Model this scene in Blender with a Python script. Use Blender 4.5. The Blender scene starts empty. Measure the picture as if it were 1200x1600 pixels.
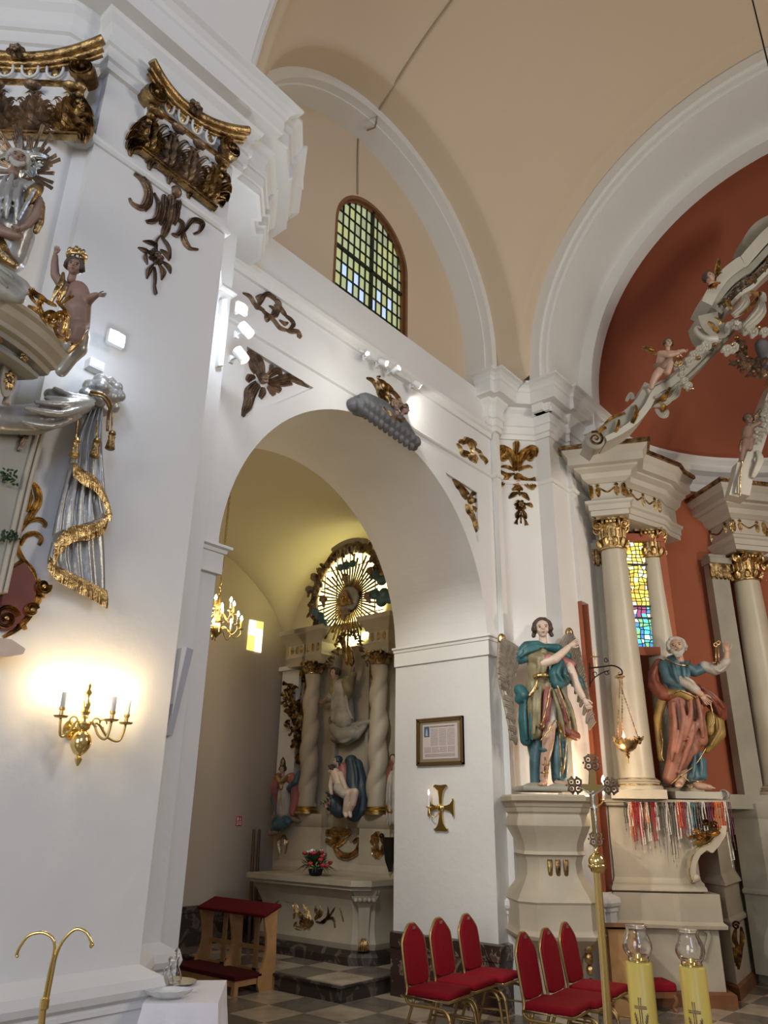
import bpy, bmesh, math, random
from math import pi, sin, cos, sqrt, atan2, radians as R_
from mathutils import Vector, Matrix, noise
random.seed(7)
S = bpy.context.scene
COL = S.collection

# ---------------------------------------------------------------- camera
FPX, PITCH, ROLL, AZ, EYE = 1187.0, R_(21.9), R_(0.92), R_(40.4), 1.65
_fw = Vector((cos(AZ), sin(AZ), 0)); _r0 = Vector((sin(AZ), -cos(AZ), 0)); _up = Vector((0, 0, 1))
FWD = _fw*cos(PITCH) + _up*sin(PITCH)
_u0 = -_fw*sin(PITCH) + _up*cos(PITCH)
RGT = _r0*cos(ROLL) + _u0*sin(ROLL)
UPV = -_r0*sin(ROLL) + _u0*cos(ROLL)
EYEP = Vector((0, 0, EYE))
cam_d = bpy.data.cameras.new('camera'); cam = bpy.data.objects.new('camera', cam_d); COL.objects.link(cam)
cam_d.sensor_fit = 'VERTICAL'; cam_d.sensor_height = 24.0; cam_d.lens = FPX/1600*24.0
cam_d.clip_start = 0.05; cam_d.clip_end = 200
m = Matrix((RGT, UPV, -FWD)).transposed().to_4x4(); m.translation = EYEP
cam.matrix_world = m
S.camera = cam
S.view_settings.view_transform = 'Standard'; S.view_settings.look = 'None'
S.view_settings.gamma = 1.0; S.view_settings.exposure = 0.0
try: S.view_settings.use_curve_mapping = False
except Exception: pass

# ---------------------------------------------------------------- world and lamps
wd = bpy.data.worlds.new('world'); S.world = wd; wd.use_nodes = True
wd.node_tree.nodes['Background'].inputs[0].default_value = (1.0, 0.94, 0.86, 1)
wd.node_tree.nodes['Background'].inputs[1].default_value = 0.10

def lamp(name, kind, loc, target, power, color, size=0.1, size_y=None, spot=None, blend=0.3):
    d = bpy.data.lights.new(name, kind); d.energy = power; d.color = color
    if kind == 'AREA':
        d.size = size
        if size_y: d.shape = 'RECTANGLE'; d.size_y = size_y
    else:
        d.shadow_soft_size = size
    if kind == 'SPOT': d.spot_size = R_(spot); d.spot_blend = blend
    o = bpy.data.objects.new(name, d); COL.objects.link(o); o.location = loc
    if target is not None:
        o.rotation_euler = (Vector(target)-Vector(loc)).to_track_quat('-Z', 'Y').to_euler()
    return o
# unseen area lamps added as fill behind and beside the camera
lamp('nave_fill_light', 'AREA', (-3.5, -5.5, 6.2), (5.0, 3.5, 3.4), 115, (0.42, 0.60, 1.0), 3.0, 4.0)
lamp('chancel_south_fill_light', 'AREA', (6.2, -2.9, 5.2), (5.6, 4.3, 3.6), 95, (1.0, 0.95, 0.86), 1.6, 3.0)
lamp('nave_west_fill_light', 'AREA', (-6.5, 0.2, 3.6), (6.5, 2.6, 4.4), 120, (1.0, 0.97, 0.92), 3.4, 4.2)
lamp('altar_spot_light', 'SPOT', (6.9, -0.6, 2.6), (8.9, 3.1, 3.6), 110, (1.0, 0.82, 0.62), 0.10, spot=75, blend=0.6)
S.view_settings.exposure = 1.2

# ---------------------------------------------------------------- pixels of the photograph to places
def ray(x, y): return RGT*(x-600) + UPV*(800-y) + FWD*FPX
def at(x, y, D=None, X=None, Y=None, Z=None, N=None):
    """the point seen at photo pixel x, y on a plane of the room (or at depth D along the view)"""
    d = ray(x, y)
    if D is not None: t = D/FPX
    elif X is not None: t = X/d.x
    elif Y is not None: t = Y/d.y
    elif Z is not None: t = (Z-EYE)/d.z
    else:
        n, c = Vector(N[0]), N[1]; t = (c-n.dot(EYEP))/n.dot(d)
    return EYEP + d*t

# ---------------------------------------------------------------- tags
def tag(o, label=None, cat=None, group=None, kind=None):
    if label: o['label'] = label
    if cat: o['category'] = cat
    if group: o['group'] = group
    if kind: o['kind'] = kind
    return o
def thing(name, label, cat, loc=(0, 0, 0), rot=(0, 0, 0), group=None):
    o = bpy.data.objects.new(name, None); COL.objects.link(o)
    o.empty_display_size = 0.05
    o.location = loc; o.rotation_euler = rot
    return tag(o, label, cat, group)
def frame_thing(name, label, cat, origin, xa, ya, group=None):
    """an Empty whose local x, y, z axes are xa, ya and their cross product"""
    xa = Vector(xa).normalized(); ya = Vector(ya); ya = (ya - xa*ya.dot(xa)).normalized(); za = xa.cross(ya)
    o = bpy.data.objects.new(name, None); COL.objects.link(o); o.empty_display_size = 0.05
    m = Matrix((xa, ya, za)).transposed().to_4x4(); m.translation = Vector(origin)
    o.matrix_world = m
    return tag(o, label, cat, group)

# ---------------------------------------------------------------- mesh tools
def obj(name, bm, mat, parent=None, smooth=False, auto=None):
    bmesh.ops.recalc_face_normals(bm, faces=bm.faces)
    me = bpy.data.meshes.new(name); bm.to_mesh(me); bm.free()
    if smooth:
        for p in me.polygons: p.use_smooth = True
        if auto:
            try: me.set_sharp_from_angle(angle=R_(auto))
            except Exception: pass
    o = bpy.data.objects.new(name, me); COL.objects.link(o)
    if mat:
        for mm in (mat if isinstance(mat, (list, tuple)) else [mat]): me.materials.append(mm)
    if parent is not None: o.parent = parent
    return o
def struct(name, bm, mat, **k):
    o = obj(name, bm, mat, **k); o['kind'] = 'structure'; return o
def solo(name, bm, mat, label, cat, group=None, **k):
    return tag(obj(name, bm, mat, **k), label, cat, group)
def NB(): return bmesh.new()
def mi(bm, start, idx):
    bm.faces.ensure_lookup_table()
    for f in bm.faces[start:]: f.material_index = idx
def box(bm, c, s, M=None, taper=1.0):
    x, y, z = s[0]/2, s[1]/2, s[2]/2; vs = []
    for dz in (-1, 1):
        t = taper if dz > 0 else 1
        for dx, dy in ((-1, -1), (1, -1), (1, 1), (-1, 1)):
            v = Vector((c[0]+dx*x*t, c[1]+dy*y*t, c[2]+dz*z)); vs.append(bm.verts.new(M @ v if M else v))
    for f in ((0, 3, 2, 1), (4, 5, 6, 7), (0, 1, 5, 4), (1, 2, 6, 5), (2, 3, 7, 6), (3, 0, 4, 7)):
        bm.faces.new([vs[i] for i in f])
    return vs
def prism(bm, poly, a, b, axis='Z', M=None):
    """extrude a 2d polygon between a and b; axis Z: (x,y), axis Y: (x,z), axis X: (y,z)"""
    def q(p, t):
        v = Vector((p[0], p[1], t)) if axis == 'Z' else Vector((p[0], t, p[1])) if axis == 'Y' else Vector((t, p[0], p[1]))
        return M @ v if M else v
    A = [bm.verts.new(q(p, a)) for p in poly]; B = [bm.verts.new(q(p, b)) for p in poly]
    n = len(poly)
    bm.faces.new(A); bm.faces.new(B[::-1])
    for i in range(n): bm.faces.new((A[i], B[i], B[(i+1) % n], A[(i+1) % n]))
def lathe(bm, prof, seg=24, c=(0, 0, 0), M=None, sx=1, sy=1, caps=True):
    rings = []
    for r, z in prof:
        rr = []
        for i in range(seg):
            t = 2*pi*i/seg
            v = Vector((c[0]+r*cos(t)*sx, c[1]+r*sin(t)*sy, c[2]+z)); rr.append(bm.verts.new(M @ v if M else v))
        rings.append(rr)
    for a, b in zip(rings, rings[1:]):
        for i in range(seg): bm.faces.new((a[i], a[(i+1) % seg], b[(i+1) % seg], b[i]))
    if caps:
        bm.faces.new(rings[0][::-1]); bm.faces.new(rings[-1])
def spline(pts, n=6, closed=False):
    """Catmull-Rom through pts (tuples of any length)"""
    P = [tuple(p) for p in pts]; out = []
    N = len(P); rng = range(N if closed else N-1)
    for i in rng:
        p0 = P[(i-1) % N] if (closed or i > 0) else P[0]; p1 = P[i]; p2 = P[(i+1) % N]
        p3 = P[(i+2) % N] if (closed or i+2 < N) else P[-1]
        for k in range(n):
            t = k/n
            out.append(tuple(0.5*((2*b)+(-a+c)*t+(2*a-5*b+4*c-d)*t*t+(-a+3*b-3*c+d)*t**3) for a, b, c, d in zip(p0, p1, p2, p3)))
    if not closed: out.append(P[-1])
    return out
def tube(bm, pts, r, seg=8, M=None, closed=False, flat=1.0, cap=True):
    """tube through 3d pts; r number or list; flat squashes it"""
    P = [Vector(p[:3]) for p in pts]; n = len(P)
    rs = r if isinstance(r, (list, tuple)) else [r]*n
    rings = []; prev = None
    for i in range(n):
        if closed: d = P[(i+1) % n]-P[(i-1) % n]
        else: d = P[min(i+1, n-1)]-P[max(i-1, 0)]
        if d.length < 1e-9: d = Vector((0, 0, 1))
        d.normalize()
        if prev is None:
            u = d.cross(Vector((0, 0, 1)));
            if u.length < 1e-3: u = d.cross(Vector((1, 0, 0)))
        else: u = prev - d*prev.dot(d)
        if u.length < 1e-6: u = d.orthogonal()
        u.normalize(); prev = u; v = d.cross(u)
        rr = []
        for k in range(seg):
            t = 2*pi*k/seg
            w = P[i]+u*(rs[i]*cos(t))+v*(rs[i]*flat*sin(t)); rr.append(bm.verts.new(M @ w if M else w))
        rings.append(rr)
    m = n if closed else n-1
    for i in range(m):
        a, b = rings[i], rings[(i+1) % n]
        for k in range(seg): bm.faces.new((a[k], a[(k+1) % seg], b[(k+1) % seg], b[k]))
    if cap and not closed:
        bm.faces.new(rings[0][::-1]); bm.faces.new(rings[-1])
def ball(bm, c, r, sx=1, sy=1, sz=1, seg=12, rings=8, M=None):
    prof = [(max(1e-4, r*sin(pi*i/rings)), -r*cos(pi*i/rings)) for i in range(rings+1)]
    T = Matrix.Translation(Vector(c)) @ Matrix.Diagonal((sx, sy, sz, 1))
    lathe(bm, prof, seg, (0, 0, 0), (M @ T) if M else T)
def sweep(bm, path, prof, closed=False, M=None, cap=True):
    """mitred moulding: prof (out, z) swept along a plan path; the room side is to the RIGHT of travel"""
    n = len(path); rows = []
    for i in range(n):
        p = Vector(path[i][:2])
        d0 = (p-Vector(path[i-1][:2])) if (i > 0 or closed) else None
        d1 = (Vector(path[(i+1) % n][:2])-p) if (i < n-1 or closed) else None
        if d0 is None: d0 = d1
        if d1 is None: d1 = d0
        d0 = d0.normalized(); d1 = d1.normalized()
        n0 = Vector((d0.y, -d0.x)); n1 = Vector((d1.y, -d1.x))
        b = n0+n1
        if b.length < 1e-4: b = n0
        b = b.normalized(); k = 1/max(0.35, b.dot(n0))
        row = []
        for o, z in prof:
            w = Vector((p.x+b.x*o*k, p.y+b.y*o*k, z)); row.append(bm.verts.new(M @ w if M else w))
        rows.append(row)
    L = len(prof)
    for i in range(n if closed else n-1):
        a, b = rows[i], rows[(i+1) % n]
        for j in range(L-1): bm.faces.new((a[j], b[j], b[j+1], a[j+1]))
        bm.faces.new((a[L-1], b[L-1], b[0], a[0]))
    if cap and not closed:
        bm.faces.new(rows[0]); bm.faces.new(rows[-1][::-1])
def ringband(bm, c, r0, r1, zs, leg, a, b, axis, seg=64):
    """arch band between radii r0 and r1, centre c (u,z=zs), legs down to z=leg, thickness a..b"""
    poly = [(c-r1, leg)] + [(c-r1*cos(pi*i/seg), zs+r1*sin(pi*i/seg)) for i in range(seg+1)] + [(c+r1, leg), (c+r0, leg)]
    poly += [(c+r0*cos(pi*i/seg), zs+r0*sin(pi*i/seg)) for i in range(seg+1)] + [(c-r0, leg)]
    h = len(poly)//2
    def q(p, t): return bm.verts.new(Vector((p[0], t, p[1])) if axis == 'Y' else Vector((t, p[0], p[1])))
    A = [q(p, a) for p in poly]; B = [q(p, b) for p in poly]; n = len(poly)
    for i in range(h-1):
        j = n-1-i
        bm.faces.new((A[i], A[i+1], A[j-1], A[j])); bm.faces.new((B[i], B[j], B[j-1], B[i+1]))
    for i in range(n): bm.faces.new((A[i], B[i], B[(i+1) % n], A[(i+1) % n]))
def evaluated(o):
    dg = bpy.context.evaluated_depsgraph_get(); dg.update()
    return bpy.data.meshes.new_from_object(o.evaluated_get(dg), depsgraph=dg)
def bake(o):
    me = evaluated(o); old = o.data; o.modifiers.clear(); o.data = me; me.name = old.name
    bpy.data.meshes.remove(old); return o
def cut(o, bm):
    """subtract the solid bm from object o"""
    c = obj('cutter', bm, None)
    md = o.modifiers.new('b', 'BOOLEAN'); md.object = c; md.operation = 'DIFFERENCE'; md.solver = 'EXACT'
    bake(o)
    bpy.data.objects.remove(c)
def remeshed(name, bm, mat, parent=None, voxel=0.01, smooth=4, colorf=None):
    """melt overlapping closed shapes into one continuous surface"""
    o = obj(name, bm, None, parent)
    md = o.modifiers.new('r', 'REMESH'); md.mode = 'VOXEL'; md.voxel_size = voxel; md.use_smooth_shade = True
    if smooth:
        s = o.modifiers.new('s', 'SMOOTH'); s.factor = 0.5; s.iterations = smooth
    bake(o)
    for p in o.data.polygons: p.use_smooth = True
    if mat:
        for mm in (mat if isinstance(mat, (list, tuple)) else [mat]): o.data.materials.append(mm)
    if colorf:
        for p in o.data.polygons: p.material_index = colorf(p.center)
    return o
def copy_tree(o, parent=None):
    c = o.copy(); COL.objects.link(c); c.parent = parent
    for ch in list(o.children): copy_tree(ch, c)
    return c

# ---------------------------------------------------------------- materials
def mat(name, color, rough=0.6, metal=0.0, bump=0.0, bscale=20, var=0.0, vscale=3, color2=None, spec=0.5, **k):
    m = bpy.data.materials.new(name); m.use_nodes = True; nt = m.node_tree; b = nt.nodes['Principled BSDF']
    b.inputs['Base Color'].default_value = (*color, 1); b.inputs['Roughness'].default_value = rough
    b.inputs['Metallic'].default_value = metal
    b.inputs['Specular IOR Level'].default_value = spec
    for kk, vv in k.items(): b.inputs[kk.replace('_', ' ')].default_value = vv
    tc = nt.nodes.new('ShaderNodeTexCoord')
    if var or color2:
        n = nt.nodes.new('ShaderNodeTexNoise'); n.inputs['Scale'].default_value = vscale; n.inputs['Detail'].default_value = 6
        nt.links.new(tc.outputs['Object'], n.inputs['Vector'])
        r = nt.nodes.new('ShaderNodeValToRGB'); r.color_ramp.elements[0].position = 0.35; r.color_ramp.elements[1].position = 0.65
        c2 = color2 if color2 else tuple(c*(1-var) for c in color)
        r.color_ramp.elements[0].color = (*c2, 1); r.color_ramp.elements[1].color = (*color, 1)
        nt.links.new(n.outputs['Fac'], r.inputs['Fac']); nt.links.new(r.outputs['Color'], b.inputs['Base Color'])
    if bump:
        n = nt.nodes.new('ShaderNodeTexNoise'); n.inputs['Scale'].default_value = bscale; n.inputs['Detail'].default_value = 5
        nt.links.new(tc.outputs['Object'], n.inputs['Vector'])
        bp = nt.nodes.new('ShaderNodeBump'); bp.inputs['Strength'].default_value = bump; bp.inputs['Distance'].default_value = 0.02
        nt.links.new(n.outputs['Fac'], bp.inputs['Height']); nt.links.new(bp.outputs['Normal'], b.inputs['Normal'])
    return m
def emit(name, color, s):
    m = bpy.data.materials.new(name); m.use_nodes = True; b = m.node_tree.nodes['Principled BSDF']
    b.inputs['Base Color'].default_value = (*color, 1)
    b.inputs['Emission Color'].default_value = (*color, 1); b.inputs['Emission Strength'].default_value = s
    return m
M = {}
M['plaster'] = mat('white plaster', (0.70, 0.69, 0.67), 0.75, bump=0.25, bscale=9, var=0.05, vscale=1.2)
M['plaster_trim'] = mat('white painted stucco', (0.72, 0.71, 0.68), 0.7, bump=0.08, bscale=20)
M['tan'] = mat('tan plaster', (0.62, 0.50, 0.36), 0.85, bump=0.05, bscale=6)
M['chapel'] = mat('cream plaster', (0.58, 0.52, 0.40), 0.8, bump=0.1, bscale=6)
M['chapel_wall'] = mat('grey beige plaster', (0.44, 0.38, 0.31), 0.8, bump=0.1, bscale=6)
M['red'] = mat('terracotta plaster', (0.33, 0.095, 0.045), 0.85, bump=0.1, bscale=6, var=0.12, vscale=1.0)
M['stone'] = mat('beige painted altar', (0.46, 0.40, 0.30), 0.5, bump=0.12, bscale=12, var=0.18, vscale=2.5)
M['stone_grey'] = mat('grey painted altar', (0.36, 0.34, 0.28), 0.5, bump=0.1, bscale=12, var=0.2, vscale=2.5)
M['gold'] = mat('gilding', (0.74, 0.53, 0.25), 0.30, 1.0, bump=0.5, bscale=30, color2=(0.24, 0.15, 0.06), vscale=16)
M['gold_old'] = mat('old gilding', (0.50, 0.34, 0.15), 0.35, 1.0, bump=0.6, bscale=30, color2=(0.11, 0.065, 0.03), vscale=11)
M['gold_brown'] = mat('tarnished carving', (0.34, 0.23, 0.14), 0.42, 0.75, bump=0.6, bscale=28, color2=(0.12, 0.085, 0.06), vscale=10)
M['brass'] = mat('polished brass', (0.82, 0.62, 0.25), 0.15, 1.0)
M['brass_dull'] = mat('satin brass', (0.50, 0.36, 0.14), 0.3, 1.0)
M['chairgold'] = mat('gold painted tube', (0.42, 0.29, 0.12), 0.35, 0.8)
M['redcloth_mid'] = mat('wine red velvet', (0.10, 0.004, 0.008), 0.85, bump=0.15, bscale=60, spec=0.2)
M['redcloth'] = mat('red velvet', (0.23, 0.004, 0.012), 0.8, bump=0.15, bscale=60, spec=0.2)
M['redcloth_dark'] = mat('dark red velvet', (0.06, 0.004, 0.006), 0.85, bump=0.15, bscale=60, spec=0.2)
M['wood'] = mat('light oak', (0.48, 0.26, 0.10), 0.45, var=0.25, vscale=6)
M['wood_dark'] = mat('brown oak', (0.22, 0.09, 0.035), 0.4, var=0.3, vscale=6)
M['wood_pole'] = mat('walnut', (0.10, 0.055, 0.03), 0.45)
M['black'] = mat('black iron', (0.02, 0.018, 0.016), 0.45, 0.6)
M['lead'] = mat('window lead', (0.015, 0.015, 0.012), 0.5, 0.3)
M['white_plastic'] = mat('white plastic', (0.75, 0.75, 0.74), 0.35)
M['cloth'] = mat('white linen', (0.72, 0.70, 0.74), 0.85, bump=0.1, bscale=50)
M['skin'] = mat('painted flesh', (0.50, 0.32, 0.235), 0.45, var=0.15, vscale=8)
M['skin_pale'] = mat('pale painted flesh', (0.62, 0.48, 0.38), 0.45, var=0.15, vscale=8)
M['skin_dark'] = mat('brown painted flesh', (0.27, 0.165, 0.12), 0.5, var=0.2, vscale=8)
M['hair'] = mat('dark brown hair', (0.06, 0.038, 0.025), 0.5, bump=0.8, bscale=40)
M['hair_white'] = mat('grey white hair', (0.42, 0.39, 0.34), 0.55, bump=0.8, bscale=40)
M['teal'] = mat('teal painted drapery', (0.035, 0.14, 0.155), 0.45, var=0.5, vscale=7)
M['blue'] = mat('blue painted drapery', (0.07, 0.155, 0.19), 0.45, var=0.5, vscale=7)
M['darkblue'] = mat('dark blue painted drapery', (0.03, 0.05, 0.07), 0.5, var=0.3, vscale=7)
M['olive'] = mat('olive painted tunic', (0.29, 0.245, 0.13), 0.45, var=0.45, vscale=7)
M['rose'] = mat('rose painted drapery', (0.38, 0.13, 0.12), 0.45, var=0.4, vscale=7)
M['redrobe'] = mat('terracotta painted cloak', (0.25, 0.07, 0.04), 0.45, var=0.5, vscale=7)
M['mustard'] = mat('mustard painted lining', (0.33, 0.21, 0.05), 0.45, var=0.45, vscale=7)
M['whiterobe'] = mat('white painted cloth', (0.46, 0.42, 0.36), 0.5, var=0.35, vscale=7)
M['silver'] = mat('silver gilding', (0.55, 0.54, 0.50), 0.35, 1.0, bump=0.4, bscale=25)
M['feather'] = mat('grey brown feathers', (0.34, 0.29, 0.23), 0.55, bump=0.8, bscale=25, var=0.3, vscale=6)
M['greycloud'] = mat('dark grey cloud', (0.13, 0.13, 0.14), 0.55, bump=0.4, bscale=12, var=0.4, vscale=5)
M['drape'] = mat('silver grey drapery', (0.40, 0.385, 0.36), 0.32, 0.35, bump=0.3, bscale=12, var=0.25, vscale=4)
M['eye'] = mat('painted eye', (0.02, 0.015, 0.012), 0.3)
M['lip'] = mat('painted lips', (0.35, 0.09, 0.07), 0.4)
M['wax'] = mat('yellow wax', (0.62, 0.47, 0.10), 0.35, Subsurface_Weight=0.15)
M['grey_panel'] = mat('grey panel', (0.40, 0.41, 0.45), 0.6)
M['foliage'] = mat('green leaves', (0.02, 0.06, 0.02), 0.5)
M['flower_red'] = mat('red petals', (0.42, 0.03, 0.04), 0.6)
M['flower_white'] = mat('white petals', (0.8, 0.78, 0.74), 0.6)
M['flower_pink'] = mat('pink petals', (0.62, 0.25, 0.28), 0.6)
M['bulb'] = emit('warm bulb', (1.0, 0.72, 0.36), 60)
M['led'] = emit('cold white lamp', (0.85, 0.92, 1.0), 90)
M['led_warm'] = emit('spot lamp lens', (1.0, 0.92, 0.78), 25)
M['flame'] = emit('red lamp flame', (1.0, 0.12, 0.08), 8)
def glassmat(name, color=(1, 1, 1), rough=0.0):
    m = bpy.data.materials.new(name); m.use_nodes = True; b = m.node_tree.nodes['Principled BSDF']
    b.inputs['Base Color'].default_value = (*color, 1); b.inputs['Roughness'].default_value = rough
    b.inputs['Transmission Weight'].default_value = 1.0; b.inputs['IOR'].default_value = 1.45
    return m
M['glass'] = glassmat('clear glass')
M['glass_frost'] = glassmat('pressed glass', (0.93, 0.95, 0.96), 0.25); M['glass_frost'].node_tree.nodes['Principled BSDF'].inputs['Transmission Weight'].default_value = 0.55
def marble(name, c1, c2, c3, scale):
    m = bpy.data.materials.new(name); m.use_nodes = True; nt = m.node_tree; b = nt.nodes['Principled BSDF']
    b.inputs['Roughness'].default_value = 0.25
    tc = nt.nodes.new('ShaderNodeTexCoord'); n = nt.nodes.new('ShaderNodeTexNoise'); n.inputs['Scale'].default_value = scale
    n.inputs['Detail'].default_value = 9; n.inputs['Distortion'].default_value = 1.6
    nt.links.new(tc.outputs['Object'], n.inputs['Vector'])
    r = nt.nodes.new('ShaderNodeValToRGB'); e = r.color_ramp.elements
    e[0].position = 0.38; e[0].color = (*c1, 1); e[1].position = 0.62; e[1].color = (*c2, 1)
    x = e.new(0.53); x.color = (*c1, 1); y = e.new(0.565); y.color = (*c3, 1)
    nt.links.new(n.outputs['Fac'], r.inputs['Fac']); nt.links.new(r.outputs['Color'], b.inputs['Base Color'])
    return m
M['marble'] = marble('brown red marble', (0.045, 0.026, 0.022), (0.10, 0.055, 0.045), (0.26, 0.20, 0.16), 5)
M['marble_dark'] = marble('dark marble', (0.03, 0.022, 0.018), (0.07, 0.05, 0.042), (0.12, 0.095, 0.075), 4)
M['marble_dark'].node_tree.nodes['Principled BSDF'].inputs['Roughness'].default_value = 0.5
def tilefloor():
    m = bpy.data.materials.new('marble floor tiles'); m.use_nodes = True; nt = m.node_tree; b = nt.nodes['Principled BSDF']
    b.inputs['Roughness'].default_value = 0.22
    tc = nt.nodes.new('ShaderNodeTexCoord'); mp = nt.nodes.new('ShaderNodeMapping'); mp.inputs['Rotation'].default_value = (0, 0, R_(0))
    ck = nt.nodes.new('ShaderNodeTexChecker'); ck.inputs['Scale'].default_value = 2.1
    ck.inputs['Color1'].default_value = (0.46, 0.385, 0.29, 1); ck.inputs['Color2'].default_value = (0.19, 0.165, 0.135, 1)
    nt.links.new(tc.outputs['Object'], mp.inputs['Vector']); nt.links.new(mp.outputs['Vector'], ck.inputs['Vector'])
    n = nt.nodes.new('ShaderNodeTexNoise'); n.inputs['Scale'].default_value = 4; n.inputs['Detail'].default_value = 8
    nt.links.new(tc.outputs['Object'], n.inputs['Vector'])
    mx = nt.nodes.new('ShaderNodeMix'); mx.data_type = 'RGBA'; mx.blend_type = 'MULTIPLY'; mx.inputs[0].default_value = 0.6
    r = nt.nodes.new('ShaderNodeValToRGB'); r.color_ramp.elements[0].color = (0.45, 0.42, 0.4, 1); r.color_ramp.elements[0].position = 0.3; r.color_ramp.elements[1].position = 0.6
    nt.links.new(n.outputs['Fac'], r.inputs['Fac'])
    nt.links.new(ck.outputs['Color'], mx.inputs[6]); nt.links.new(r.outputs['Color'], mx.inputs[7])
    nt.links.new(mx.outputs[2], b.inputs['Base Color'])
    return m
M['floor'] = tilefloor()
# ================================================================ THE BUILDING
AX, AY = 5.05, 0.85                     # centre of the crossing
JL, JR, ARC_R, ARC_Z = 3.25, 6.87, 1.81, 3.46
YF, YB = 4.36, 5.63                     # front and back of the arcade wall

bm = NB(); box(bm, (3.5, 2.5, -0.1), (30, 24, 0.2)); struct('floor', bm, M['floor'])

# arcade wall with the big arch
bm = NB()
poly = [(2.9, 0), (JL, 0), (JL, ARC_Z)] + [(AX-ARC_R*cos(pi*i/56), ARC_Z+ARC_R*sin(pi*i/56)) for i in range(1, 56)] + [(JR, ARC_Z), (JR, 0), (7.10, 0), (7.10, 6.52), (2.9, 6.52)]
prism(bm, poly, YF, YB, 'Y')
w = struct('wall_north', bm, M['plaster'])
# sunk triangular panels in the spandrels
def spandrel(pix):
    b = NB(); q = [at(x, y, Y=YF) for x, y in pix]
    prism(b, [(p.x, p.z) for p in q], YF-0.05, YF+0.035, 'Y'); return b
SPL = [(386, 541), (490, 606), (376, 654)]; SPR = [(696, 738), (746, 770), (748, 848)]
cut(w, spandrel(SPL)); cut(w, spandrel(SPR))
for p in w.data.polygons: p.use_smooth = False

# imposts of the arch
IMP = [(0, 3.27), (0.03, 3.27), (0.03, 3.42), (0.045, 3.425), (0.05, 3.45), (0.075, 3.46), (0.075, 3.48), (0, 3.48)]
bm = NB(); sweep(bm, [(JR, YB), (JR, YF), (7.08, YF)], [(-a if False else a, z) for a, z in IMP][::1]); struct('trim_1', bm, M['plaster_trim'])
bm = NB(); sweep(bm, [(2.94, YF), (JL, YF), (JL, YB)], IMP); struct('trim_2', bm, M['plaster_trim'])

# moulding under the ledge and the thin string course
bm = NB(); sweep(bm, [(2.94, YF), (7.08, YF)], [(0, 5.92), (0.03, 5.92), (0.03, 5.98), (0.06, 6.0), (0.06, 6.05), (0.03, 6.08), (0, 6.08)]); struct('trim_3', bm, M['plaster_trim'])
bm = NB(); sweep(bm, [(2.94, YF), (7.08, YF)], [(0, 5.40), (0.025, 5.41), (0.035, 5.425), (0.025, 5.44), (0, 5.45)]); struct('trim_4', bm, M['plaster_trim'])

# lunette wall with its window opening
WX, WR, WZ, WB = 5.26, 0.64, 7.78, 6.3
YL = 4.70
def warch(r, x=WX, zs=WZ, zb=WB, n=28):
    return [(x-r, zb), (x+r, zb)] + [(x+r*cos(pi*i/n), zs+r*sin(pi*i/n)) for i in range(n+1)]
bm = NB(); prism(bm, [(2.4, 6.3), (7.7, 6.3), (7.7, 9.9), (2.4, 9.9)], YL, 5.3, 'Y'); w = struct('wall_lunette', bm, M['tan'])
bm = NB(); prism(bm, warch(WR), YL-0.2, 5.5, 'Y'); cut(w, bm)
bm = NB(); box(bm, (AX, 5.2, 6.41), (5.3, 1.5, 0.2)); struct('trim_5', bm, M['plaster_trim'])

# the wall arch (white band) round the lunette
bm = NB(); ringband(bm, AX, 2.05, 2.24, 7.15, 6.6, 4.40, YL+0.01, 'Y'); ringband(bm, AX, 2.07, 2.18, 7.15, 6.75, 4.30, 4.42, 'Y'); struct('trim_6', bm, M['plaster_trim'])
bm = NB()
for s in (-1, 1): box(bm, (AX+s*2.13, 4.5, 6.70), (0.26, 0.5, 0.16))
struct('trim_7', bm, M['plaster_trim'])

# sail vault of the crossing
bm = NB(); NU, NV = 90, 110; g = []
HX, HY = 2.37, 3.50
for i in range(NU+1):
    u = -cos(pi*i/NU); row = []
    for j in range(NV+1):
        v = -cos(pi*j/NV); x = u*HX; y = v*HY
        a = (0.51+sqrt(max(0, 2.18**2-x*x))) if abs(x) < 2.18 else 0.51*max(0, 1-(abs(x)-2.18)/0.19)
        b = (0.20+sqrt(max(0, 3.09**2-y*y))) if abs(y) < 3.09 else 0.20*max(0, 1-(abs(y)-3.09)/0.41)
        row.append(bm.verts.new((AX+x, AY+y, 6.64+sqrt(a*a+b*b))))
    g.append(row)
for i in range(NU):
    for j in range(NV): bm.faces.new((g[i][j], g[i+1][j], g[i+1][j+1], g[i][j+1]))
struct('ceiling', bm, M['tan'], smooth=True)

# arches towards the chancel and the nave
def greatarch(x0, sgn, nm):
    bm = NB()
    X = lambda d: x0+sgn*d
    ringband(bm, AY, 2.88, 3.45, 6.80, 6.3, X(0.10), X(1.0), 'X')
    ringband(bm, AY, 2.96, 3.10, 6.82, 6.3, X(0.0), X(0.12), 'X')
    ringband(bm, AY, 2.90, 3.10, 6.81, 6.3, X(0.05), X(0.14), 'X')
    struct(nm, bm, M['plaster_trim'])
greatarch(7.42, 1, 'trim_8'); greatarch(2.68, -1, 'trim_9')
bm = NB(); ringband(bm, AY, 2.70, 3.3, 6.80, 6.3, 8.34, 8.56, 'X'); struct('trim_10', bm, M['plaster_trim'])

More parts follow.
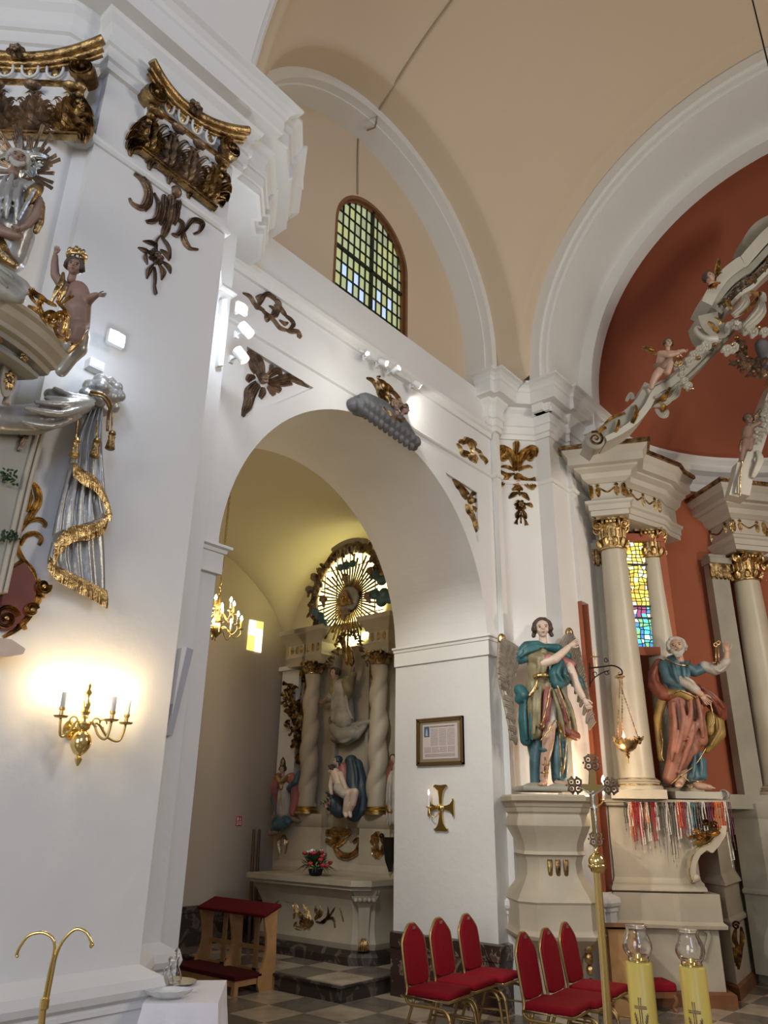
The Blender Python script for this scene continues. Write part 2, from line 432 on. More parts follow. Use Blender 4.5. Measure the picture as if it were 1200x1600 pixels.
# piers ------------------------------------------------------------
def pier(name, outline, mat=M['plaster'], z1=6.64):
    bm = NB(); prism(bm, outline, 0, z1, 'Z'); return struct(name, bm, mat)
RP = [(7.10, 4.37), (7.08, 4.28), (7.17, 4.28), (7.26, 4.37), (7.60, 4.03), (7.60, 3.84), (8.02, 3.84), (8.02, 3.79), (8.56, 3.79)]
pr = pier('wall_northeast', RP + [(8.56, 5.7), (7.10, 5.7)])
LPo = [(0.55, 4.42), (1.24, 3.73), (1.30, 3.72), (1.40, 3.72), (1.46, 3.66), (1.46, 3.59), (2.46, 3.59), (2.46, 3.72), (2.80, 4.10), (2.93, 4.10), (2.93, 4.37)]
pl = pier('wall_northwest', LPo + [(2.93, 5.7), (0.55, 5.7)])
# nave wall continuing to the left behind the pulpit pier
bm = NB(); box(bm, (-3.0, 5.2, 5.0), (7.6, 1.0, 10)); struct('wall_nave', bm, M['plaster'])

bm = NB(); box(bm, (8.11, 3.8, 2.0), (0.18, 0.5, 4.04)); cut(pr, bm)
bm = NB(); box(bm, (8.11, 4.04, 2.0), (0.18, 0.02, 4.04)); box(bm, (8.195, 3.92, 2.0), (0.01, 0.25, 4.03)); box(bm, (8.025, 3.92, 2.0), (0.01, 0.25, 4.03)); struct('wall_niche', bm, M['red'])
# entablature over the piers
ENT = [(0, 6.00), (0.03, 6.00), (0.03, 6.06), (0.05, 6.07), (0.05, 6.16), (0.07, 6.17), (0.07, 6.22), (0.05, 6.23), (0.055, 6.28), (0.075, 6.33), (0.11, 6.37), (0.12, 6.40),
       (0.21, 6.405), (0.22, 6.42), (0.22, 6.55), (0.235, 6.56), (0.245, 6.60), (0.28, 6.63), (0.32, 6.645), (0.32, 6.67), (0, 6.72)]
REN = [(7.02, 4.37), (7.02, 4.34), (7.09, 4.33), (7.09, 4.28), (7.17, 4.28), (7.26, 4.37), (7.60, 4.03), (7.60, 3.84), (8.02, 3.84), (8.02, 3.79), (8.56, 3.79), (8.56, 3.9)]
bm = NB(); sweep(bm, REN, ENT); struct('trim_11', bm, M['plaster_trim'])
LEN = [(0.55, 4.42), (1.24, 3.73), (1.30, 3.72), (1.40, 3.72), (1.46, 3.66), (1.46, 3.59), (2.50, 3.59), (2.50, 3.66), (2.74, 3.66), (2.90, 3.82), (2.86, 3.86), (3.0, 4.0), (3.04, 3.96), (3.2, 4.16), (3.2, 4.37)]
bm = NB(); sweep(bm, LEN, ENT); struct('trim_12', bm, M['plaster_trim'])
bm = NB(); prism(bm, LEN + [(3.2, 4.9), (0.55, 4.9)], 6.0, 6.70, 'Z'); prism(bm, REN + [(8.56, 4.9), (7.02, 4.9)], 6.0, 6.70, 'Z'); struct('trim_13', bm, M['plaster'])
AST = [(0, 5.40), (0.015, 5.40), (0.03, 5.415), (0.035, 5.43), (0.03, 5.445), (0.015, 5.455), (0, 5.46)]
bm = NB(); sweep(bm, RP, AST); struct('trim_14', bm, M['plaster_trim'])
bm = NB(); sweep(bm, LPo, AST); struct('trim_15', bm, M['plaster_trim'])
# base mouldings of the piers
BAS = [(0, 0), (0.05, 0), (0.05, 0.80), (0.065, 0.81), (0.065, 0.83), (0.055, 0.84), (0.085, 0.86), (0.095, 0.89), (0.085, 0.93), (0.05, 0.95), (0.03, 0.96), (0, 0.98)]
bm = NB(); sweep(bm, LPo, BAS); struct('baseboard_west', bm, M['plaster'])
bm = NB(); sweep(bm, RP, BAS); struct('baseboard_east', bm, M['plaster'])
# brown marble plinth of the arch jamb
bm = NB(); sweep(bm, [(JR, YB), (JR, YF), (7.06, YF)], [(0, 0), (0.04, 0), (0.04, 0.42), (0.055, 0.43), (0.055, 0.56), (0, 0.57)]); struct('baseboard_jamb', bm, M['marble'])

# big wall above the great arches, closing the crossing
bm = NB(); box(bm, (5.0, -3.2, 5.0), (12, 0.3, 10)); 
struct('wall_south', bm, M['plaster'])

# ---------------------------------------------------------------- side chapel
CXL, CXR, CY1 = 2.25, 7.85, 8.6
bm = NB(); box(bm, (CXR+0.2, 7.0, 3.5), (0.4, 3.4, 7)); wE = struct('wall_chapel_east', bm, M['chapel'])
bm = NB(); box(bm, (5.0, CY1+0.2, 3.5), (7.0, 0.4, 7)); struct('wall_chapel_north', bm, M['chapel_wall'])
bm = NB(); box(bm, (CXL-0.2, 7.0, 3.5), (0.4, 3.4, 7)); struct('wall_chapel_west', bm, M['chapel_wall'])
bm = NB(); g = []
cx0, cy0, hx, hy = (CXL+CXR)/2, (YB+CY1)/2, (CXR-CXL)/2, (CY1-YB)/2
for i in range(61):
    u = -cos(pi*i/60); row = []
    for j in range(41):
        v = -cos(pi*j/40)
        a = 1.68*sqrt(max(0, 1-u*u*0.98)); b = 1.68*sqrt(max(0, 1-v*v*0.98))
        row.append(bm.verts.new((cx0+u*hx, cy0+v*hy, 3.75+(a**3+b**3)**(1/3.0)+0.05*(1-u*u)*(1-v*v))))
    g.append(row)
for i in range(60):
    for j in range(40): bm.faces.new((g[i][j], g[i+1][j], g[i+1][j+1], g[i][j+1]))
struct('ceiling_chapel', bm, M['chapel'], smooth=True)
bm = NB(); sweep(bm, [(CXL, CY1), (CXR, CY1), (CXR, YB)], [(0, 0), (0.05, 0), (0.05, 0.52), (0.07, 0.53), (0.07, 0.6), (0, 0.6)]); struct('baseboard_chapel', bm, M['marble_dark'])
bm = NB(); box(bm, (7.1, 7.16, 0.065), (1.8, 2.88, 0.13)); box(bm, (7.09, 7.15, 0.14), (1.84, 2.90, 0.02)); struct('floor_step', bm, M['marble_dark'])
bm = NB(); box(bm, (7.1, 7.16, 0.156), (1.8, 2.88, 0.012)); struct('floor_step_top', bm, M['floor'])

# ---------------------------------------------------------------- chancel apse
def apse(t, rx=3.0, ry=2.85): return (8.5+rx*sin(t), AY+ry*cos(t))
bm = NB(); g = []
for i in range(49):
    t = pi*i/48; x, y = apse(t)
    g.append([bm.verts.new((x, y, z)) for z in (0, 3, 6.3)])
for a, b in zip(g, g[1:]):
    for k in range(2): bm.faces.new((a[k], b[k], b[k+1], a[k+1]))
wa_ = struct('wall_apse', bm, M['red'], smooth=True)
bm = NB(); g = []
for i in range(49):
    t = pi*i/48; row = []
    for j in range(25):
        p = pi/2*j/24; row.append(bm.verts.new((8.5+3.0*sin(t)*cos(p), AY+2.85*cos(t)*cos(p), 6.3+3.5*sin(p))))
    g.append(row)
for a, b in zip(g, g[1:]):
    for k in range(24): bm.faces.new((a[k], b[k], b[k+1], a[k+1]))
struct('ceiling_apse', bm, M['red'], smooth=True)
# apse cornice
ACO = [(0, 6.0), (0.04, 6.0), (0.04, 6.12), (0.07, 6.15), (0.12, 6.22), (0.2, 6.26), (0.2, 6.36), (0.26, 6.42), (0.26, 6.46), (0, 6.5)]
bm = NB(); sweep(bm, [apse(pi*i/40) for i in range(41)], ACO); struct('trim_16', bm, M['plaster_trim'])
bm = NB()
prism(bm, [(8.56, 3.80), (8.60, 3.80), (8.60, 3.70), (8.90, 3.62), (8.98, 3.75), (8.9, 4.0), (8.56, 4.0)], 0, 6.2, 'Z'); struct('wall_chancel', bm, M['plaster'])
# ================================================================ CARVING TOOLS
class Panel:
    """a local frame on a plane of the room: x to the viewer's right, y up, z out of the plane"""
    def __init__(s, name, label, cat, px, n, c=None, D=None, group=None, lift=0.0):
        n = Vector(n).normalized()
        o = at(px[0], px[1], D=D) if D is not None else at(px[0], px[1], N=(n, c))
        s.n = n; s.c = n.dot(o); s.o = o + n*lift
        s.xa = _up.cross(n).normalized(); s.ya = n.cross(s.xa)
        s.e = frame_thing(name, label, cat, s.o, s.xa, s.ya, group) if name else None
        s.k = (o-EYEP).dot(FWD)/FPX      # metres per pixel here
        s.lift = lift
    def __call__(s, x, y, dz=0.0):
        p = at(x, y, N=(s.n, s.c)) - s.o
        return Vector((p.dot(s.xa), p.dot(s.ya), dz - 0*s.lift))
    def world(s, v): return s.o + s.xa*v[0] + s.ya*v[1] + s.n*v[2]
NY = (0, -1, 0); NXm = (-1, 0, 0); ND = (-1, -1, 0)
TOCAM = (-cos(AZ), -sin(AZ), 0)

def rib(bm, pts, w, h, lobes=0, n=6, z0=0.0, groove=0.75, tip=0.15, zl=None):
    """a carved ribbon or leaf lying on the local xy plane, through 2d/3d pts; w = half width (number or list)"""
    P = spline([(p[0], p[1], (p[2] if len(p) > 2 else 0)) for p in pts], n); m = len(P); rows = []
    for i, p in enumerate(P):
        t = i/(m-1)
        if isinstance(w, (list, tuple)):
            q = t*(len(w)-1); k = min(int(q), len(w)-2); ww = w[k]+(w[k+1]-w[k])*(q-k)
        else: ww = w*(tip+(1-tip)*sin(pi*min(1, t*0.85+0.15))**0.7)
        if lobes: ww *= 0.72+0.42*abs(sin(lobes*pi*t))
        a = P[max(0, i-1)]; b = P[min(m-1, i+1)]; d = Vector((b[0]-a[0], b[1]-a[1], 0))
        if d.length < 1e-9: d = Vector((0, 1, 0))
        d.normalize(); nn = Vector((-d.y, d.x, 0)); c = Vector((p[0], p[1], z0+p[2]))
        hh = h*min(1, ww/(max(w) if isinstance(w, (list, tuple)) else w)*1.2)
        row = [bm.verts.new(c+nn*(ww*k)+Vector((0, 0, z))) for k, z in ((-1, -0.004), (-0.9, hh*0.3), (-0.62, hh*0.8), (-0.36, hh*0.38), (0, hh*1.05), (0.36, hh*0.38), (0.62, hh*0.8), (0.9, hh*0.3), (1, -0.004))]
        rows.append(row)
    for a, b in zip(rows, rows[1:]):
        for k in range(8): bm.faces.new((a[k], a[k+1], b[k+1], b[k]))
        bm.faces.new((a[8], a[0], b[0], b[8]))
    bm.faces.new(rows[0]); bm.faces.new(rows[-1][::-1])
def spiral(bm, c, r, turns, a0, w, h, sgn=1, z0=0.0, n=26):
    pts = []
    for i in range(n+1):
        t = i/n; rr = r*(1-0.86*t); a = a0+sgn*turns*2*pi*t
        pts.append((c[0]+rr*cos(a), c[1]+rr*sin(a), 0.25*h*t))
    rib(bm, pts, [w, w*0.9, w*0.7, w*0.45], h, n=1, z0=z0)
    ball(bm, (c[0], c[1], z0+h*0.7), w*0.9, seg=8, rings=5)
def rosette(bm, c, r, h, petals=6, z0=0.0):
    for k in range(petals):
        a = 2*pi*k/petals+0.3
        rib(bm, [(c[0]+r*0.1*cos(a), c[1]+r*0.1*sin(a)), (c[0]+r*0.6*cos(a), c[1]+r*0.6*sin(a)), (c[0]+r*cos(a), c[1]+r*sin(a))], [r*0.16, r*0.36, r*0.16], h, n=3, z0=z0)
    for k in range(5):
        a = 2*pi*k/5
        ball(bm, (c[0]+r*0.28*cos(a), c[1]+r*0.28*sin(a), z0+h*0.9), r*0.24, seg=7, rings=5)
    ball(bm, (c[0], c[1], z0+h*1.2), r*0.22, seg=8, rings=5)
def strokes(bm, f, L, k=1.0, h=None, **kw):
    """L = list of (halfwidth px, lobes, [(px,py),...]) traced on panel f"""
    for w, lobes, pts in L:
        ww = [a*f.k*k for a in w] if isinstance(w, (list, tuple)) else w*f.k*k
        hh = h if h else (max(ww) if isinstance(ww, list) else ww)*0.9
        rib(bm, [f(*p[:2]) + Vector((0, 0, (p[2] if len(p) > 2 else 0))) for p in pts], ww, hh, lobes, **kw)

# ---- figures ----------------------------------------------------
def capsule(bm, a, ra, b, rb, seg=12, flat=1.0):
    a, b = Vector(a), Vector(b)
    ball(bm, a, ra, seg=seg, rings=8); ball(bm, b, rb, seg=seg, rings=8)
    if (b-a).length > 1e-5: tube(bm, [a, b], [ra, rb], seg)
def limb(bm, f, pts):
    """pts: (px, py, dz metres, radius px)"""
    Q = [(f(x, y, dz), r*f.k*1.2) for x, y, dz, r in pts]
    for (a, ra), (b, rb) in zip(Q, Q[1:]): capsule(bm, a, ra, b, rb)
def folds(bm, f, L, r=1.6, dz=0.0):
    for pts in L:
        P = spline([tuple(f(x, y, z+dz)) for x, y, z in pts], 5); n = len(P)
        tube(bm, P, [1.25*r*f.k*(0.45+0.75*sin(pi*(0.1+0.8*i/(n-1)))) for i in range(n)], 7)
def head(f, parent, px, py, r, dz=0.1, yaw=0.0, tilt=0.0, skin='skin', hair=None, beard=None, hairlen=0.3, pitch=0.0, voxel=None, eyes=True):
    """a carved head of radius r pixels at a pixel; returns (head object)"""
    s = r*f.k
    T = Matrix.Translation(f(px, py, dz)) @ Matrix.Rotation(tilt, 4, 'Z') @ Matrix.Rotation(yaw, 4, 'Y') @ Matrix.Rotation(pitch, 4, 'X')
    b = NB()
    def E(x, y, z, rr, sx=1, sy=1, sz=1): ball(b, (x*s, y*s, z*s), rr*s, sx, sy, sz, 14, 9, T)
    E(0, 0.12, -0.05, 0.98, 0.86, 1.0, 0.98); E(0, -0.38, 0.22, 0.66, 0.86, 1.0, 0.86); E(0, -0.82, 0.42, 0.28, 1.1, 0.8, 0.9)
    E(-0.36, -0.28, 0.52, 0.30, 1, 1, 0.8); E(0.36, -0.28, 0.52, 0.30, 1, 1, 0.8)                      # cheeks
    E(0, 0.16, 0.80, 0.20, 2.4, 0.55, 0.6)                                                            # brow
    capsule(b, T @ Vector((0, 0.12*s, 0.84*s)), 0.10*s, T @ Vector((0, -0.22*s, 1.06*s)), 0.15*s, 8)    # nose
    E(0, -0.48, 0.84, 0.12, 1.7, 0.5, 0.8); E(0, -0.60, 0.82, 0.12, 1.5, 0.5, 0.8)
    for sg in (-1, 1): E(sg*0.86, -0.08, 0.0, 0.2, 0.5, 1.1, 0.8)
    capsule(b, T @ Vector((0, -0.6*s, -0.15*s)), 0.45*s, T @ Vector((0, -1.5*s, -0.25*s)), 0.5*s)
    h = remeshed('head', b, M[skin], parent, voxel or max(0.004, s*0.07), 3)
    if eyes:
        for nm, mt, Y, Z, X, rx, ry in (('eye', 'eye', 0.04, 0.80, 0.32, 0.13, 0.07), ('eyebrow', 'hair', 0.22, 0.86, 0.34, 0.2, 0.035)):
            for sg in (-1, 1):
                b = NB(); ball(b, (sg*X*s, Y*s, Z*s), s*0.5, rx*2, ry*2, 0.2, 10, 6, T); obj(nm, b, M[mt], h, smooth=True)
        b = NB(); ball(b, (0, -0.535*s, 0.92*s), s*0.5, 0.36, 0.08, 0.16, 10, 6, T); obj('mouth', b, M['lip'], h, smooth=True)
    if hair:
        b = NB(); rr = random.Random(int(px*7+py))
        ball(b, (0, 0.3*s, -0.28*s), s*0.98, 1.0, 0.98, 0.95, 14, 9, T)
        for k in range(26):
            a = pi*(-0.12+1.24*k/25); x = cos(a); y = sin(a)
            for q in range(2):
                zz = 0.35-0.5*q+rr.uniform(-.1, .1)
                ball(b, (x*0.92*s, (0.15+y*0.86)*s, zz*s), s*(0.24+rr.uniform(-.04, .05)), 1, 1, 1, 8, 6, T)
        for sg in (-1, 1):
            for k in range(int(2+hairlen*9)):
                ball(b, (sg*(0.95+0.08*sin(k*2.1))*s, (0.1-k*0.22)*s, (-0.05-0.05*k+0.12*sin(k*1.7))*s), s*0.27, 1, 1, 1, 8, 6, T)
        for k in range(5): ball(b, (rr.uniform(-.5, .5)*s, 0.98*s, rr.uniform(0, .5)*s), s*0.25, 1, 1, 1, 8, 6, T)
        remeshed('hair', b, M[hair], h, max(0.006, s*0.09), 1)
    if beard:
        b = NB(); rr = random.Random(int(px))
        for k in range(16):
            a = pi*(1.0+k/15); x = cos(a)*0.62; y = -0.42+sin(a)*0.55
            ball(b, (x*s, y*s, (0.5+0.28*abs(sin(a)))*s), s*0.22, 1, 1.4, 1, 8, 6, T)
        for k in range(7): ball(b, ((-0.3+0.1*k)*s, (-1.15+0.1*rr.random())*s, 0.72*s), s*0.17, 1, 2.0, 1, 8, 6, T)
        for sg in (-1, 1): ball(b, (sg*0.22*s, -0.4*s, 0.95*s), s*0.12, 1.8, 0.7, 0.8, 8, 6, T)
        remeshed('beard', b, M[beard], h, max(0.006, s*0.08), 1)
    return h
def hand(f, parent, px, py, dz, size, ang, skin='skin', curl=0.3, side=1, palmz=1):
    """hand with palm and five fingers; ang = direction of the fingers in the panel plane, size px"""
    s = size*f.k; b = NB()
    T = Matrix.Translation(f(px, py, dz)) @ Matrix.Rotation(ang-pi/2, 4, 'Z')
    tube(b, [T @ Vector((0, -0.25*s, 0)), T @ Vector((0, 0.1*s, 0)), T @ Vector((0, 0.45*s, 0))], [0.17*s, 0.24*s, 0.26*s], 10, flat=0.55)
    for k, (x, L) in enumerate(((-0.2, 0.42), (-0.07, 0.5), (0.07, 0.47), (0.2, 0.36))):
        p = Vector((x*s, 0.42*s, 0)); d = Vector((x*0.6, 1, 0)).normalized(); q = p; pts = [p-d*0.12*s]; a = 0
        for j in range(3):
            pts.append(q.copy()); a += curl*0.9; q = q + (d*cos(a)+Vector((0, 0, palmz))*sin(a))*(L*s/3)
        pts.append(q)
        tube(b, [T @ v for v in pts], [0.075*s, 0.07*s, 0.065*s, 0.058*s, 0.045*s], 7)
    pts = [Vector((side*0.16*s, 0.0, 0)), Vector((side*0.34*s, 0.18*s, 0.06*s*palmz)), Vector((side*0.42*s, 0.38*s, 0.1*s*palmz)), Vector((side*0.42*s, 0.5*s, 0.12*s*palmz))]
    tube(b, [T @ v for v in pts], [0.1*s, 0.085*s, 0.07*s, 0.05*s], 7)
    o = obj('hand', b, M[skin], parent, smooth=True)
    return o
def foot(bm, f, px, py, dz, size, dirx, dz2=0.08):
    s = size*f.k; p = f(px, py, dz)
    q = p+Vector((dirx*s*0.9, -0.15*s, dz2))
    capsule(bm, p, 0.30*s, q, 0.20*s)
    side = (q-p).normalized().cross(Vector((0, 1, 0))).normalized()
    for k in range(5):
        b = q+side*((k-2)*0.10*s); e = b+(q-p).normalized()*(0.28-0.03*k)*s
        capsule(bm, b, 0.085*s, e, 0.06*s, 8)
def cherubwing(bm, f, base, tip, w, n=6, sgn=1, dz=0.02):
    """a small gilded wing: rows of feathers from base towards tip (pixels)"""
    B = Vector(base); T = Vector(tip); d = T-B; nn = Vector((-d.y, d.x)).normalized()*sgn
    for k in range(n):
        a = B + d*(0.15+0.85*k/n*0.8); e = a + d*0.28 + nn*w*(1.0-0.1*k)
        rib(bm, [f(*a, dz), f(*((a+e)/2+d*0.06), dz+0.01), f(*e, dz)], [1.0*f.k*w*0.16, f.k*w*0.2, f.k*w*0.07], 0.012, n=3)
    rib(bm, [f(*B, dz), f(*(B+d*0.5-nn*w*0.12), dz+0.01), f(*T, dz)], [f.k*w*0.2, f.k*w*0.25, f.k*w*0.05], 0.02, n=4)
# ================================================================ LEFT PIER
FACE = 3.59
# sconce ----------------------------------------------------------
f = Panel('wall_sconce', 'three armed brass candle sconce glowing on the big white pier', 'sconce', (113, 1140), NY, -FACE)
sc = f.e
b = NB()
prof = [(0.004, -0.17), (0.012, -0.155), (0.018, -0.14), (0.01, -0.125), (0.03, -0.11), (0.045, -0.085), (0.05, -0.06), (0.04, -0.03), (0.018, -0.01), (0.03, 0.0), (0.034, 0.02), (0.018, 0.035), (0.014, 0.06), (0.024, 0.075), (0.014, 0.09), (0.02, 0.12), (0.012, 0.14), (0.018, 0.165), (0.008, 0.18), (0.012, 0.195), (0.002, 0.21)]
RX = Matrix.Rotation(-pi/2, 4, 'X')
lathe(b, prof, 20, (0, 0, 0), Matrix.Translation((0, 0, 0.10)) @ RX)
tube(b, [(0, 0, 0.0), (0, 0, 0.10)], 0.012, 8); lathe(b, [(0.05, 0), (0.05, 0.008), (0.03, 0.015)], 20)
obj('body', b, M['brass'], sc, smooth=True, auto=40)
arms = [(-0.115, 0.16), (0.115, 0.14), (0.0, 0.25)]
arms = [(-0.12, 0.10), (0.10, 0.17), (0.215, 0.11)]
for ax_, az_ in arms:
    b = NB(); L = sqrt(ax_**2+(az_-0.1)**2); d = Vector((ax_, 0, az_-0.1))
    pts = spline([tuple(Vector((0, 0.0, 0.1))), tuple(Vector((0, 0.03, 0.1))+d*0.3), tuple(Vector((0, -0.03, 0.1))+d*0.6), tuple(Vector((0, -0.04, 0.1))+d*0.9), tuple(Vector((0, 0.035, 0.1))+d)], 6)
    tube(b, pts, 0.006, 8)
    tube(b, [tuple(Vector((0, 0.03, 0.1))+d*0.45+Vector((0.02*cos(t), 0.02*sin(t), 0))) for t in [k*0.55 for k in range(10)]], 0.004, 6)
    arm = obj('arm', b, M['brass_dull'], sc, smooth=True)
    e = Vector((0, 0.035, 0.1))+d
    b = NB(); lathe(b, [(0.002, 0), (0.028, 0.004), (0.034, 0.012), (0.01, 0.014), (0.009, 0.035), (0.014, 0.04), (0.014, 0.05)], 16, (0, 0, 0), Matrix.Translation(e) @ RX)
    obj('drip_pan', b, M['brass_dull'], arm, smooth=True, auto=40)
    b = NB(); lathe(b, [(0.0115, 0.05), (0.0115, 0.12)], 14, (0, 0, 0), Matrix.Translation(e) @ RX); obj('candle_sleeve', b, M['grey_panel'], arm, smooth=True, auto=40)
    b = NB(); lathe(b, [(0.004, 0.12), (0.013, 0.135), (0.016, 0.15), (0.011, 0.17), (0.002, 0.195)], 12, (0, 0, 0), Matrix.Translation(e) @ RX); obj('bulb', b, M['bulb'], arm, smooth=True)
    w = f.world(e+Vector((0, 0.16, 0.02)))
    lamp('sconce_bulb_light', 'POINT', w, None, 0.36, (1.0, 0.78, 0.5), 0.012)

lamp('pier_flood_light', 'POINT', tuple(at(176, 537, Y=3.30)), None, 1.2, (.75, .86, 1.0), .04)
lamp('arch_flood_light', 'POINT', tuple(at(380, 490, Y=3.75)), None, 4, (.78, .88, 1.0), .04)
lamp('pier_flood_beam', 'SPOT', tuple(at(178, 537, Y=3.15)), (7.6, 3.3, 2.0), 45, (1.0, 0.97, 0.90), .04, spot=44, blend=.6)
lamp('arch_flood_beam', 'SPOT', tuple(at(376, 489, Y=3.55)), (6.87, 4.7, 1.9), 165, (1.0, 0.98, 0.92), .04, spot=50, blend=.5)
lamp('track_glow_light', 'POINT', tuple(at(606, 575, Y=3.7)), None, 4.5, (1, .98, .93), .15)
lamp('track_spot_light', 'SPOT', tuple(at(645, 606, Y=4.15)), tuple(at(700, 690, Y=4.36)), 6, (1, .97, .9), .02, spot=80)
# tilted column loudspeaker --------------------------------------
f = Panel('column_loudspeaker', 'long narrow grey loudspeaker fixed beside the edge of the white pier', 'loudspeaker', (272, 1080), NY, -4.10)
b = NB(); q = [f(287, 1012), f(298, 1016), f(265, 1150), f(254, 1149)]
prism(b, [(p.x, p.y) for p in q], 0.0, 0.03); obj('cabinet', b, M['grey_panel'], f.e)
b = NB(); q = [f(279, 1013), f(287, 1012), f(262, 1125)]
prism(b, [(p.x, p.y) for p in q], 0.0, 0.035); obj('front_grille', b, M['white_plastic'], f.e)

# flood lamps ----------------------------------------------------
def flood(px, py, Y, label, n=NY):
    f = Panel('flood_lamp', label, 'lamp', (px, py), n, -Y)
    b = NB(); box(b, (0, 0, 0.07), (0.10, 0.085, 0.03)); box(b, (0, -0.01, 0.03), (0.02, 0.02, 0.06)); obj('housing', b, M['white_plastic'], f.e)
    b = NB(); lathe(b, [(0.001, 0.085), (0.038, 0.086), (0.038, 0.09), (0.001, 0.092)], 20); obj('lens', b, M['led'], f.e)
    return f
fl1 = flood(170, 537, FACE, 'blazing cold white flood lamp on the pier above the carved knot')
b = NB(); f = Panel('junction_box', 'small white junction box under the flood lamp on the pier', 'box', (143, 575), NY, -FACE)
q = [f(133, 569), f(141, 563), f(157, 570), f(154, 584), f(146, 586), f(130, 578)]
box(b, (0, 0, 0.03), (0.085, 0.055, 0.06)); obj('box_body', b, M['white_plastic'], f.e)
b = NB(); box(b, (0.0, -0.002, 0.062), (0.07, 0.04, 0.004)); obj('cover', b, M['white_plastic'], f.e)
# lamp rail on the narrow strip with a flood lamp and two spots
f = Panel('lamp_rail', 'white vertical lamp rail on the strip between pier and arch', 'rail', (345, 522), NY, -4.10)
b = NB(); q = [f(342, 470), f(350, 470), f(344, 574), f(336, 574)]; prism(b, [(p.x, p.y) for p in q], 0.0, 0.04); obj('rail', b, M['white_plastic'], f.e)
fl2 = flood(368, 488, 4.06, 'blazing cold white flood lamp on the vertical rail beside the arch')
def spot(f, px, py, dz, d, L=0.085, r=0.03, name='spot_lamp', label='', cat='lamp', lit='led_warm', group=None):
    """a cylindrical spot head aimed along the local direction d"""
    e = frame_thing(name, label, cat, f.world(f(px, py, dz)), f.xa, f.ya, group)
    d = Vector(d).normalized(); Q = d.to_track_quat('Z', 'Y').to_matrix().to_4x4()
    b = NB(); lathe(b, [(r*0.6, -L*0.5), (r*0.95, -L*0.42), (r, -L*0.1), (r, L*0.5), (r*0.85, L*0.5), (r*0.8, L*0.4)], 18, (0, 0, 0), Q); obj('lamp_head', b, M['white_plastic'], e, smooth=True, auto=35)
    b = NB(); lathe(b, [(0.001, L*0.42), (r*0.8, L*0.42), (r*0.8, L*0.44), (0.001, L*0.44)], 16, (0, 0, 0), Q); obj('lens', b, M[lit], e)
    b = NB(); tube(b, [(0, 0, -dz), (0, 0, -dz*0.4), (0, 0.0, 0)], 0.01, 8); box(b, (0, 0, -dz+0.01), (0.035, 0.06, 0.02)); obj('bracket', b, M['white_plastic'], e)
    return e
spot(f, 368, 524, 0.12, (0.6, -0.7, 0.4), 0.12, 0.042, label='upper white spot lamp on the vertical rail', group=None)
spot(f, 360, 563, 0.12, (0.5, -0.8, 0.4), 0.12, 0.042, label='lower white spot lamp on the vertical rail', group=None)

# gilded pilaster capitals ---------------------------------------
def acanthus(b, f, base, top, w, h, z=0.0):
    bx, by = base; tx, ty = top
    rib(b, [f(bx, by), f((bx*0.6+tx*0.4), (by*0.6+ty*0.4)), f(tx, ty)], [w*f.k*0.5, w*f.k, w*f.k*0.8, w*f.k*0.3], h, 4, z0=z)
def side_leaf(b, f, base, a, L, w, sgn, h=0.03):
    """fan of curling fingers"""
    bx, by = base
    for k in range(5):
        t = a+sgn*(0.25+k*0.32); l = L*(1-0.13*k)
        m = (bx+l*0.55*cos(t-sgn*0.2), by-l*0.55*sin(t-sgn*0.2)); e = (bx+l*cos(t), by-l*sin(t)); e2 = (bx+l*1.0*cos(t+sgn*0.25), by-l*1.0*sin(t+sgn*0.25)+2)
        rib(b, [f(bx, by), f(*m), f(*e), f(*e2)], [w*f.k*0.5, w*f.k, w*f.k*0.7, w*f.k*0.3], h, 0, n=4)
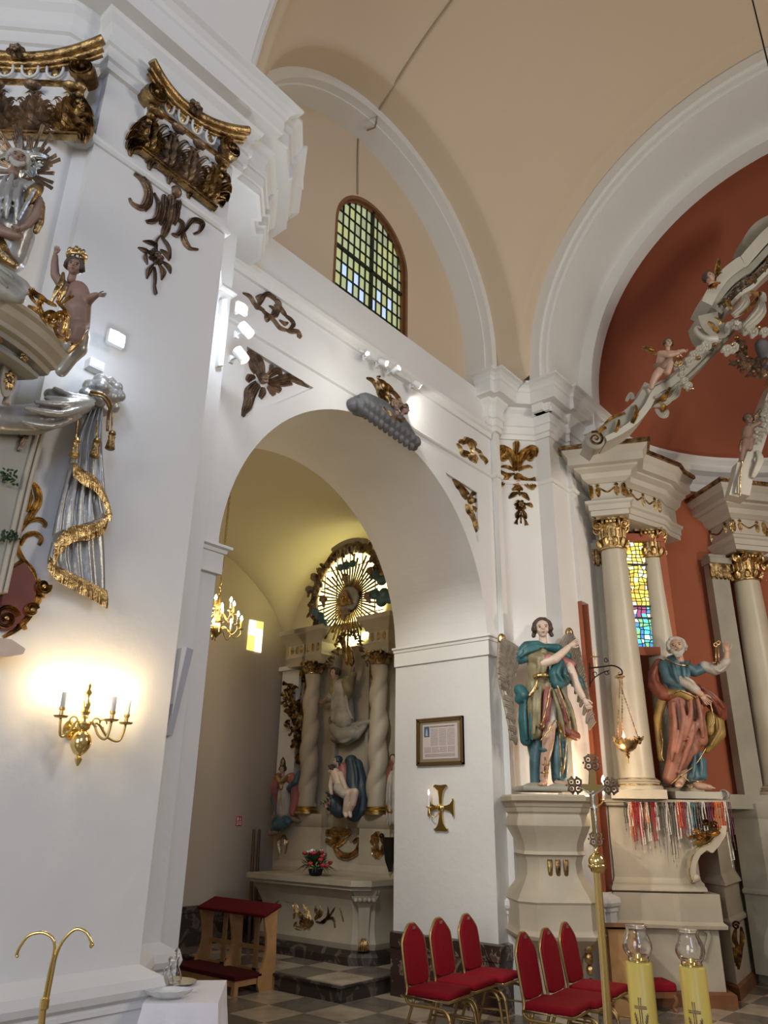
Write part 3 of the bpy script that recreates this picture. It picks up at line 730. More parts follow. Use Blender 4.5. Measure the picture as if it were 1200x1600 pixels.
def pil_capital(name, label, quad, n, c):
    """quad: pixel corners TL TR BR BL of the capital field"""
    TL, TR, BR, BL = [Vector(q) for q in quad]
    ctr = (TL+TR+BR+BL)/4
    f = Panel(name, label, 'capital', ctr, n, c)
    def q(u, v): # u 0..1 left-right, v 0 bottom..1 top
        return (BL*(1-u)+BR*u)*(1-v)+(TL*(1-u)+TR*u)*v
    def g(u, v): return f(*q(u, v))
    b = NB()
    # bell board behind, flaring to the top
    poly = [g(0.06, 0.04), g(0.94, 0.04), g(0.93, 0.3), g(0.96, 0.62), g(1.0, 0.82), g(0.0, 0.82), g(0.04, 0.62), g(0.07, 0.3)]
    prism(b, [(p.x, p.y) for p in poly], -0.01, 0.03); obj('bell', b, M['plaster_trim'], f.e)
    b = NB()  # curved abacus, three mouldings, concave towards the middle
    for dv, rr, dz in ((0.95, 0.032, 0.11), (0.89, 0.022, 0.09), (0.845, 0.015, 0.075)):
        pts = []
        for i in range(25):
            u = -0.03+1.06*i/24; s = 1-abs(2*u-1)**2.2
            p = g(u, dv-0.10*s); p.z = dz*(0.55+0.6*abs(2*u-1)**2); pts.append(tuple(p))
        tube(b, pts, rr, 10)
    obj('abacus', b, M['gold_old'], f.e, smooth=True, auto=50)
    b = NB(); c0 = g(0.5, 0.86)
    rosette(b, (c0.x, c0.y), 0.055, 0.03, 6, 0.09); obj('flower', b, M['gold_brown'], f.e, smooth=True, auto=50)
    for u, sg in ((0.06, 1), (0.94, -1)):
        b = NB(); p = g(u, 0.68); spiral(b, (p.x, p.y), 0.08, 1.8, pi/2, 0.02, 0.04, -sg, 0.085)
        lathe(b, [(0.07, 0), (0.07, 0.085)], 20, (p.x, p.y, 0)); 
        for k in range(3): 
            a_ = g(u, 0.52-0.07*k); ball(b, (a_.x, a_.y, 0.07-0.01*k), 0.03-0.005*k, 1.1, 1, 1, 10, 7)
        obj('volute', b, M['gold_old'], f.e, smooth=True, auto=50)
    b = NB()
    for k in range(4):
        u = 0.26+0.16*k
        pts = []
        for i in range(9):
            a_ = pi*i/8; pp = g(u-0.052*cos(a_), 0.72-0.085*sin(a_)); pp.z = 0.055; pts.append(tuple(pp))
        pts = [tuple(g(u-0.052, 0.76)+Vector((0, 0, .055)))]+pts+[tuple(g(u+0.052, 0.76)+Vector((0, 0, .055)))]
        tube(b, pts, 0.009, 8)
    obj('egg_moulding', b, M['plaster_trim'], f.e, smooth=True)
    b = NB()
    for k in range(4):
        u = 0.26+0.16*k; p = g(u, 0.71); ball(b, (p.x, p.y, 0.035), 0.03, 0.9, 1.3, 0.8, 10, 7)
    rib(b, [tuple(g(0.14, 0.60)+Vector((0, 0, .03))), tuple(g(0.5, 0.60)+Vector((0, 0, .03))), tuple(g(0.86, 0.60)+Vector((0, 0, .03)))], [0.018]*3, 0.03, n=4)
    obj('egg', b, M['gold'], f.e, smooth=True, auto=50)
    w = (TR-TL).length*0.045
    for u in (0.12, 0.37, 0.62, 0.88):
        b = NB(); p0 = q(u, 0.06); p1 = q(u, 0.46)
        acanthus(b, f, p0, p1, w*2.3, 0.08, 0.02)
        up = (q(u, 0.5)-p0); an = atan2(-up.y, up.x)
        for sg in (-1, 1): side_leaf(b, f, p0, an-sg*0.15, up.length*1.0, w*0.95, sg, 0.055)
        ee = g(u, 0.50); ball(b, (ee.x, ee.y, 0.085), 0.036, 1.5, 0.7, 1, 10, 7)
        obj('acanthus_leaf', b, M['gold_old' if u in (.12, .88) else 'gold_brown'], f.e, smooth=True, auto=55)
    b = NB(); rib(b, [tuple(g(-0.0, 0.02)+Vector((0, 0, .02))), tuple(g(0.5, 0.02)+Vector((0, 0, .02))), tuple(g(1.0, 0.02)+Vector((0, 0, .02)))], [0.022]*3, 0.04, n=4)
    obj('astragal', b, M['gold_old'], f.e, smooth=True, auto=50)
    return f
pil_capital('pilaster_capital', 'gilded acanthus capital on the wide face of the white pier', [(224, 112), (367, 212), (332, 332), (215, 240)], NY, -FACE)
d45 = Vector((-1, -1, 0)).normalized()
C45 = d45.dot(Vector((1.10, 3.87, 0)))
pil_capital('pilaster_capital', 'gilded capital over the haloed saint, cut by the left edge of the photo', [(-95, 78), (164, 88), (124, 222), (-70, 216)], d45, C45)
bm = NB()
f = Panel('festoon', 'carved bronze scroll and rose drop under the gilded pier capital', 'ornament', (258, 360), NY, -FACE)
b = NB()
strokes(b, f, [
    ([3, 5, 6, 4, 2], 0, [(209, 272), (222, 284), (230, 305), (222, 325), (207, 320), (202, 310)]),
    ([2, 5, 5, 2], 0, [(222, 275), (232, 295), (233, 318), (226, 330)]),
    ([2, 4, 5, 3], 0, [(240, 302), (247, 322), (242, 344), (228, 347)]),
    ([2, 5, 5, 3, 2], 0, [(288, 362), (300, 345), (315, 350), (311, 362), (302, 366)]),
    ([2, 5, 6, 3, 2], 0, [(286, 360), (287, 376), (295, 388), (309, 390)]),
    ([2, 4, 4, 2], 0, [(276, 342), (284, 352), (276, 368), (268, 366)]),
    ([5, 9, 8, 4], 3, [(268, 300), (267, 325), (262, 350), (253, 372)]),
    ([4, 6, 3], 2, [(256, 305), (255, 330), (250, 352)]), ([3, 5, 3], 2, [(279, 310), (277, 330), (272, 352)]),
    ([1, 2, 1], 0, [(250, 368), (242, 380), (244, 398)]), ([1, 2, 1], 0, [(252, 372), (262, 388), (265, 405)]),
    ([1, 4, 1], 0, [(246, 384), (234, 380), (223, 377)]), ([1, 4, 1], 0, [(236, 396), (224, 392), (215, 387)]), ([1, 4, 1], 0, [(250, 390), (258, 398), (264, 408)]),
    ([1, 5, 1], 0, [(240, 412), (232, 424), (229, 436)]), ([1, 5, 1], 0, [(247, 412), (254, 426), (252, 438)]), ([1, 4, 1], 0, [(252, 408), (262, 418), (266, 428)]),
    ([1, 2, 1.5, 2], 0, [(240, 418), (241, 436), (240, 450), (242, 461)]), ([1, 3, 1], 0, [(230, 414), (226, 404), (228, 396)])], h=0.03)
ball(b, tuple(f(271, 303, 0.03)), 0.04, 1, 1.1, 0.8)
obj('scrollwork', b, M['gold_brown'], f.e, smooth=True, auto=55)
b = NB(); p = f(243, 402); rosette(b, (p.x, p.y), 0.055, 0.03, 7); obj('rose', b, M['gold_brown'], f.e, smooth=True, auto=55)

# pulpit ----------------------------------------------------------
PCX, PCY = 0.88, 3.95
def parc(b, prof, a0, a1, n=40):
    rows = []
    for i in range(n+1):
        t = R_(a0+(a1-a0)*i/n); rows.append([b.verts.new((PCX+r*cos(t), PCY+r*sin(t), z)) for r, z in prof])
    L = len(prof)
    for a, c in zip(rows, rows[1:]):
        for k in range(L): b.faces.new((a[k], a[(k+1) % L], c[(k+1) % L], c[k]))
    b.faces.new(rows[0]); b.faces.new(rows[-1][::-1])
pu = thing('pulpit_canopy', 'round moulded grey sounding board with gold valance at the left edge of the photo', 'canopy', (PCX, PCY, 3.6))
pu_inv = Matrix.Translation((-PCX, -PCY, -3.6))
b = NB(); parc(b, [(0.5, 3.78), (0.88, 3.775), (0.895, 3.765), (0.895, 3.745), (0.875, 3.735), (0.865, 3.70), (0.83, 3.675), (0.825, 3.655), (0.80, 3.65), (0.79, 3.625), (0.765, 3.62), (0.5, 3.62)], -175, -52)
bmesh.ops.transform(b, matrix=pu_inv, verts=b.verts); obj('cornice_ring', b, M['stone'], pu, smooth=True, auto=30)
b = NB(); parc(b, [(0.5, 3.62), (0.755, 3.62), (0.755, 3.585), (0.79, 3.58), (0.80, 3.57), (0.795, 3.555), (0.77, 3.55), (0.5, 3.56)], -175, -58)
bmesh.ops.transform(b, matrix=pu_inv, verts=b.verts); obj('frieze_ring', b, M['stone_grey'], pu, smooth=True, auto=30)
b = NB(); parc(b, [(0.05, 3.56), (0.60, 3.56), (0.60, 3.30), (0.05, 3.30)], -175, -60)
bmesh.ops.transform(b, matrix=pu_inv, verts=b.verts); obj('inner_drum', b, M['wood_pole'], pu, smooth=True, auto=30)
for k, a in enumerate(range(-110, -58, 11)):
    b = NB(); t = R_(a); c = Vector((0.79*cos(t), 0.79*sin(t), 0.0)); Q = Matrix.Translation(c) @ Vector((cos(t), sin(t), 0)).to_track_quat('Z', 'Y').to_matrix().to_4x4()
    for q in range(5): ball(b, (0.014*cos(q*1.257), 0.014*sin(q*1.257), 0), 0.012, seg=7, rings=5, M=Q)
    ball(b, (0, 0, 0.008), 0.011, seg=7, rings=5, M=Q); obj('boss', b, M['gold_old'], pu, smooth=True)
for k, a in enumerate((-106, -95, -84, -74, -65)):
    t = R_(a); ra = Vector((cos(t), sin(t), 0)); c = ra*0.71 + Vector((0, 0, -0.05)); xa = Vector((-sin(t), cos(t), 0))
    Q = Matrix((xa, Vector((0, 0, 1)), ra)).transposed().to_4x4(); Q.translation = c
    b = NB(); poly = [(-0.045, 0.02), (0.045, 0.02), (0.045, -0.07), (0.035, -0.10), (0.015, -0.13), (0, -0.14), (-0.015, -0.13), (-0.035, -0.10), (-0.045, -0.07)]
    prism(b, poly, 0, 0.012, 'Z', Q); lam = obj('lambrequin', b, M['stone'], pu)
    b = NB()
    for q in range(7):
        rib(b, [(0.03*cos(q*0.9)*0.3, -0.05+0.03*sin(q*.9)*0.3), (0.032*cos(q*0.9), -0.055+0.05*sin(q*.9))], [0.007, 0.012, 0.004], 0.01, n=3, z0=0.014)
    bmesh.ops.transform(b, matrix=Q, verts=b.verts); obj('gilt_relief', b, M['gold'], lam, smooth=True)
for a in (-100, -89.5, -79, -69.5, -62):
    t = R_(a); c = Vector((0.70*cos(t), 0.70*sin(t), -0.12)); T = Matrix.Translation(c)
    b = NB(); lathe(b, [(0.004, 0.04), (0.004, 0.0), (0.014, -0.005), (0.012, -0.02), (0.008, -0.025), (0.014, -0.03), (0.019, -0.085), (0.003, -0.09)], 12, (0, 0, 0), T); obj('tassel', b, M['stone'], pu, smooth=True, auto=40)
# curl of cloud closing the rim at the wall
f = Panel('cloud_console', 'grey and gilt cloud scroll joining the sounding board to the pier', 'console', (125, 540), TOCAM, D=3.35)
b = NB(); limb(b, f, [(118, 505, -0.05, 12), (124, 525, 0, 13), (122, 545, 0, 12), (112, 560, 0, 8), (96, 580, 0, 8)]); limb(b, f, [(110, 500, 0, 10), (104, 520, 0.02, 9), (106, 540, 0, 8)])
remeshed('cloud', b, M['drape'], f.e, 0.008, 3)
b = NB(); strokes(b, f, [([2, 4, 4, 2], 0, [(140, 516, .05), (138, 535, .06), (126, 552, .06), (112, 562, .05)]), ([2, 3, 2], 0, [(134, 520, .06), (130, 538, .06), (118, 552, .06)])]); obj('gilt_edge', b, M['gold'], f.e, smooth=True)
# rocaille on the rim
f = Panel('rocaille_crest', 'openwork gilded shell crest standing on the sounding board rim', 'ornament', (75, 490), TOCAM, D=3.02)
b = NB()
strokes(b, f, [([2, 5, 4, 2], 3, [(45, 452), (58, 460), (72, 470), (88, 478)]), ([2, 5, 5, 3], 0, [(60, 470), (64, 488), (76, 505), (92, 512)]), ([2, 4, 5, 3], 3, [(88, 470), (100, 482), (104, 500), (98, 522)]),
  ([2, 4, 2], 0, [(44, 478), (56, 484), (68, 496)]), ([2, 4, 3, 1], 0, [(52, 450), (48, 462), (58, 476)]), ([1, 3, 1], 0, [(92, 478), (106, 466), (116, 462)]), ([1, 3, 1], 0, [(90, 474), (92, 462), (96, 452)]),
  ([2, 3, 2], 0, [(66, 476), (62, 466), (54, 462)]), ([2, 4, 3], 0, [(84, 510), (92, 526), (104, 530), (106, 514)])])
for c_, r_ in (((88, 505), 0.03), ((97, 498), 0.022), ((80, 498), 0.025)):
    p = f(*c_); spiral(b, (p.x, p.y), r_, 1.5, 0.5, 0.007, 0.015, 1, 0.01)
obj('shellwork', b, M['gold'], f.e, smooth=True, auto=55)

# crowned putto
f = Panel('crowned_putto', 'naked carved cherub with a golden crown, arms spread, on the sounding board', 'statue', (122, 500), TOCAM, D=3.25)
b = NB()
limb(b, f, [(122, 455, 0, 14), (124, 470, 0.01, 17), (124, 490, 0.02, 17), (122, 508, 0, 15)])                 # trunk
limb(b, f, [(112, 458, 0, 8), (100, 450, 0.03, 7.5), (93, 442, 0.05, 6), (94, 425, 0.06, 5), (95, 415, 0.06, 4)])   # raised arm
limb(b, f, [(134, 470, 0, 8), (140, 478, 0.03, 7), (152, 478, 0.06, 5.5), (160, 477, 0.07, 4)])
limb(b, f, [(118, 508, 0, 10), (112, 522, 0.06, 9), (108, 538, 0.05, 7)]); limb(b, f, [(128, 508, 0, 10), (130, 524, 0.05, 9), (124, 538, 0.04, 7)])
remeshed('body', b, M['skin_dark'], f.e, 0.006, 3)
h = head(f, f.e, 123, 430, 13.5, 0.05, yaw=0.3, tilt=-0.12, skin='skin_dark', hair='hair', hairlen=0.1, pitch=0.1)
b = NB(); p = f(125, 411, 0.04)
for k in range(14):
    a = 2*pi*k/14; ball(b, (p.x+0.036*cos(a), p.y+0.004*sin(a)+(0.012 if k % 2 else 0), p.z+0.034*sin(a)), 0.010, 1, 1.6, 1, 8, 6)
tube(b, [(p.x+0.036*cos(2*pi*k/20), p.y-0.006, p.z+0.034*sin(2*pi*k/20)) for k in range(20)], 0.007, 7, closed=True)
for k in range(4):
    a = pi*k/4; tube(b, spline([(p.x+0.034*cos(a), p.y, p.z+0.032*sin(a)), (p.x+0.02*cos(a), p.y+0.032, p.z+0.02*sin(a)), (p.x, p.y+0.03, p.z), (p.x-0.02*cos(a), p.y+0.032, p.z-0.02*sin(a)), (p.x-0.034*cos(a), p.y, p.z-0.032*sin(a))], 4), 0.005, 6)
obj('crown', b, M['gold'], f.e, smooth=True)
hand(f, f.e, 95, 410, 0.06, 15, R_(85), 'skin_dark', 0.1); hand(f, f.e, 163, 477, 0.07, 14, R_(-3), 'skin_dark', 0.15, -1)
b = NB(); strokes(b, f, [([2, 4, 5, 3, 1], 0, [(107, 440, .06), (106, 458, .07), (98, 476, .08), (92, 492, .08)]), ([1, 3, 2], 0, [(104, 490, .08), (112, 480, .09), (116, 468, .09)])]); obj('gold_sash', b, M['gold'], f.e, smooth=True)

# saint with a sunburst
f = Panel('haloed_saint', 'bearded carved saint in a grey robe before a gilded sunburst, under the left capital', 'statue', (35, 320), TOCAM, D=3.75)
b = NB()
for k in range(46):
    a = 2*pi*k/46; L = (44, 62, 52, 66, 48)[k % 5]*(0.95 if k % 2 else 1.05)
    c0 = Vector((38, 262)); e = c0+Vector((cos(a), -sin(a)))*L; s0 = c0+Vector((cos(a), -sin(a)))*12
    if k % 4 == 3: continue
    n_ = Vector((sin(a), cos(a)))
    for off in (-1.4, 1.4): 
        pa, pb = f(*(s0+n_*off*0.6), -0.02), f(*(e+n_*off), 0.02); tube(b, [pa, pb], [0.004, 0.006], 5)
obj('sunburst', b, M['gold_brown'], f.e)
b = NB(); p = f(42, 250); rosette(b, (p.x, p.y), 0.11, 0.03, 9, -0.02)
strokes(b, f, [([3, 6, 3], 0, [(42, 252, .02), (60, 248, .02), (76, 250, .01)]), ([3, 6, 3], 0, [(34, 252, .02), (16, 248, .02), (2, 250, .01)]), ([3, 5, 2], 0, [(36, 245, .02), (34, 230, .02), (34, 216, .01)])]); obj('silver_cloud', b, M['silver'], f.e, smooth=True)
h = head(f, f.e, 42, 276, 15, 0.10, yaw=0.5, tilt=-0.1, skin='skin_dark', hair='hair_white', beard='hair_white', hairlen=0.2)
b = NB(); limb(b, f, [(38, 302, 0.02, 15), (34, 330, 0.04, 21), (26, 370, 0.02, 24), (14, 400, 0, 22)]); limb(b, f, [(52, 306, 0.05, 9), (64, 318, 0.1, 9), (72, 330, 0.12, 7)])
limb(b, f, [(22, 308, 0.04, 10), (6, 330, 0.08, 9)])
folds(b, f, [[(40, 306, .14), (36, 340, .16), (30, 375, .13)], [(28, 306, .13), (22, 345, .15), (14, 385, .12)], [(50, 312, .12), (48, 345, .14), (40, 385, .1)]], 3.5)
remeshed('robe', b, M['drape'], f.e, 0.009, 2)
b = NB(); limb(b, f, [(76, 322, 0.12, 7), (72, 335, 0.14, 9), (64, 346, 0.13, 7)]); limb(b, f, [(78, 346, 0.1, 5), (76, 370, 0.1, 5), (70, 385, 0.1, 4)]); limb(b, f, [(4, 330, .1, 8), (2, 352, .1, 7)])
remeshed('gilt_cuff', b, M['gold_old'], f.e, 0.008, 1)
b = NB(); limb(b, f, [(78, 340, 0.12, 4.5), (72, 366, 0.12, 6), (60, 384, 0.13, 5), (52, 388, .13, 4)]); limb(b, f, [(6, 372, .08, 10), (20, 386, .1, 8), (44, 392, .1, 6)]); remeshed('arm', b, M['skin_dark'], f.e, 0.008, 2)
hand(f, f.e, 50, 388, 0.14, 14, R_(200), 'skin_dark', 0.5)
b = NB(); tube(b, [f(76, 338, .17), f(52, 384, .17)], [0.012, 0.010], 6, flat=0.4); obj('sword', b, M['silver'], f.e)
b = NB(); limb(b, f, [(8, 388, .06, 12), (14, 415, .06, 10), (30, 425, .05, 6)]); limb(b, f, [(2, 385, .1, 9), (6, 410, .1, 9)]); remeshed('gilt_mantle', b, M['gold_old'], f.e, 0.009, 2)
# grey cloud base the saint kneels on
f = Panel('carved_cloud', 'dark grey carved cloud under the haloed saint', 'base', (25, 450), TOCAM, D=3.35)
b = NB(); limb(b, f, [(-10, 420, 0, 10), (14, 432, 0, 9), (36, 446, 0, 8), (46, 456, 0, 5)]); limb(b, f, [(-10, 445, 0, 14), (14, 458, 0, 13), (30, 466, 0, 8)])
folds(b, f, [[(-5, 428, .09), (16, 440, .09), (34, 452, .07)], [(-5, 445, .1), (12, 455, .12), (26, 470, .08)]], 3)
remeshed('cloud', b, M['stone_grey'], f.e, 0.008, 2)

# ---- carved curtain ---------------------------------------------
f = Panel('carved_curtain', 'silver grey carved curtain with gold fringe hanging from a knot beside the pulpit', 'curtain', (120, 780), NY, -FACE)
b = NB()
limb(b, f, [(-20, 668, .12, 17), (30, 668, .13, 20), (80, 655, .12, 17), (118, 642, .09, 11), (134, 630, .07, 7)])
limb(b, f, [(60, 628, .12, 8), (84, 640, .11, 9), (112, 640, .09, 8)])
folds(b, f, [[(58, 622, .16), (84, 634, .17), (126, 634, .13)], [(20, 650, .22), (70, 652, .21), (126, 640, .15)], [(0, 662, .25), (60, 668, .23), (122, 646, .16)], [(0, 680, .22), (50, 684, .2), (100, 665, .17)], [(40, 640, .19), (80, 644, .19), (118, 638, .15)]], 4)
remeshed('swag', b, M['drape'], f.e, 0.008, 2)
b = NB(); rr = random.Random(3)
for x, y, r in ((128, 612, 9), (142, 604, 9), (158, 606, 8), (168, 614, 7), (172, 628, 7), (166, 642, 8), (150, 646, 9), (134, 634, 10), (148, 624, 13), (120, 622, 7), (140, 616, 10), (160, 628, 9)):
    p = f(x, y, 0.09+rr.uniform(-.02, .03)); ball(b, p, r*f.k*1.4, 1, 1, 0.9, 10, 8)
remeshed('knot', b, M['drape'], f.e, 0.008, 1)
# hanging cloth, pleated
def sheet(b, f, L, R, z=0.05, amp=0.018, pl=9, n=24, thick=0.02):
    """pleated cloth between a left and a right pixel edge"""
    Ls = spline(L, 8); Rs = spline(R, 8); m = min(len(Ls), len(Rs)); fr = []; bk = []
    for i in range(m):
        a = Vector(Ls[int(i*(len(Ls)-1)/(m-1))]); c = Vector(Rs[int(i*(len(Rs)-1)/(m-1))]); row = []; rb = []
        for j in range(n+1):
            u = j/n; q = a*(1-u)+c*u; zz = z+amp*sin(u*pi*pl+0.5*sin(i*0.3))*sin(pi*min(1, 0.15+u*0.85))
            row.append(b.verts.new(f(q.x, q.y, zz))); rb.append(b.verts.new(f(q.x, q.y, zz-thick)))
        fr.append(row); bk.append(rb)
    for i in range(m-1):
        for j in range(n):
            b.faces.new((fr[i][j], fr[i][j+1], fr[i+1][j+1], fr[i+1][j])); b.faces.new((bk[i][j], bk[i+1][j], bk[i+1][j+1], bk[i][j+1]))
        b.faces.new((fr[i][0], fr[i+1][0], bk[i+1][0], bk[i][0])); b.faces.new((fr[i][n], bk[i][n], bk[i+1][n], fr[i+1][n]))
    for j in range(n):
        b.faces.new((fr[0][j], bk[0][j], bk[0][j+1], fr[0][j+1])); b.faces.new((fr[m-1][j], fr[m-1][j+1], bk[m-1][j+1], bk[m-1][j]))
b = NB(); sheet(b, f, [(126, 648), (108, 690), (96, 730)], [(146, 646), (144, 700), (149, 780)], 0.10, 0.02, 7); c1 = obj('upper_fold', b, M['drape'], f.e, smooth=True)
b = NB(); sheet(b, f, [(98, 738), (84, 790), (74, 840)], [(146, 770), (150, 800), (154, 812)], 0.07, 0.018, 9); c2 = obj('middle_fold', b, M['drape'], f.e, smooth=True)
b = NB(); sheet(b, f, [(76, 850), (70, 875), (72, 885)], [(152, 815), (156, 870), (157, 930)], 0.045, 0.016, 9); c3 = obj('lower_fold', b, M['drape'], f.e, smooth=True)
def fringe(b, f, top, drop, z, n):
    P = spline([(p[0], p[1], 0) for p in top], 8); D = spline([(p[0], p[1], 0) for p in drop], 8); rr = random.Random(n)
    for k in range(n):
        i = k/(n-1)*(len(P)-1); j = int(i); t = i-j; j2 = min(j+1, len(P)-1)
        a = Vector(P[j])*(1-t)+Vector(P[j2])*t; dd = Vector(D[min(int(i*len(D)/len(P)), len(D)-1)])
        e = a + Vector((dd.x, dd.y, 0))
        tube(b, [f(a.x, a.y, z), f((a.x*.5+e.x*.5)+rr.uniform(-.6, .6), (a.y*.5+e.y*.5), z+0.012), f(e.x, e.y, z+0.004+rr.uniform(0, .008))], [1.6*f.k, 1.9*f.k, 1.5*f.k], 5)
b = NB(); fringe(b, f, [(97, 732), (112, 744), (128, 752), (140, 768), (149, 788), (153, 802)], [(-1, 22), (0, 24), (0, 22), (-1, 22)], 0.115, 44); obj('fringe', b, M['gold'], c1)
b = NB(); fringe(b, f, [(153, 804), (146, 818), (126, 825), (100, 828), (82, 842), (72, 858)], [(-1, 20), (0, 24), (-1, 26), (-2, 30)], 0.085, 52); obj('fringe', b, M['gold'], c2)
b = NB(); fringe(b, f, [(68, 874), (80, 888), (100, 898), (120, 908), (140, 918), (156, 926)], [(-3, 20), (-2, 24), (0, 26), (0, 28)], 0.06, 50); obj('fringe', b, M['gold'], c3)
b = NB(); tube(b, [tuple(f(x, y, z)) for x, y, z in spline([(118, 626, .15), (132, 634, .19), (144, 648, .19), (146, 662, .15), (149, 684, .12)], 6)], 0.008, 8); tube(b, [tuple(f(x, y, z)) for x, y, z in spline([(116, 630, .15), (130, 638, .19), (142, 652, .18), (146, 664, .15)], 6)], 0.007, 8); obj('cord', b, M['gold_old'], f.e, smooth=True)
for x, y in ((94, 712), (126, 712), (150, 700)):
    b = NB(); T = Matrix.Translation(f(x, y, 0.15)) @ Matrix.Rotation(pi/2, 4, 'X') @ Matrix.Rotation(pi, 4, 'X')
    tube(b, [f(x+(4 if x < 120 else 2), y-42, 0.15), f(x+1, y-16, 0.15)], 0.005, 6)
    p = f(x, y, .15)
    lathe(b, [(0.004, 0.06), (0.016, 0.05), (0.02, 0.035), (0.012, 0.028), (0.02, 0.02), (0.016, 0.005), (0.026, -0.05), (0.02, -0.055), (0.002, -0.055)], 14, (0, 0, 0), Matrix.Translation(p) @ Matrix.Rotation(-pi/2, 4, 'X'))
    obj('tassel', b, M['gold_old' if x != 94 else 'gold'], f.e, smooth=True, auto=45)

# ---- pulpit back board ------------------------------------------
f = Panel('panelled_board', 'dark grey panelled back board of the pulpit at the left edge', 'panel', (10, 850), NY, -FACE, lift=0.0)
b = NB(); q = [f(60, 672), f(38, 760), f(0, 930), f(-60, 930), (f(-60, 672))]; prism(b, [(p.x, p.y) for p in q], 0.0, 0.07); obj('board', b, M['stone_grey'], f.e)
b = NB(); q = [f(58, 676), f(35, 762), f(-4, 930)]
for o_ in (0, -9):
    tube(b, [f(58+o_, 676, .075), f(35+o_, 762, .075), f(-4+o_, 930, .075)], 0.012, 8)
obj('moulding', b, M['stone'], f.e)
b = NB(); p = f(26, 685, .08); rosette(b, (p.x, p.y), 0.03, 0.02, 5, .08); strokes(b, f, [([3, 5, 4, 2], 3, [(30, 680, .08), (26, 692, .08), (20, 704, .08), (17, 712, .08)])]); obj('pendant', b, M['gold_brown'], f.e, smooth=True)
f = Panel('rocaille_ornament', 'curling gilded frame with a red ground beside the pulpit board', 'ornament', (35, 880), NY, -FACE)
b = NB(); q = [f(*p) for p in ((34, 880), (50, 905), (52, 930), (40, 958), (14, 985), (-6, 985), (0, 930), (16, 890))]; prism(b, [(p.x, p.y) for p in q], 0.0, 0.03); obj('red_ground', b, mat('red painted ground', (.14, .02, .012), .5), f.e)
b = NB()
strokes(b, f, [([3, 7, 7, 4], 0, [(44, 752), (56, 762), (60, 782), (50, 802), (38, 820)]), ([2, 4, 4, 2], 3, [(44, 758), (48, 778), (42, 800)]),
 ([3, 5, 5, 3], 0, [(32, 830), (44, 815), (60, 812), (70, 818), (68, 824)]), ([3, 5, 5, 3], 0, [(32, 852), (40, 838), (54, 834), (64, 842), (60, 852)]), ([4, 5, 5, 4], 0, [(30, 830), (26, 852), (34, 872), (50, 892)]),
 ([4, 6, 6, 4], 0, [(20, 890), (34, 880), (48, 890), (56, 910)]), ([4, 6, 6, 5, 3], 0, [(58, 905), (62, 928), (50, 955), (30, 980), (4, 996)]), ([3, 5, 5, 3], 0, [(56, 925), (50, 945), (36, 965), (16, 978)]),
 ([2, 4, 2], 0, [(14, 896), (28, 898), (40, 902)]), ([2, 4, 2], 0, [(10, 908), (26, 906), (38, 912)]), ([2, 4, 2], 0, [(6, 920), (22, 918), (34, 926)]), ([2, 4, 2], 0, [(2, 934), (18, 930), (30, 938)]), ([2, 4, 2], 0, [(0, 948), (12, 944), (22, 952)]),
 ([3, 5, 3], 0, [(46, 960), (36, 972), (40, 984)]), ([2, 5, 4], 0, [(50, 905), (62, 915), (66, 935)])])
for c_, r_, s_ in (((4, 968), 0.06, 1), ((62, 918), 0.035, -1), ((44, 955), 0.03, 1)):
    p = f(*c_); spiral(b, (p.x, p.y), r_, 1.6, 0.4, 0.014, 0.03, s_, 0.02)
obj('gilded_scrolls', b, M['gold'], f.e, smooth=True, auto=55)
f = Panel('pulpit_ledge', 'pale marbled ledge end below the gilded frame at the left edge', 'ledge', (5, 1018), NY, -FACE)
b = NB(); q = [f(*p) for p in ((-40, 1000), (2, 1003), (24, 1018), (20, 1026), (-2, 1030), (-40, 1030))]; prism(b, [(p.x, p.y) for p in q], 0.0, 0.10); obj('ledge_board', b, M['skin_pale'], f.e)
f = Panel('leafy_garland', 'dark green leafy garland hanging on the pulpit board at the left edge', 'garland', (3, 770), NY, -FACE)
b = NB(); rr = random.Random(5)
for k in range(60):
    x = rr.uniform(-14, 12); y = rr.choice((rr.uniform(744, 764), rr.uniform(838, 850))); a = rr.uniform(0, 6.28)
    rib(b, [f(x, y, .09+rr.uniform(0, .03)), f(x+5*cos(a), y+5*sin(a), .10)], [0.003, 0.007, 0.001], 0.004, n=3)
obj('leaves', b, M['foliage'], f.e)

# ---- brass hook stand, table, cruets -----------------------------
D0 = 2.55
f = Panel('brass_hook_stand', 'polished brass stand with two curved hooks at the lower left', 'stand', (84, 1500), TOCAM, D=D0)
b = NB(); tube(b, [f(58, 1680, 0), f(67, 1575, 0)], 0.011, 12); lathe(b, [(0.011, 0), (0.015, 0.004), (0.015, 0.03), (0.011, 0.034)], 14, (0, 0, 0), Matrix.Translation(f(68, 1578, 0)) @ Matrix.Rotation(-pi/2, 4, 'X')); 
ft = f(58, 1680, 0); p0 = f.world(ft)
tube(b, [ft, ft+Vector((0, -(p0.z-0.02), 0))], 0.011, 12); lathe(b, [(0.14, 0), (0.14, 0.012), (0.03, 0.03), (0.011, 0.05)], 28, (0, 0, 0), Matrix.Translation(ft+Vector((0, -p0.z, 0))) @ Matrix.Rotation(-pi/2, 4, 'X'))
obj('pole', b, M['brass'], f.e, smooth=True, auto=40)
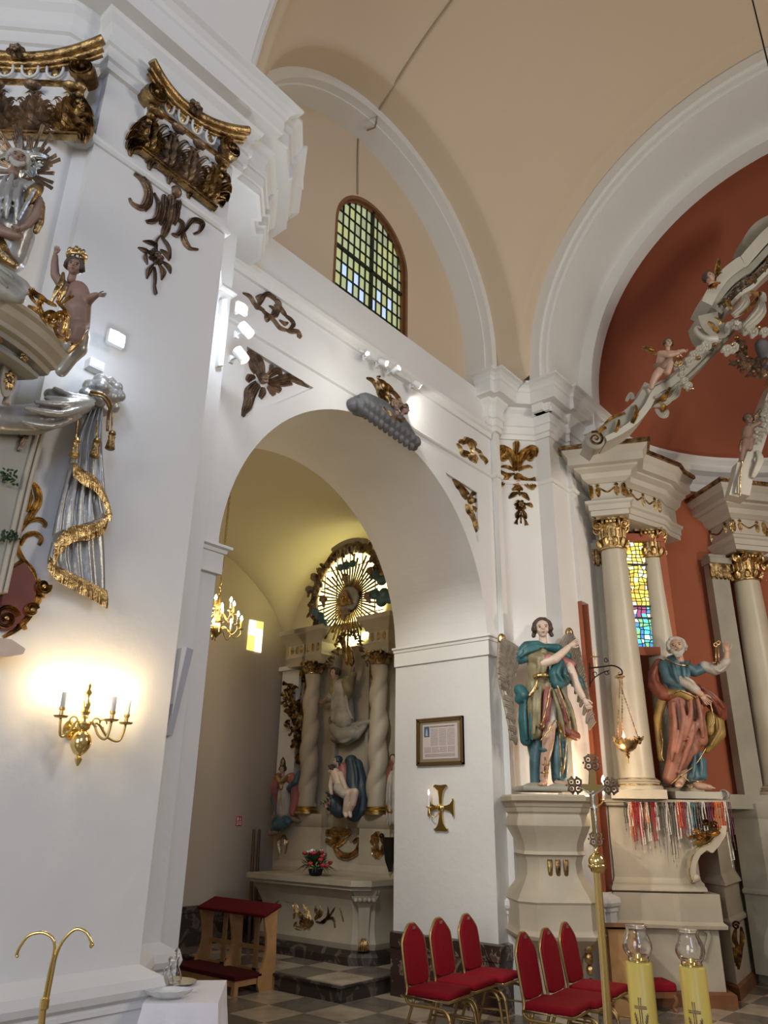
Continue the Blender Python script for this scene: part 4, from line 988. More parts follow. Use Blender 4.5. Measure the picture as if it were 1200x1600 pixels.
for L in ([(66, 1577), (77, 1520), (85, 1485), (82, 1466), (66, 1457), (45, 1462), (32, 1478), (26, 1491), (27, 1494)], [(71, 1578), (82, 1520), (88, 1492), (100, 1468), (118, 1452), (134, 1456), (142, 1470), (142, 1479), (145, 1476)]):
    b = NB(); P = spline([tuple(f(x, y, 0)) for x, y in L], 8); tube(b, P, [0.0055]*(len(P)-6)+[0.0045]*6, 10); ball(b, P[-1], 0.0055); obj('hook', b, M['brass'], f.e, smooth=True)

TZ = 0.85
q = [at(228, 1568, Z=TZ), at(343, 1567, Z=TZ), at(350, 1532, Z=TZ)]
A_, B_, C_ = q; D_ = A_+(C_-B_)
tb = thing('credence_table', 'small square table under a white cloth at the foot of the pier', 'table', ((A_+C_)/2).to_tuple()[:2]+(0,))
cen = (A_+C_)/2; cen.z = 0
b = NB(); box(b, (0, 0, 0.84), (0.30, 0.30, 0.02)); 
ux = (B_-A_).normalized(); uy = (D_-A_).normalized(); wx = (B_-A_).length; wy = (D_-A_).length
TM = Matrix((ux, Vector((0, 0, 1)).cross(ux), Vector((0, 0, 1)))).transposed().to_4x4()
b = NB(); box(b, (0, 0, TZ-0.025), (wx-0.02, wy-0.02, 0.025), TM); obj('tabletop', b, M['wood'], tb)
for sx in (-1, 1):
    for sy in (-1, 1):
        b = NB(); box(b, (sx*(wx/2-0.04), sy*(wy/2-0.04), (TZ-0.04)/2), (0.035, 0.035, TZ-0.04), TM); obj('leg', b, M['wood'], tb)
b = NB(); rows = []; N_ = 96
for lev, (z, fl) in enumerate([(TZ, -0.02), (TZ+0.001, 0.0), (TZ-0.03, 0.006), (TZ-0.12, 0.012), (TZ-0.3, 0.03), (TZ-0.5, 0.045), (TZ-0.66, 0.06)]):
    row = []
    for i in range(N_):
        t = i/N_*4; s_ = int(t); u = t-s_; hx, hy = wx/2+0.004, wy/2+0.004
        c_ = [(-hx, -hy), (hx, -hy), (hx, hy), (-hx, hy)]; a_ = Vector(c_[s_]); e_ = Vector(c_[(s_+1) % 4]); p = a_*(1-u)+e_*u
        d = p.normalized(); wv = 0 if lev < 3 else (0.012*(lev-2)*sin(i*2*pi/N_*11+0.8)); cor = (abs(2*u-1)**6)*0.05*(lev > 2)*(lev-2)/3
        if lev == 0: p = p*0.92
        v = Vector((p.x+d.x*(fl+wv+cor if lev > 0 else 0), p.y+d.y*(fl+wv+cor if lev > 0 else 0), z)); row.append(b.verts.new(cen + TM.to_3x3() @ v))
    rows.append(row)
for a_, c_ in zip(rows, rows[1:]):
    for i in range(N_): b.faces.new((a_[i], a_[(i+1) % N_], c_[(i+1) % N_], c_[i]))
b.faces.new(rows[0][::-1])
tag(obj('tablecloth', b, M['cloth'], smooth=True, auto=50), 'white linen cloth with a thin gold hem line draped over the small table', 'tablecloth')
b = NB(); p = at(266, 1540, Z=TZ); lathe(b, [(0.001, 0.004), (0.07, 0.004), (0.095, 0.012), (0.10, 0.016), (0.094, 0.018), (0.07, 0.010), (0.001, 0.010)], 32); t = obj('silver_tray', b, M['silver'], smooth=True, auto=40); t.location = p+ux*0.03+uy*0.02; tag(t, 'round silver tray under the glass cruets on the white cloth', 'tray')
def cruet(px, py, H, label, stop=True, tint='glass'):
    p = at(px, py, Z=TZ+0.012); e = thing('glass_cruet', label, 'cruet', p, group=None)
    b = NB(); k = H/0.15
    lathe(b, [(0.001, 0.0), (0.024*k, 0.0), (0.032*k, 0.012*k), (0.034*k, 0.03*k), (0.026*k, 0.055*k), (0.012*k, 0.085*k), (0.009*k, 0.105*k), (0.014*k, 0.118*k), (0.012*k, 0.118*k), (0.007*k, 0.105*k), (0.010*k, 0.085*k), (0.023*k, 0.055*k), (0.030*k, 0.03*k), (0.028*k, 0.014*k), (0.001, 0.008)], 24)
    obj('bottle', b, M['glass'], e, smooth=True, auto=50)
    b = NB(); lathe(b, [(0.005*k, 0.108*k), (0.008*k, 0.12*k), (0.006*k, 0.125*k), (0.012*k, 0.135*k), (0.014*k, 0.145*k), (0.009*k, 0.156*k), (0.001, 0.16*k)], 18); obj('stopper', b, M['glass'], e, smooth=True)
    b = NB(); tube(b, spline([(-0.010*k, 0, 0.11*k), (-0.035*k, 0, 0.10*k), (-0.04*k, 0, 0.07*k), (-0.03*k, 0, 0.045*k)], 6), 0.003*k, 7); obj('handle', b, M['glass'], e, smooth=True)
cruet(272, 1540, 0.155, 'taller stoppered glass cruet with pale wine on the tray')
cruet(262, 1543, 0.125, 'shorter glass cruet with a red drop on its neck, left on the tray')
b = NB(); N_ = 40; rows = []
for r, z in ((0.001, 0.006), (0.05, 0.004), (0.085, 0.02), (0.10, 0.036), (0.094, 0.036), (0.08, 0.026), (0.045, 0.011), (0.001, 0.011)):
    rows.append([b.verts.new(((r+(0.006*sin(i*2*pi/N_*10) if r > 0.06 else 0))*cos(2*pi*i/N_)*1.1, (r+(0.006*sin(i*2*pi/N_*10) if r > 0.06 else 0))*sin(2*pi*i/N_)*0.75, z)) for i in range(N_)])
for a_, c_ in zip(rows, rows[1:]):
    for i in range(N_): b.faces.new((a_[i], a_[(i+1) % N_], c_[(i+1) % N_], c_[i]))
o = obj('glass_dish', b, M['glass_frost'], smooth=True, auto=60); o.location = at(262, 1560, Z=TZ+0.002); o.rotation_euler.z = atan2(ux.y, ux.x); tag(o, 'fluted oval glass dish at the near edge of the small table', 'dish')
b = NB(); box(b, (0, 0, 0.003), (0.09, 0.06, 0.005)); o = obj('folded_napkin', b, M['cloth']); o.location = at(296, 1548, Z=TZ+0.001); o.rotation_euler.z = atan2(ux.y, ux.x); tag(o, 'small folded white napkin beside the glass dish', 'napkin')
# ================================================================ ARCADE WALL ORNAMENTS
def rocaille(label, L, px, n=NY, c=-YF, mt='gold_brown', spir=(), grp=None, name='rocaille_ornament', h=None):
    f = Panel(name, label, 'ornament', px, n, c, group=grp)
    b = NB(); strokes(b, f, L, h=h, k=1.5)
    for c_, r_, t_, s_ in spir:
        p = f(*c_); spiral(b, (p.x, p.y), r_, t_, 0.6, r_*0.22, r_*0.5, s_, 0.01)
    obj('scrollwork', b, M[mt], f.e, smooth=True, auto=55)
    return f
rocaille('tarnished rocaille scroll high on the arcade wall beside the lamp rail', [
    ([1, 3, 3, 2], 0, [(379, 458), (390, 464), (398, 476), (412, 486)]), ([2, 4, 3, 2], 2, [(404, 478), (408, 466), (418, 460), (430, 470)]), ([2, 3, 3, 2], 0, [(410, 486), (420, 494), (430, 492), (436, 482)]),
    ([2, 4, 3, 2], 2, [(428, 468), (434, 474), (440, 486), (447, 494)]), ([2, 3, 3, 2], 0, [(418, 492), (428, 502), (436, 512), (446, 516)]), ([2, 3, 3, 1], 0, [(446, 494), (454, 500), (458, 508), (450, 516)]),
    ([1, 3, 3, 2], 0, [(440, 512), (452, 518), (464, 518), (468, 526), (464, 524)]), ([1, 3, 1], 0, [(408, 470), (402, 466), (408, 460)]), ([1, 3, 1], 0, [(420, 478), (428, 484), (424, 492)]), ([1, 3, 1], 0, [(414, 492), (416, 500), (422, 498)]), ([1, 3, 1], 0, [(428, 476), (434, 484), (432, 496)]), ([1, 3, 1], 0, [(436, 500), (444, 506), (450, 504)]), ([1, 3, 1], 0, [(396, 470), (400, 480), (410, 482)]), ([1, 3, 1], 2, [(422, 464), (428, 462), (434, 464)])], (424, 492))
rocaille('small gilded rocaille scroll on the arcade wall next to the frontal pilaster', [
    ([1, 3, 3, 2], 0, [(713, 693), (718, 700), (722, 710), (730, 712)]), ([2, 4, 3, 2], 2, [(722, 694), (728, 688), (736, 690), (742, 700)]), ([2, 4, 4, 2], 2, [(730, 690), (736, 700), (738, 712), (746, 718)]),
    ([1, 3, 3, 2], 0, [(740, 700), (748, 706), (752, 714), (759, 720), (757, 724)]), ([1, 3, 2], 0, [(722, 704), (730, 708), (734, 716), (744, 722)]), ([1, 3, 1], 0, [(726, 692), (720, 690), (716, 692)]), ([1, 3, 1], 0, [(734, 694), (740, 692), (744, 696)])],
    (736, 706), mt='gold')
f = rocaille('large gilded palmette ornament at the top of the frontal pilaster', [
    ([2, 4, 3], 2, [(806, 736), (806, 716), (807, 696), (807, 690)]), ([2, 5, 5, 3], 2, [(805, 734), (800, 715), (790, 702), (780, 704), (779, 712)]), ([2, 5, 5, 3], 2, [(809, 734), (816, 714), (826, 702), (835, 704), (836, 714)]),
    ([2, 4, 4, 2], 2, [(784, 698), (782, 708), (786, 716), (794, 714)]), ([2, 4, 4, 2], 2, [(830, 698), (832, 710), (828, 716), (820, 712)]),
    ([1, 2.5, 2, 1], 0, [(804, 736), (796, 731), (788, 729), (783, 730)]), ([1, 2.5, 2, 1], 0, [(810, 736), (818, 731), (826, 729), (832, 731)]), ([1, 2.5, 2, 1], 0, [(804, 740), (794, 742), (786, 739), (779, 734)]), ([1, 2.5, 2, 1], 0, [(812, 741), (818, 748), (828, 750), (836, 746)]),
    ([1, 3, 3, 1], 0, [(780, 742), (790, 746), (782, 758), (785, 748)]), ([1, 3, 3, 1], 0, [(812, 742), (820, 754), (832, 762), (836, 748)]), ([1, 3, 3, 2], 0, [(800, 742), (790, 748), (784, 756), (784, 745)]), ([1, 3, 3, 1], 0, [(814, 744), (826, 752), (834, 760), (836, 752)]),
    ([1, 4, 1], 0, [(803, 748), (809, 744), (815, 748)]), ([1, 4, 1], 0, [(801, 757), (809, 753), (816, 757)]), ([1, 4, 1], 0, [(800, 766), (809, 762), (817, 766)]), ([1, 2, 1], 0, [(808, 740), (809, 752), (809, 768)])],
    (808, 725), ND, Vector(ND).normalized().dot(Vector((7.43, 4.2, 0))), mt='gold')
f = rocaille('gilded rose hanging on a stem on the frontal pilaster', [
    ([1, 1.3, 1.3, 1], 0, [(811, 753), (811, 765), (812, 775)]), ([1, 3.5, 1], 0, [(810, 770), (802, 773), (795, 779)]), ([1, 3.5, 1], 0, [(813, 770), (820, 774), (827, 782)]), ([1, 3, 1], 0, [(822, 788), (828, 789), (832, 793)]),
    ([1, 2.5, 1], 0, [(812, 796), (808, 804), (807, 810)]), ([1, 2.5, 1], 0, [(816, 796), (820, 804), (822, 811)]), ([.8, 1, 2.5], 0, [(814, 804), (808, 812), (806, 819)]), ([.8, 1, 2.5], 0, [(814, 804), (820, 812), (823, 821)]), ([.8, 1, 1], 0, [(814, 800), (814, 812), (814, 818)])],
    (813, 790), ND, Vector(ND).normalized().dot(Vector((7.43, 4.2, 0))), mt='gold_old', name='rose_pendant')
b = NB(); p = f(813, 790); rosette(b, (p.x, p.y), 0.075, 0.04, 7); obj('rose', b, M['gold_old'], f.e, smooth=True, auto=55)

# spandrel carvings
f = Panel('spandrel_carving', 'tarnished carved mask with spreading leaf fronds in the left spandrel panel', 'ornament', (410, 595), NY, -(YF+0.035))
b = NB()
strokes(b, f, [([3, 6, 6, 3], 0, [(406, 592), (400, 575), (394, 560), (388, 548)]), ([3, 5, 5, 3], 0, [(410, 588), (408, 572), (404, 562), (398, 556)]), ([3, 6, 6, 3], 0, [(400, 598), (388, 612), (386, 630), (378, 650)]), ([3, 5, 5, 3], 0, [(404, 602), (394, 618), (388, 636), (382, 644)]),
  ([3, 6, 6, 5, 3], 0, [(418, 598), (436, 594), (452, 590), (466, 596), (481, 603)]), ([3, 5, 5, 3], 0, [(414, 592), (426, 582), (434, 580), (438, 586)]), ([3, 5, 3], 0, [(418, 604), (424, 612), (428, 618)]), ([3, 5, 3], 0, [(410, 606), (410, 614), (406, 622)]), ([2, 4, 4, 2], 0, [(396, 600), (392, 616), (390, 630)]), ([2, 4, 4, 2], 0, [(420, 602), (438, 600), (456, 600)]), ([2, 4, 2], 0, [(420, 590), (424, 576), (422, 570)]), ([2, 4, 2], 0, [(424, 606), (434, 610), (438, 606)]), ([2, 3, 2], 0, [(398, 584), (392, 574), (390, 562)]), ([2, 5, 3], 0, [(398, 590), (390, 590), (386, 596)])], k=1.3)
obj('leaf_fronds', b, M['gold_brown'], f.e, smooth=True, auto=55)
b = NB(); ball(b, f(409, 592, .02), 9*f.k, 1, 1.15, 0.9, 12, 8); ball(b, f(409, 594, .055), 2.5*f.k); ball(b, f(405, 590, .05), 2*f.k); ball(b, f(413, 590, .05), 2*f.k); capsule(b, f(405, 599, .04), 2*f.k, f(413, 599, .04), 2*f.k)
remeshed('mask', b, M['gold_brown'], f.e, 0.007, 1)
f = Panel('spandrel_carving', 'gilded carved mask with drooping leaf fronds in the right spandrel panel', 'ornament', (732, 785), NY, -(YF+0.035))
b = NB()
strokes(b, f, [([1, 5, 5, 3], 2, [(705, 745), (714, 758), (722, 770), (728, 780)]), ([3, 5, 5, 2], 2, [(732, 788), (736, 804), (742, 820), (746, 836)]), ([2, 4, 2], 0, [(734, 776), (740, 770), (744, 768)]), ([2, 4, 2], 0, [(738, 784), (744, 782), (748, 786)]),
  ([2, 4, 2], 0, [(728, 788), (730, 798), (736, 806)]), ([2, 4, 3], 0, [(738, 792), (744, 798), (746, 806)]), ([2, 3, 2], 0, [(714, 752), (722, 762), (732, 772)])], k=1.2)
obj('leaf_fronds', b, M['gold_old'], f.e, smooth=True, auto=55)
b = NB(); ball(b, f(733, 782, .02), 6.5*f.k, 1, 1.15, 0.9, 12, 8); ball(b, f(733, 783, .05), 2*f.k); ball(b, f(730, 780, .045), 1.6*f.k); ball(b, f(736, 780, .045), 1.6*f.k); remeshed('mask', b, M['gold_old'], f.e, 0.007, 1)

# keystone cloud with two cherub heads
f = Panel('keystone_cloud', 'dark grey carved cloud with two cherub heads over the arch crown', 'ornament', (596, 650), NY, -YF)
b = NB()
limb(b, f, [(548, 634, .03, 9), (566, 630, .04, 12), (586, 642, .05, 14), (606, 658, .06, 14), (622, 672, .05, 12), (636, 686, .04, 9), (645, 700, .02, 5)])
limb(b, f, [(556, 640, .02, 9), (574, 648, .03, 7), (600, 664, .02, 7)])
folds(b, f, [[(551+k*8.2, 622+k*6.5+2*(k % 2), .10), (555+k*8.0, 636+k*6.0, .13), (563+k*7.6, 647+k*5.2, .07)] for k in range(11)], 5.5)
folds(b, f, [[(546+k*8.2, 628+k*6.5, .09), (550+k*8.0, 642+k*6.0, .11), (556+k*7.6, 652+k*5.2, .06)] for k in range(11)], 3.5)
remeshed('cloud', b, M['greycloud'], f.e, 0.008, 0)
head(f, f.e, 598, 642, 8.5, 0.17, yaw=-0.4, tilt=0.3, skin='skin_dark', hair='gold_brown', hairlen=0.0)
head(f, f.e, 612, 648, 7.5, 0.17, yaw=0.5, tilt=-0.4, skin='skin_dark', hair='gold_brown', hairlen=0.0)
b = NB(); strokes(b, f, [([2, 4, 4, 2], 3, [(586, 648, .14), (594, 658, .15), (606, 664, .15), (616, 660, .14)]), ([2, 4, 2], 0, [(582, 640, .13), (584, 650, .14), (592, 656, .15)])]); obj('collar', b, M['gold_old'], f.e, smooth=True)
rocaille('gilded rocaille crest standing over the keystone cherubs', [
    ([1, 3, 3, 2], 0, [(572, 591), (580, 594), (586, 602), (590, 612)]), ([2, 3, 3, 2], 2, [(590, 594), (598, 598), (606, 604), (614, 612)]), ([2, 3, 3, 2], 0, [(590, 596), (592, 608), (600, 616), (610, 620)]), ([2, 3, 3, 2], 0, [(606, 604), (604, 614), (610, 624), (618, 628)]),
    ([2, 3, 3, 2], 0, [(596, 600), (602, 610), (612, 612), (620, 622)]), ([2, 3, 3, 2], 0, [(614, 612), (622, 622), (626, 632), (633, 638), (635, 632)]), ([1, 3, 2], 0, [(600, 616), (604, 626), (600, 634)]), ([1, 3, 2], 0, [(612, 622), (620, 632), (618, 642)]), ([1, 3, 1], 0, [(588, 612), (594, 620), (604, 624)]),
    ([1, 2, 1], 0, [(592, 594), (590, 590), (594, 588)])], (603, 612), mt='gold_old', name='rocaille_crest')

# lamp track over the arch
f = Panel('lamp_track', 'thin white lamp track on the moulding above the arch', 'rail', (610, 580), NY, -4.31)
b = NB(); a, c = f(560, 548, .02), f(652, 604, .02); tube(b, [a, c], 0.012, 6); obj('track', b, M['white_plastic'], f.e)
spot(f, 568, 560, 0.07, (-0.9, -0.1, 0.4), 0.10, 0.026, label='first spot lamp on the track, nearest the pier, pointing sideways')
spot(f, 588, 571, 0.09, (0.3, -0.5, 0.8), 0.09, 0.034, label='second spot lamp on the track over the arch')
spot(f, 606, 583, 0.10, (0.1, 0.2, 1.0), 0.09, 0.034, label='brightly glowing third spot lamp right above the keystone crest', lit='led')
spot(f, 641, 605, 0.09, (0.7, -0.5, 0.5), 0.09, 0.034, label='fourth spot lamp on the track, farthest from the pier')

# ---------------------------------------------------------------- window 1
YW = 4.76
wn = thing('window_1', None, None, (WX, YW, WZ)); wn['kind'] = 'structure'
def wv(x, z, y=0.0): return (x-WX, y, z-WZ)
def archline(r, n=30, zb=6.35): return [wv(WX-r, zb)]+[wv(WX-r*cos(pi*i/n), WZ+r*sin(pi*i/n)) for i in range(n+1)]+[wv(WX+r, zb)]
def archband(b, r0, r1, y0, y1, n=40, zb=6.35):
    A = [wv(WX-r1, zb)]+[wv(WX-r1*cos(pi*i/n), WZ+r1*sin(pi*i/n)) for i in range(n+1)]+[wv(WX+r1, zb)]
    B = [wv(WX-r0, zb)]+[wv(WX-r0*cos(pi*i/n), WZ+r0*sin(pi*i/n)) for i in range(n+1)]+[wv(WX+r0, zb)]
    V = [[b.verts.new((p[0], y, p[2])) for p in L] for y in (y0, y1) for L in (A, B)]
    for i in range(len(A)-1):
        for P, Q in ((V[0], V[1]), (V[3], V[2]), (V[2], V[0]), (V[1], V[3])): b.faces.new((P[i], P[i+1], Q[i+1], Q[i]))
b = NB(); archband(b, 0.60, 0.645, -0.06, 0.08); archband(b, 0.575, 0.60, -0.02, 0.08); o = obj('window_frame', b, M['wood_dark'], wn)
zb_ = at(580, 425, Y=YW).z
b = NB(); box(b, wv(WX+0.03, 7.35), (0.035, 0.05, 2.12)); 
box(b, wv(WX, zb_), (1.16, 0.05, 0.03)); obj('glazing_bar', b, M['lead'], wn)
b = NB()
def inside(x, z, r=0.58): return (z <= WZ and abs(x-WX) < r) or (z > WZ and (x-WX)**2+(z-WZ)**2 < r*r)
cw, chh = 0.0975, 0.172
for k in range(-6, 7):
    x = WX+0.03+k*cw
    if abs(x-WX) >= 0.575: continue
    zt = WZ+sqrt(0.58**2-(x-WX)**2); box(b, wv(x, (6.35+zt)/2), (0.009, 0.02, zt-6.35))
z = zb_-14*chh
while z < WZ+0.58:
    if z > 6.35:
        hw = 0.58 if z <= WZ else sqrt(max(0, 0.58**2-(z-WZ)**2)); box(b, wv(WX, z), (2*hw, 0.02, 0.009))
    z += chh
obj('lead_lattice', b, M['lead'], wn)
def panemat(name, c, s):
    return emit(name, c, s)
PM = [panemat('pale green glass', (0.52, 0.60, 0.34), 0.20), panemat('sky blue glass', (0.50, 0.66, 0.90), 0.34), panemat('yellow green glass', (0.56, 0.60, 0.27), 0.20), panemat('dim olive glass', (0.40, 0.46, 0.28), 0.20)]
b = NB(); rr = random.Random(9)
blue = {(-5, -2), (-3, -2), (-4, -3), (-2, -3), (-3, -4), (0, -3), (1, -2), (2, -3), (3, -2), (-5, -5)}
for k in range(-6, 6):
    for j in range(-10, 8):
        x0, z0 = WX+0.03+k*cw, zb_+j*chh; q = []
        if not (inside(x0+cw/2, z0+chh/2, 0.60)): continue
        fc = b.faces.new([b.verts.new(wv(x, z, 0.012)) for x, z in ((x0, z0), (x0+cw, z0), (x0+cw, z0+chh), (x0, z0+chh))])
        fc.material_index = 1 if (k, j) in blue else (3 if (j > 1 and rr.random() < .5) else rr.choice((0, 2)))
me = bpy.data.meshes.new('pane'); b.to_mesh(me); b.free(); o = bpy.data.objects.new('pane', me); COL.objects.link(o); o.parent = wn
for m_ in PM: me.materials.append(m_)

# ================================================================ ARCH JAMB
JN, JC = NXm, -JR
f = Panel('framed_document', 'framed printed document with a small blue picture hanging on the arch jamb', 'picture', (689, 1158), JN, JC)
TL_, TR_, BR_, BL_ = f(652, 1126), f(724, 1117), f(727, 1193), f(655, 1198)
xl, xr, yb, yt = (TL_.x+BL_.x)/2, (TR_.x+BR_.x)/2, (BL_.y+BR_.y)/2, (TL_.y+TR_.y)/2
def rect(b, x0, y0, x1, y1, z0, z1): box(b, ((x0+x1)/2, (y0+y1)/2, (z0+z1)/2), (abs(x1-x0), abs(y1-y0), z1-z0))
b = NB(); w_ = 0.035
for wa, z1 in ((w_, 0.03), (w_*0.45, 0.038)):
    rect(b, xl, yb, xl+wa, yt, 0, z1); rect(b, xr-wa, yb, xr, yt, 0, z1); rect(b, xl, yb, xr, yb+wa, 0, z1); rect(b, xl, yt-wa, xr, yt, 0, z1)
obj('frame', b, mat('bronze frame', (0.16, 0.10, 0.045), 0.4, 0.6), f.e)
b = NB(); rect(b, xl+.03, yb+.03, xr-.03, yt-.03, 0, 0.012); obj('mount', b, mat('olive mount', (0.24, 0.19, 0.12), 0.7), f.e)
b = NB(); px0, px1, py0, py1 = xl+.075, xr-.075, yb+.065, yt-.065; rect(b, px0, py0, px1, py1, 0.012, 0.016); sh = obj('paper_sheet', b, mat('pinkish paper', (0.55, 0.47, 0.45), 0.8), f.e)
b = NB(); rect(b, px0+.02, py1-.13, px0+.09, py1-.02, .016, .018); obj('picture_field', b, mat('blue print', (0.05, 0.10, 0.17), 0.7), sh)
b = NB(); tube(b, [(px0+.055, py1-.12, .019), (px0+.055, py1-.07, .019), (px0+.055, py1-.045, .019)], [0.016, 0.011, 0.004], 8, flat=0.1); obj('picture_figure', b, mat('pale blue print', (0.35, 0.42, 0.48), 0.7), sh)
b = NB(); rr = random.Random(4); W_ = px1-px0
def lines(x0, x1, y0, y1, n, th=0.0035):
    for k in range(n):
        y = y1-(y1-y0)*k/n; x = x0
        while x < x1-0.006:
            l = rr.uniform(.006, .022); rect(b, x, y-th, min(x+l, x1-rr.uniform(0, .01)), y, .016, .0172); x += l+.005
lines(px0+.1, px1-.03, py1-.035, py1-.02, 2, .006)
for k in range(3): lines(px0+.11+k*(W_-.13)/3, px0+.10+(k+1)*(W_-.13)/3, py0+.13, py1-.05, 15)
for k in range(4): lines(px0+.02+k*(W_-.04)/4, px0+.01+(k+1)*(W_-.04)/4, py0+.06, py0+.12, 6)
lines(px0+.03, px1-.03, py0+.015, py0+.05, 4)
obj('printed_lines', b, mat('grey print', (0.13, 0.11, 0.11), 0.8), sh)

f = Panel('cross_sconce', 'brass cross shaped wall sconce with one candle under the framed document', 'sconce', (691, 1262), JN, JC)
b = NB(); s_ = 0.185
def flare(ang):
    T = Matrix.Rotation(ang, 4, 'Z'); L = s_*1.15 if abs(sin(ang)) < .5 else s_*0.85
    L = s_*(1.15 if ang in (0, pi) else 0.85)
    prism(b, [(-0.018, 0.02), (0.018, 0.02), (0.02, L*0.45), (0.035, L*0.75), (0.075, L*0.97), (0.085, L*0.92), (0.09, L), (0.07, L*1.06), (0.0, L*1.03), (-0.07, L*1.06), (-0.09, L), (-0.085, L*0.92), (-0.075, L*0.97), (-0.035, L*0.75), (-0.02, L*0.45)], 0.02, 0.032, 'Z', T)
for a in (0, pi/2, pi, -pi/2): flare(a)
obj('cross_plate', b, M['brass'], f.e)
b = NB(); ball(b, (0, 0, .035), 0.04, 1, 1, 0.7, 16, 10); obj('boss', b, M['brass'], f.e, smooth=True)
b = NB(); tube(b, spline([(0.0, -0.03, .03), (-0.03, -0.09, .08), (-0.08, -0.07, .10), (-0.10, -0.01, .10)], 6), 0.006, 8); lathe(b, [(0.004, -0.01), (0.03, 0), (0.035, 0.008), (0.01, 0.01)], 16, (0, 0, 0), Matrix.Translation((-0.10, 0.0, .10)) @ RX); obj('candle_arm', b, M['brass'], f.e, smooth=True)
b = NB(); tube(b, [(-0.10, 0.005, .10), (-0.10, 0.12, .10)], 0.011, 12); obj('candle', b, M['cloth'], f.e, smooth=True, auto=40)
b = NB(); lathe(b, [(0.002, 0.12), (0.008, 0.13), (0.009, 0.145), (0.002, 0.175)], 10, (0, 0, 0), Matrix.Translation((-0.10, 0, .10)) @ RX); obj('bulb', b, emit('dim flame bulb', (1, .62, .28), 6), f.e, smooth=True)
# ================================================================ SIDE CHAPEL
# mensa: the altar table --------------------------------------------
XF = 6.98
al = thing('altar_table', 'beige painted stone altar table with gilded tendril relief and corner pilaster', 'altar', (7.3, 7.0, 0.16))
def inv(o): return Matrix.Translation(-o.location)
def put(o, b): bmesh.ops.transform(b, matrix=inv(o), verts=b.verts)
def plan(x0, y0, y1, ch, xb=7.84): return [(xb, y1), (x0+0.0, y1), (x0, y0+ch), (x0+ch, y0), (xb, y0)]
b = NB(); prism(b, plan(6.84, 6.05, 7.95, 0.16), 0.94, 1.0, 'Z'); prism(b, plan(6.87, 6.08, 7.92, 0.16), 0.90, 0.94, 'Z'); put(al, b); obj('altar_top', b, M['stone'], al)
b = NB()
prof = [(0, 0.30), (0.02, 0.36), (0.0, 0.42), (-0.015, 0.5), (-0.015, 0.6), (0.0, 0.7), (0.04, 0.8), (0.075, 0.86), (0.09, 0.90), (-0.3, 0.90), (-0.3, 0.30)]
pth = [(7.84, 7.84), (7.02, 7.84), (7.02, 6.34), (7.2, 6.16), (7.84, 6.16)]
sweep(b, pth[::-1] if False else pth, [(-a if False else a, z) for a, z in prof]); put(al, b); obj('body', b, M['stone'], al, smooth=True, auto=30)
b = NB(); sweep(b, pth, [(-0.3, 0.14), (0.07, 0.14), (0.07, 0.24), (0.05, 0.27), (0.02, 0.30), (-0.3, 0.30)]); put(al, b); obj('plinth', b, M['marble_dark'], al)
# corner pilaster
d = Vector((-1, -1, 0)).normalized(); cc = Vector((7.11, 6.25, 0))
Q = Matrix((Vector((1, -1, 0)).normalized(), Vector((0, 0, 1)), d)).transposed().to_4x4(); Q.translation = cc-al.location
b = NB()
for (w0, z0, w1, z1, t0, t1) in ((0.07, .30, .055, .5, .03, .03), (.055, .5, .065, .72, .03, .05), (.065, .72, .12, .80, .05, .09), (.13, .80, .15, .84, .10, .12), (.12, .84, .14, .9, .10, .13)):
    v = [b.verts.new(Q @ Vector(p)) for p in ((-w0, z0, -.05), (w0, z0, -.05), (w0, z0, t0), (-w0, z0, t0), (-w1, z1, -.05), (w1, z1, -.05), (w1, z1, t1), (-w1, z1, t1))]
    for F in ((0, 3, 2, 1), (4, 5, 6, 7), (0, 1, 5, 4), (1, 2, 6, 5), (2, 3, 7, 6), (3, 0, 4, 7)): b.faces.new([v[i] for i in F])
for k in range(5): ball(b, (-0.10+0.05*k, 0.80, 0.11), 0.026, seg=8, rings=6, M=Q)
obj('corner_pilaster', b, M['stone'], al, smooth=True, auto=40)
b = NB()
for k in range(5): tube(b, [Q @ Vector((-.05+.025*k, .30, .05)), Q @ Vector((-.04+.02*k, .36, .05)), Q @ Vector((-.02+.01*k, .42, .035))], [0.018, 0.014, 0.005], 8)
obj('gilded_foot', b, M['gold'], al, smooth=True)
f = Panel(None, None, None, (487, 1425), NXm, -7.035)
def local_relief(name, f, mt, parent, L, k=1.0, h=0.02):
    b = NB(); strokes(b, f, L, k=k, h=h)
    T = Matrix((f.xa, f.ya, f.n)).transposed().to_4x4(); T.translation = f.o - parent.location
    bmesh.ops.transform(b, matrix=T, verts=b.verts); return obj(name, b, M[mt], parent, smooth=True, auto=55)
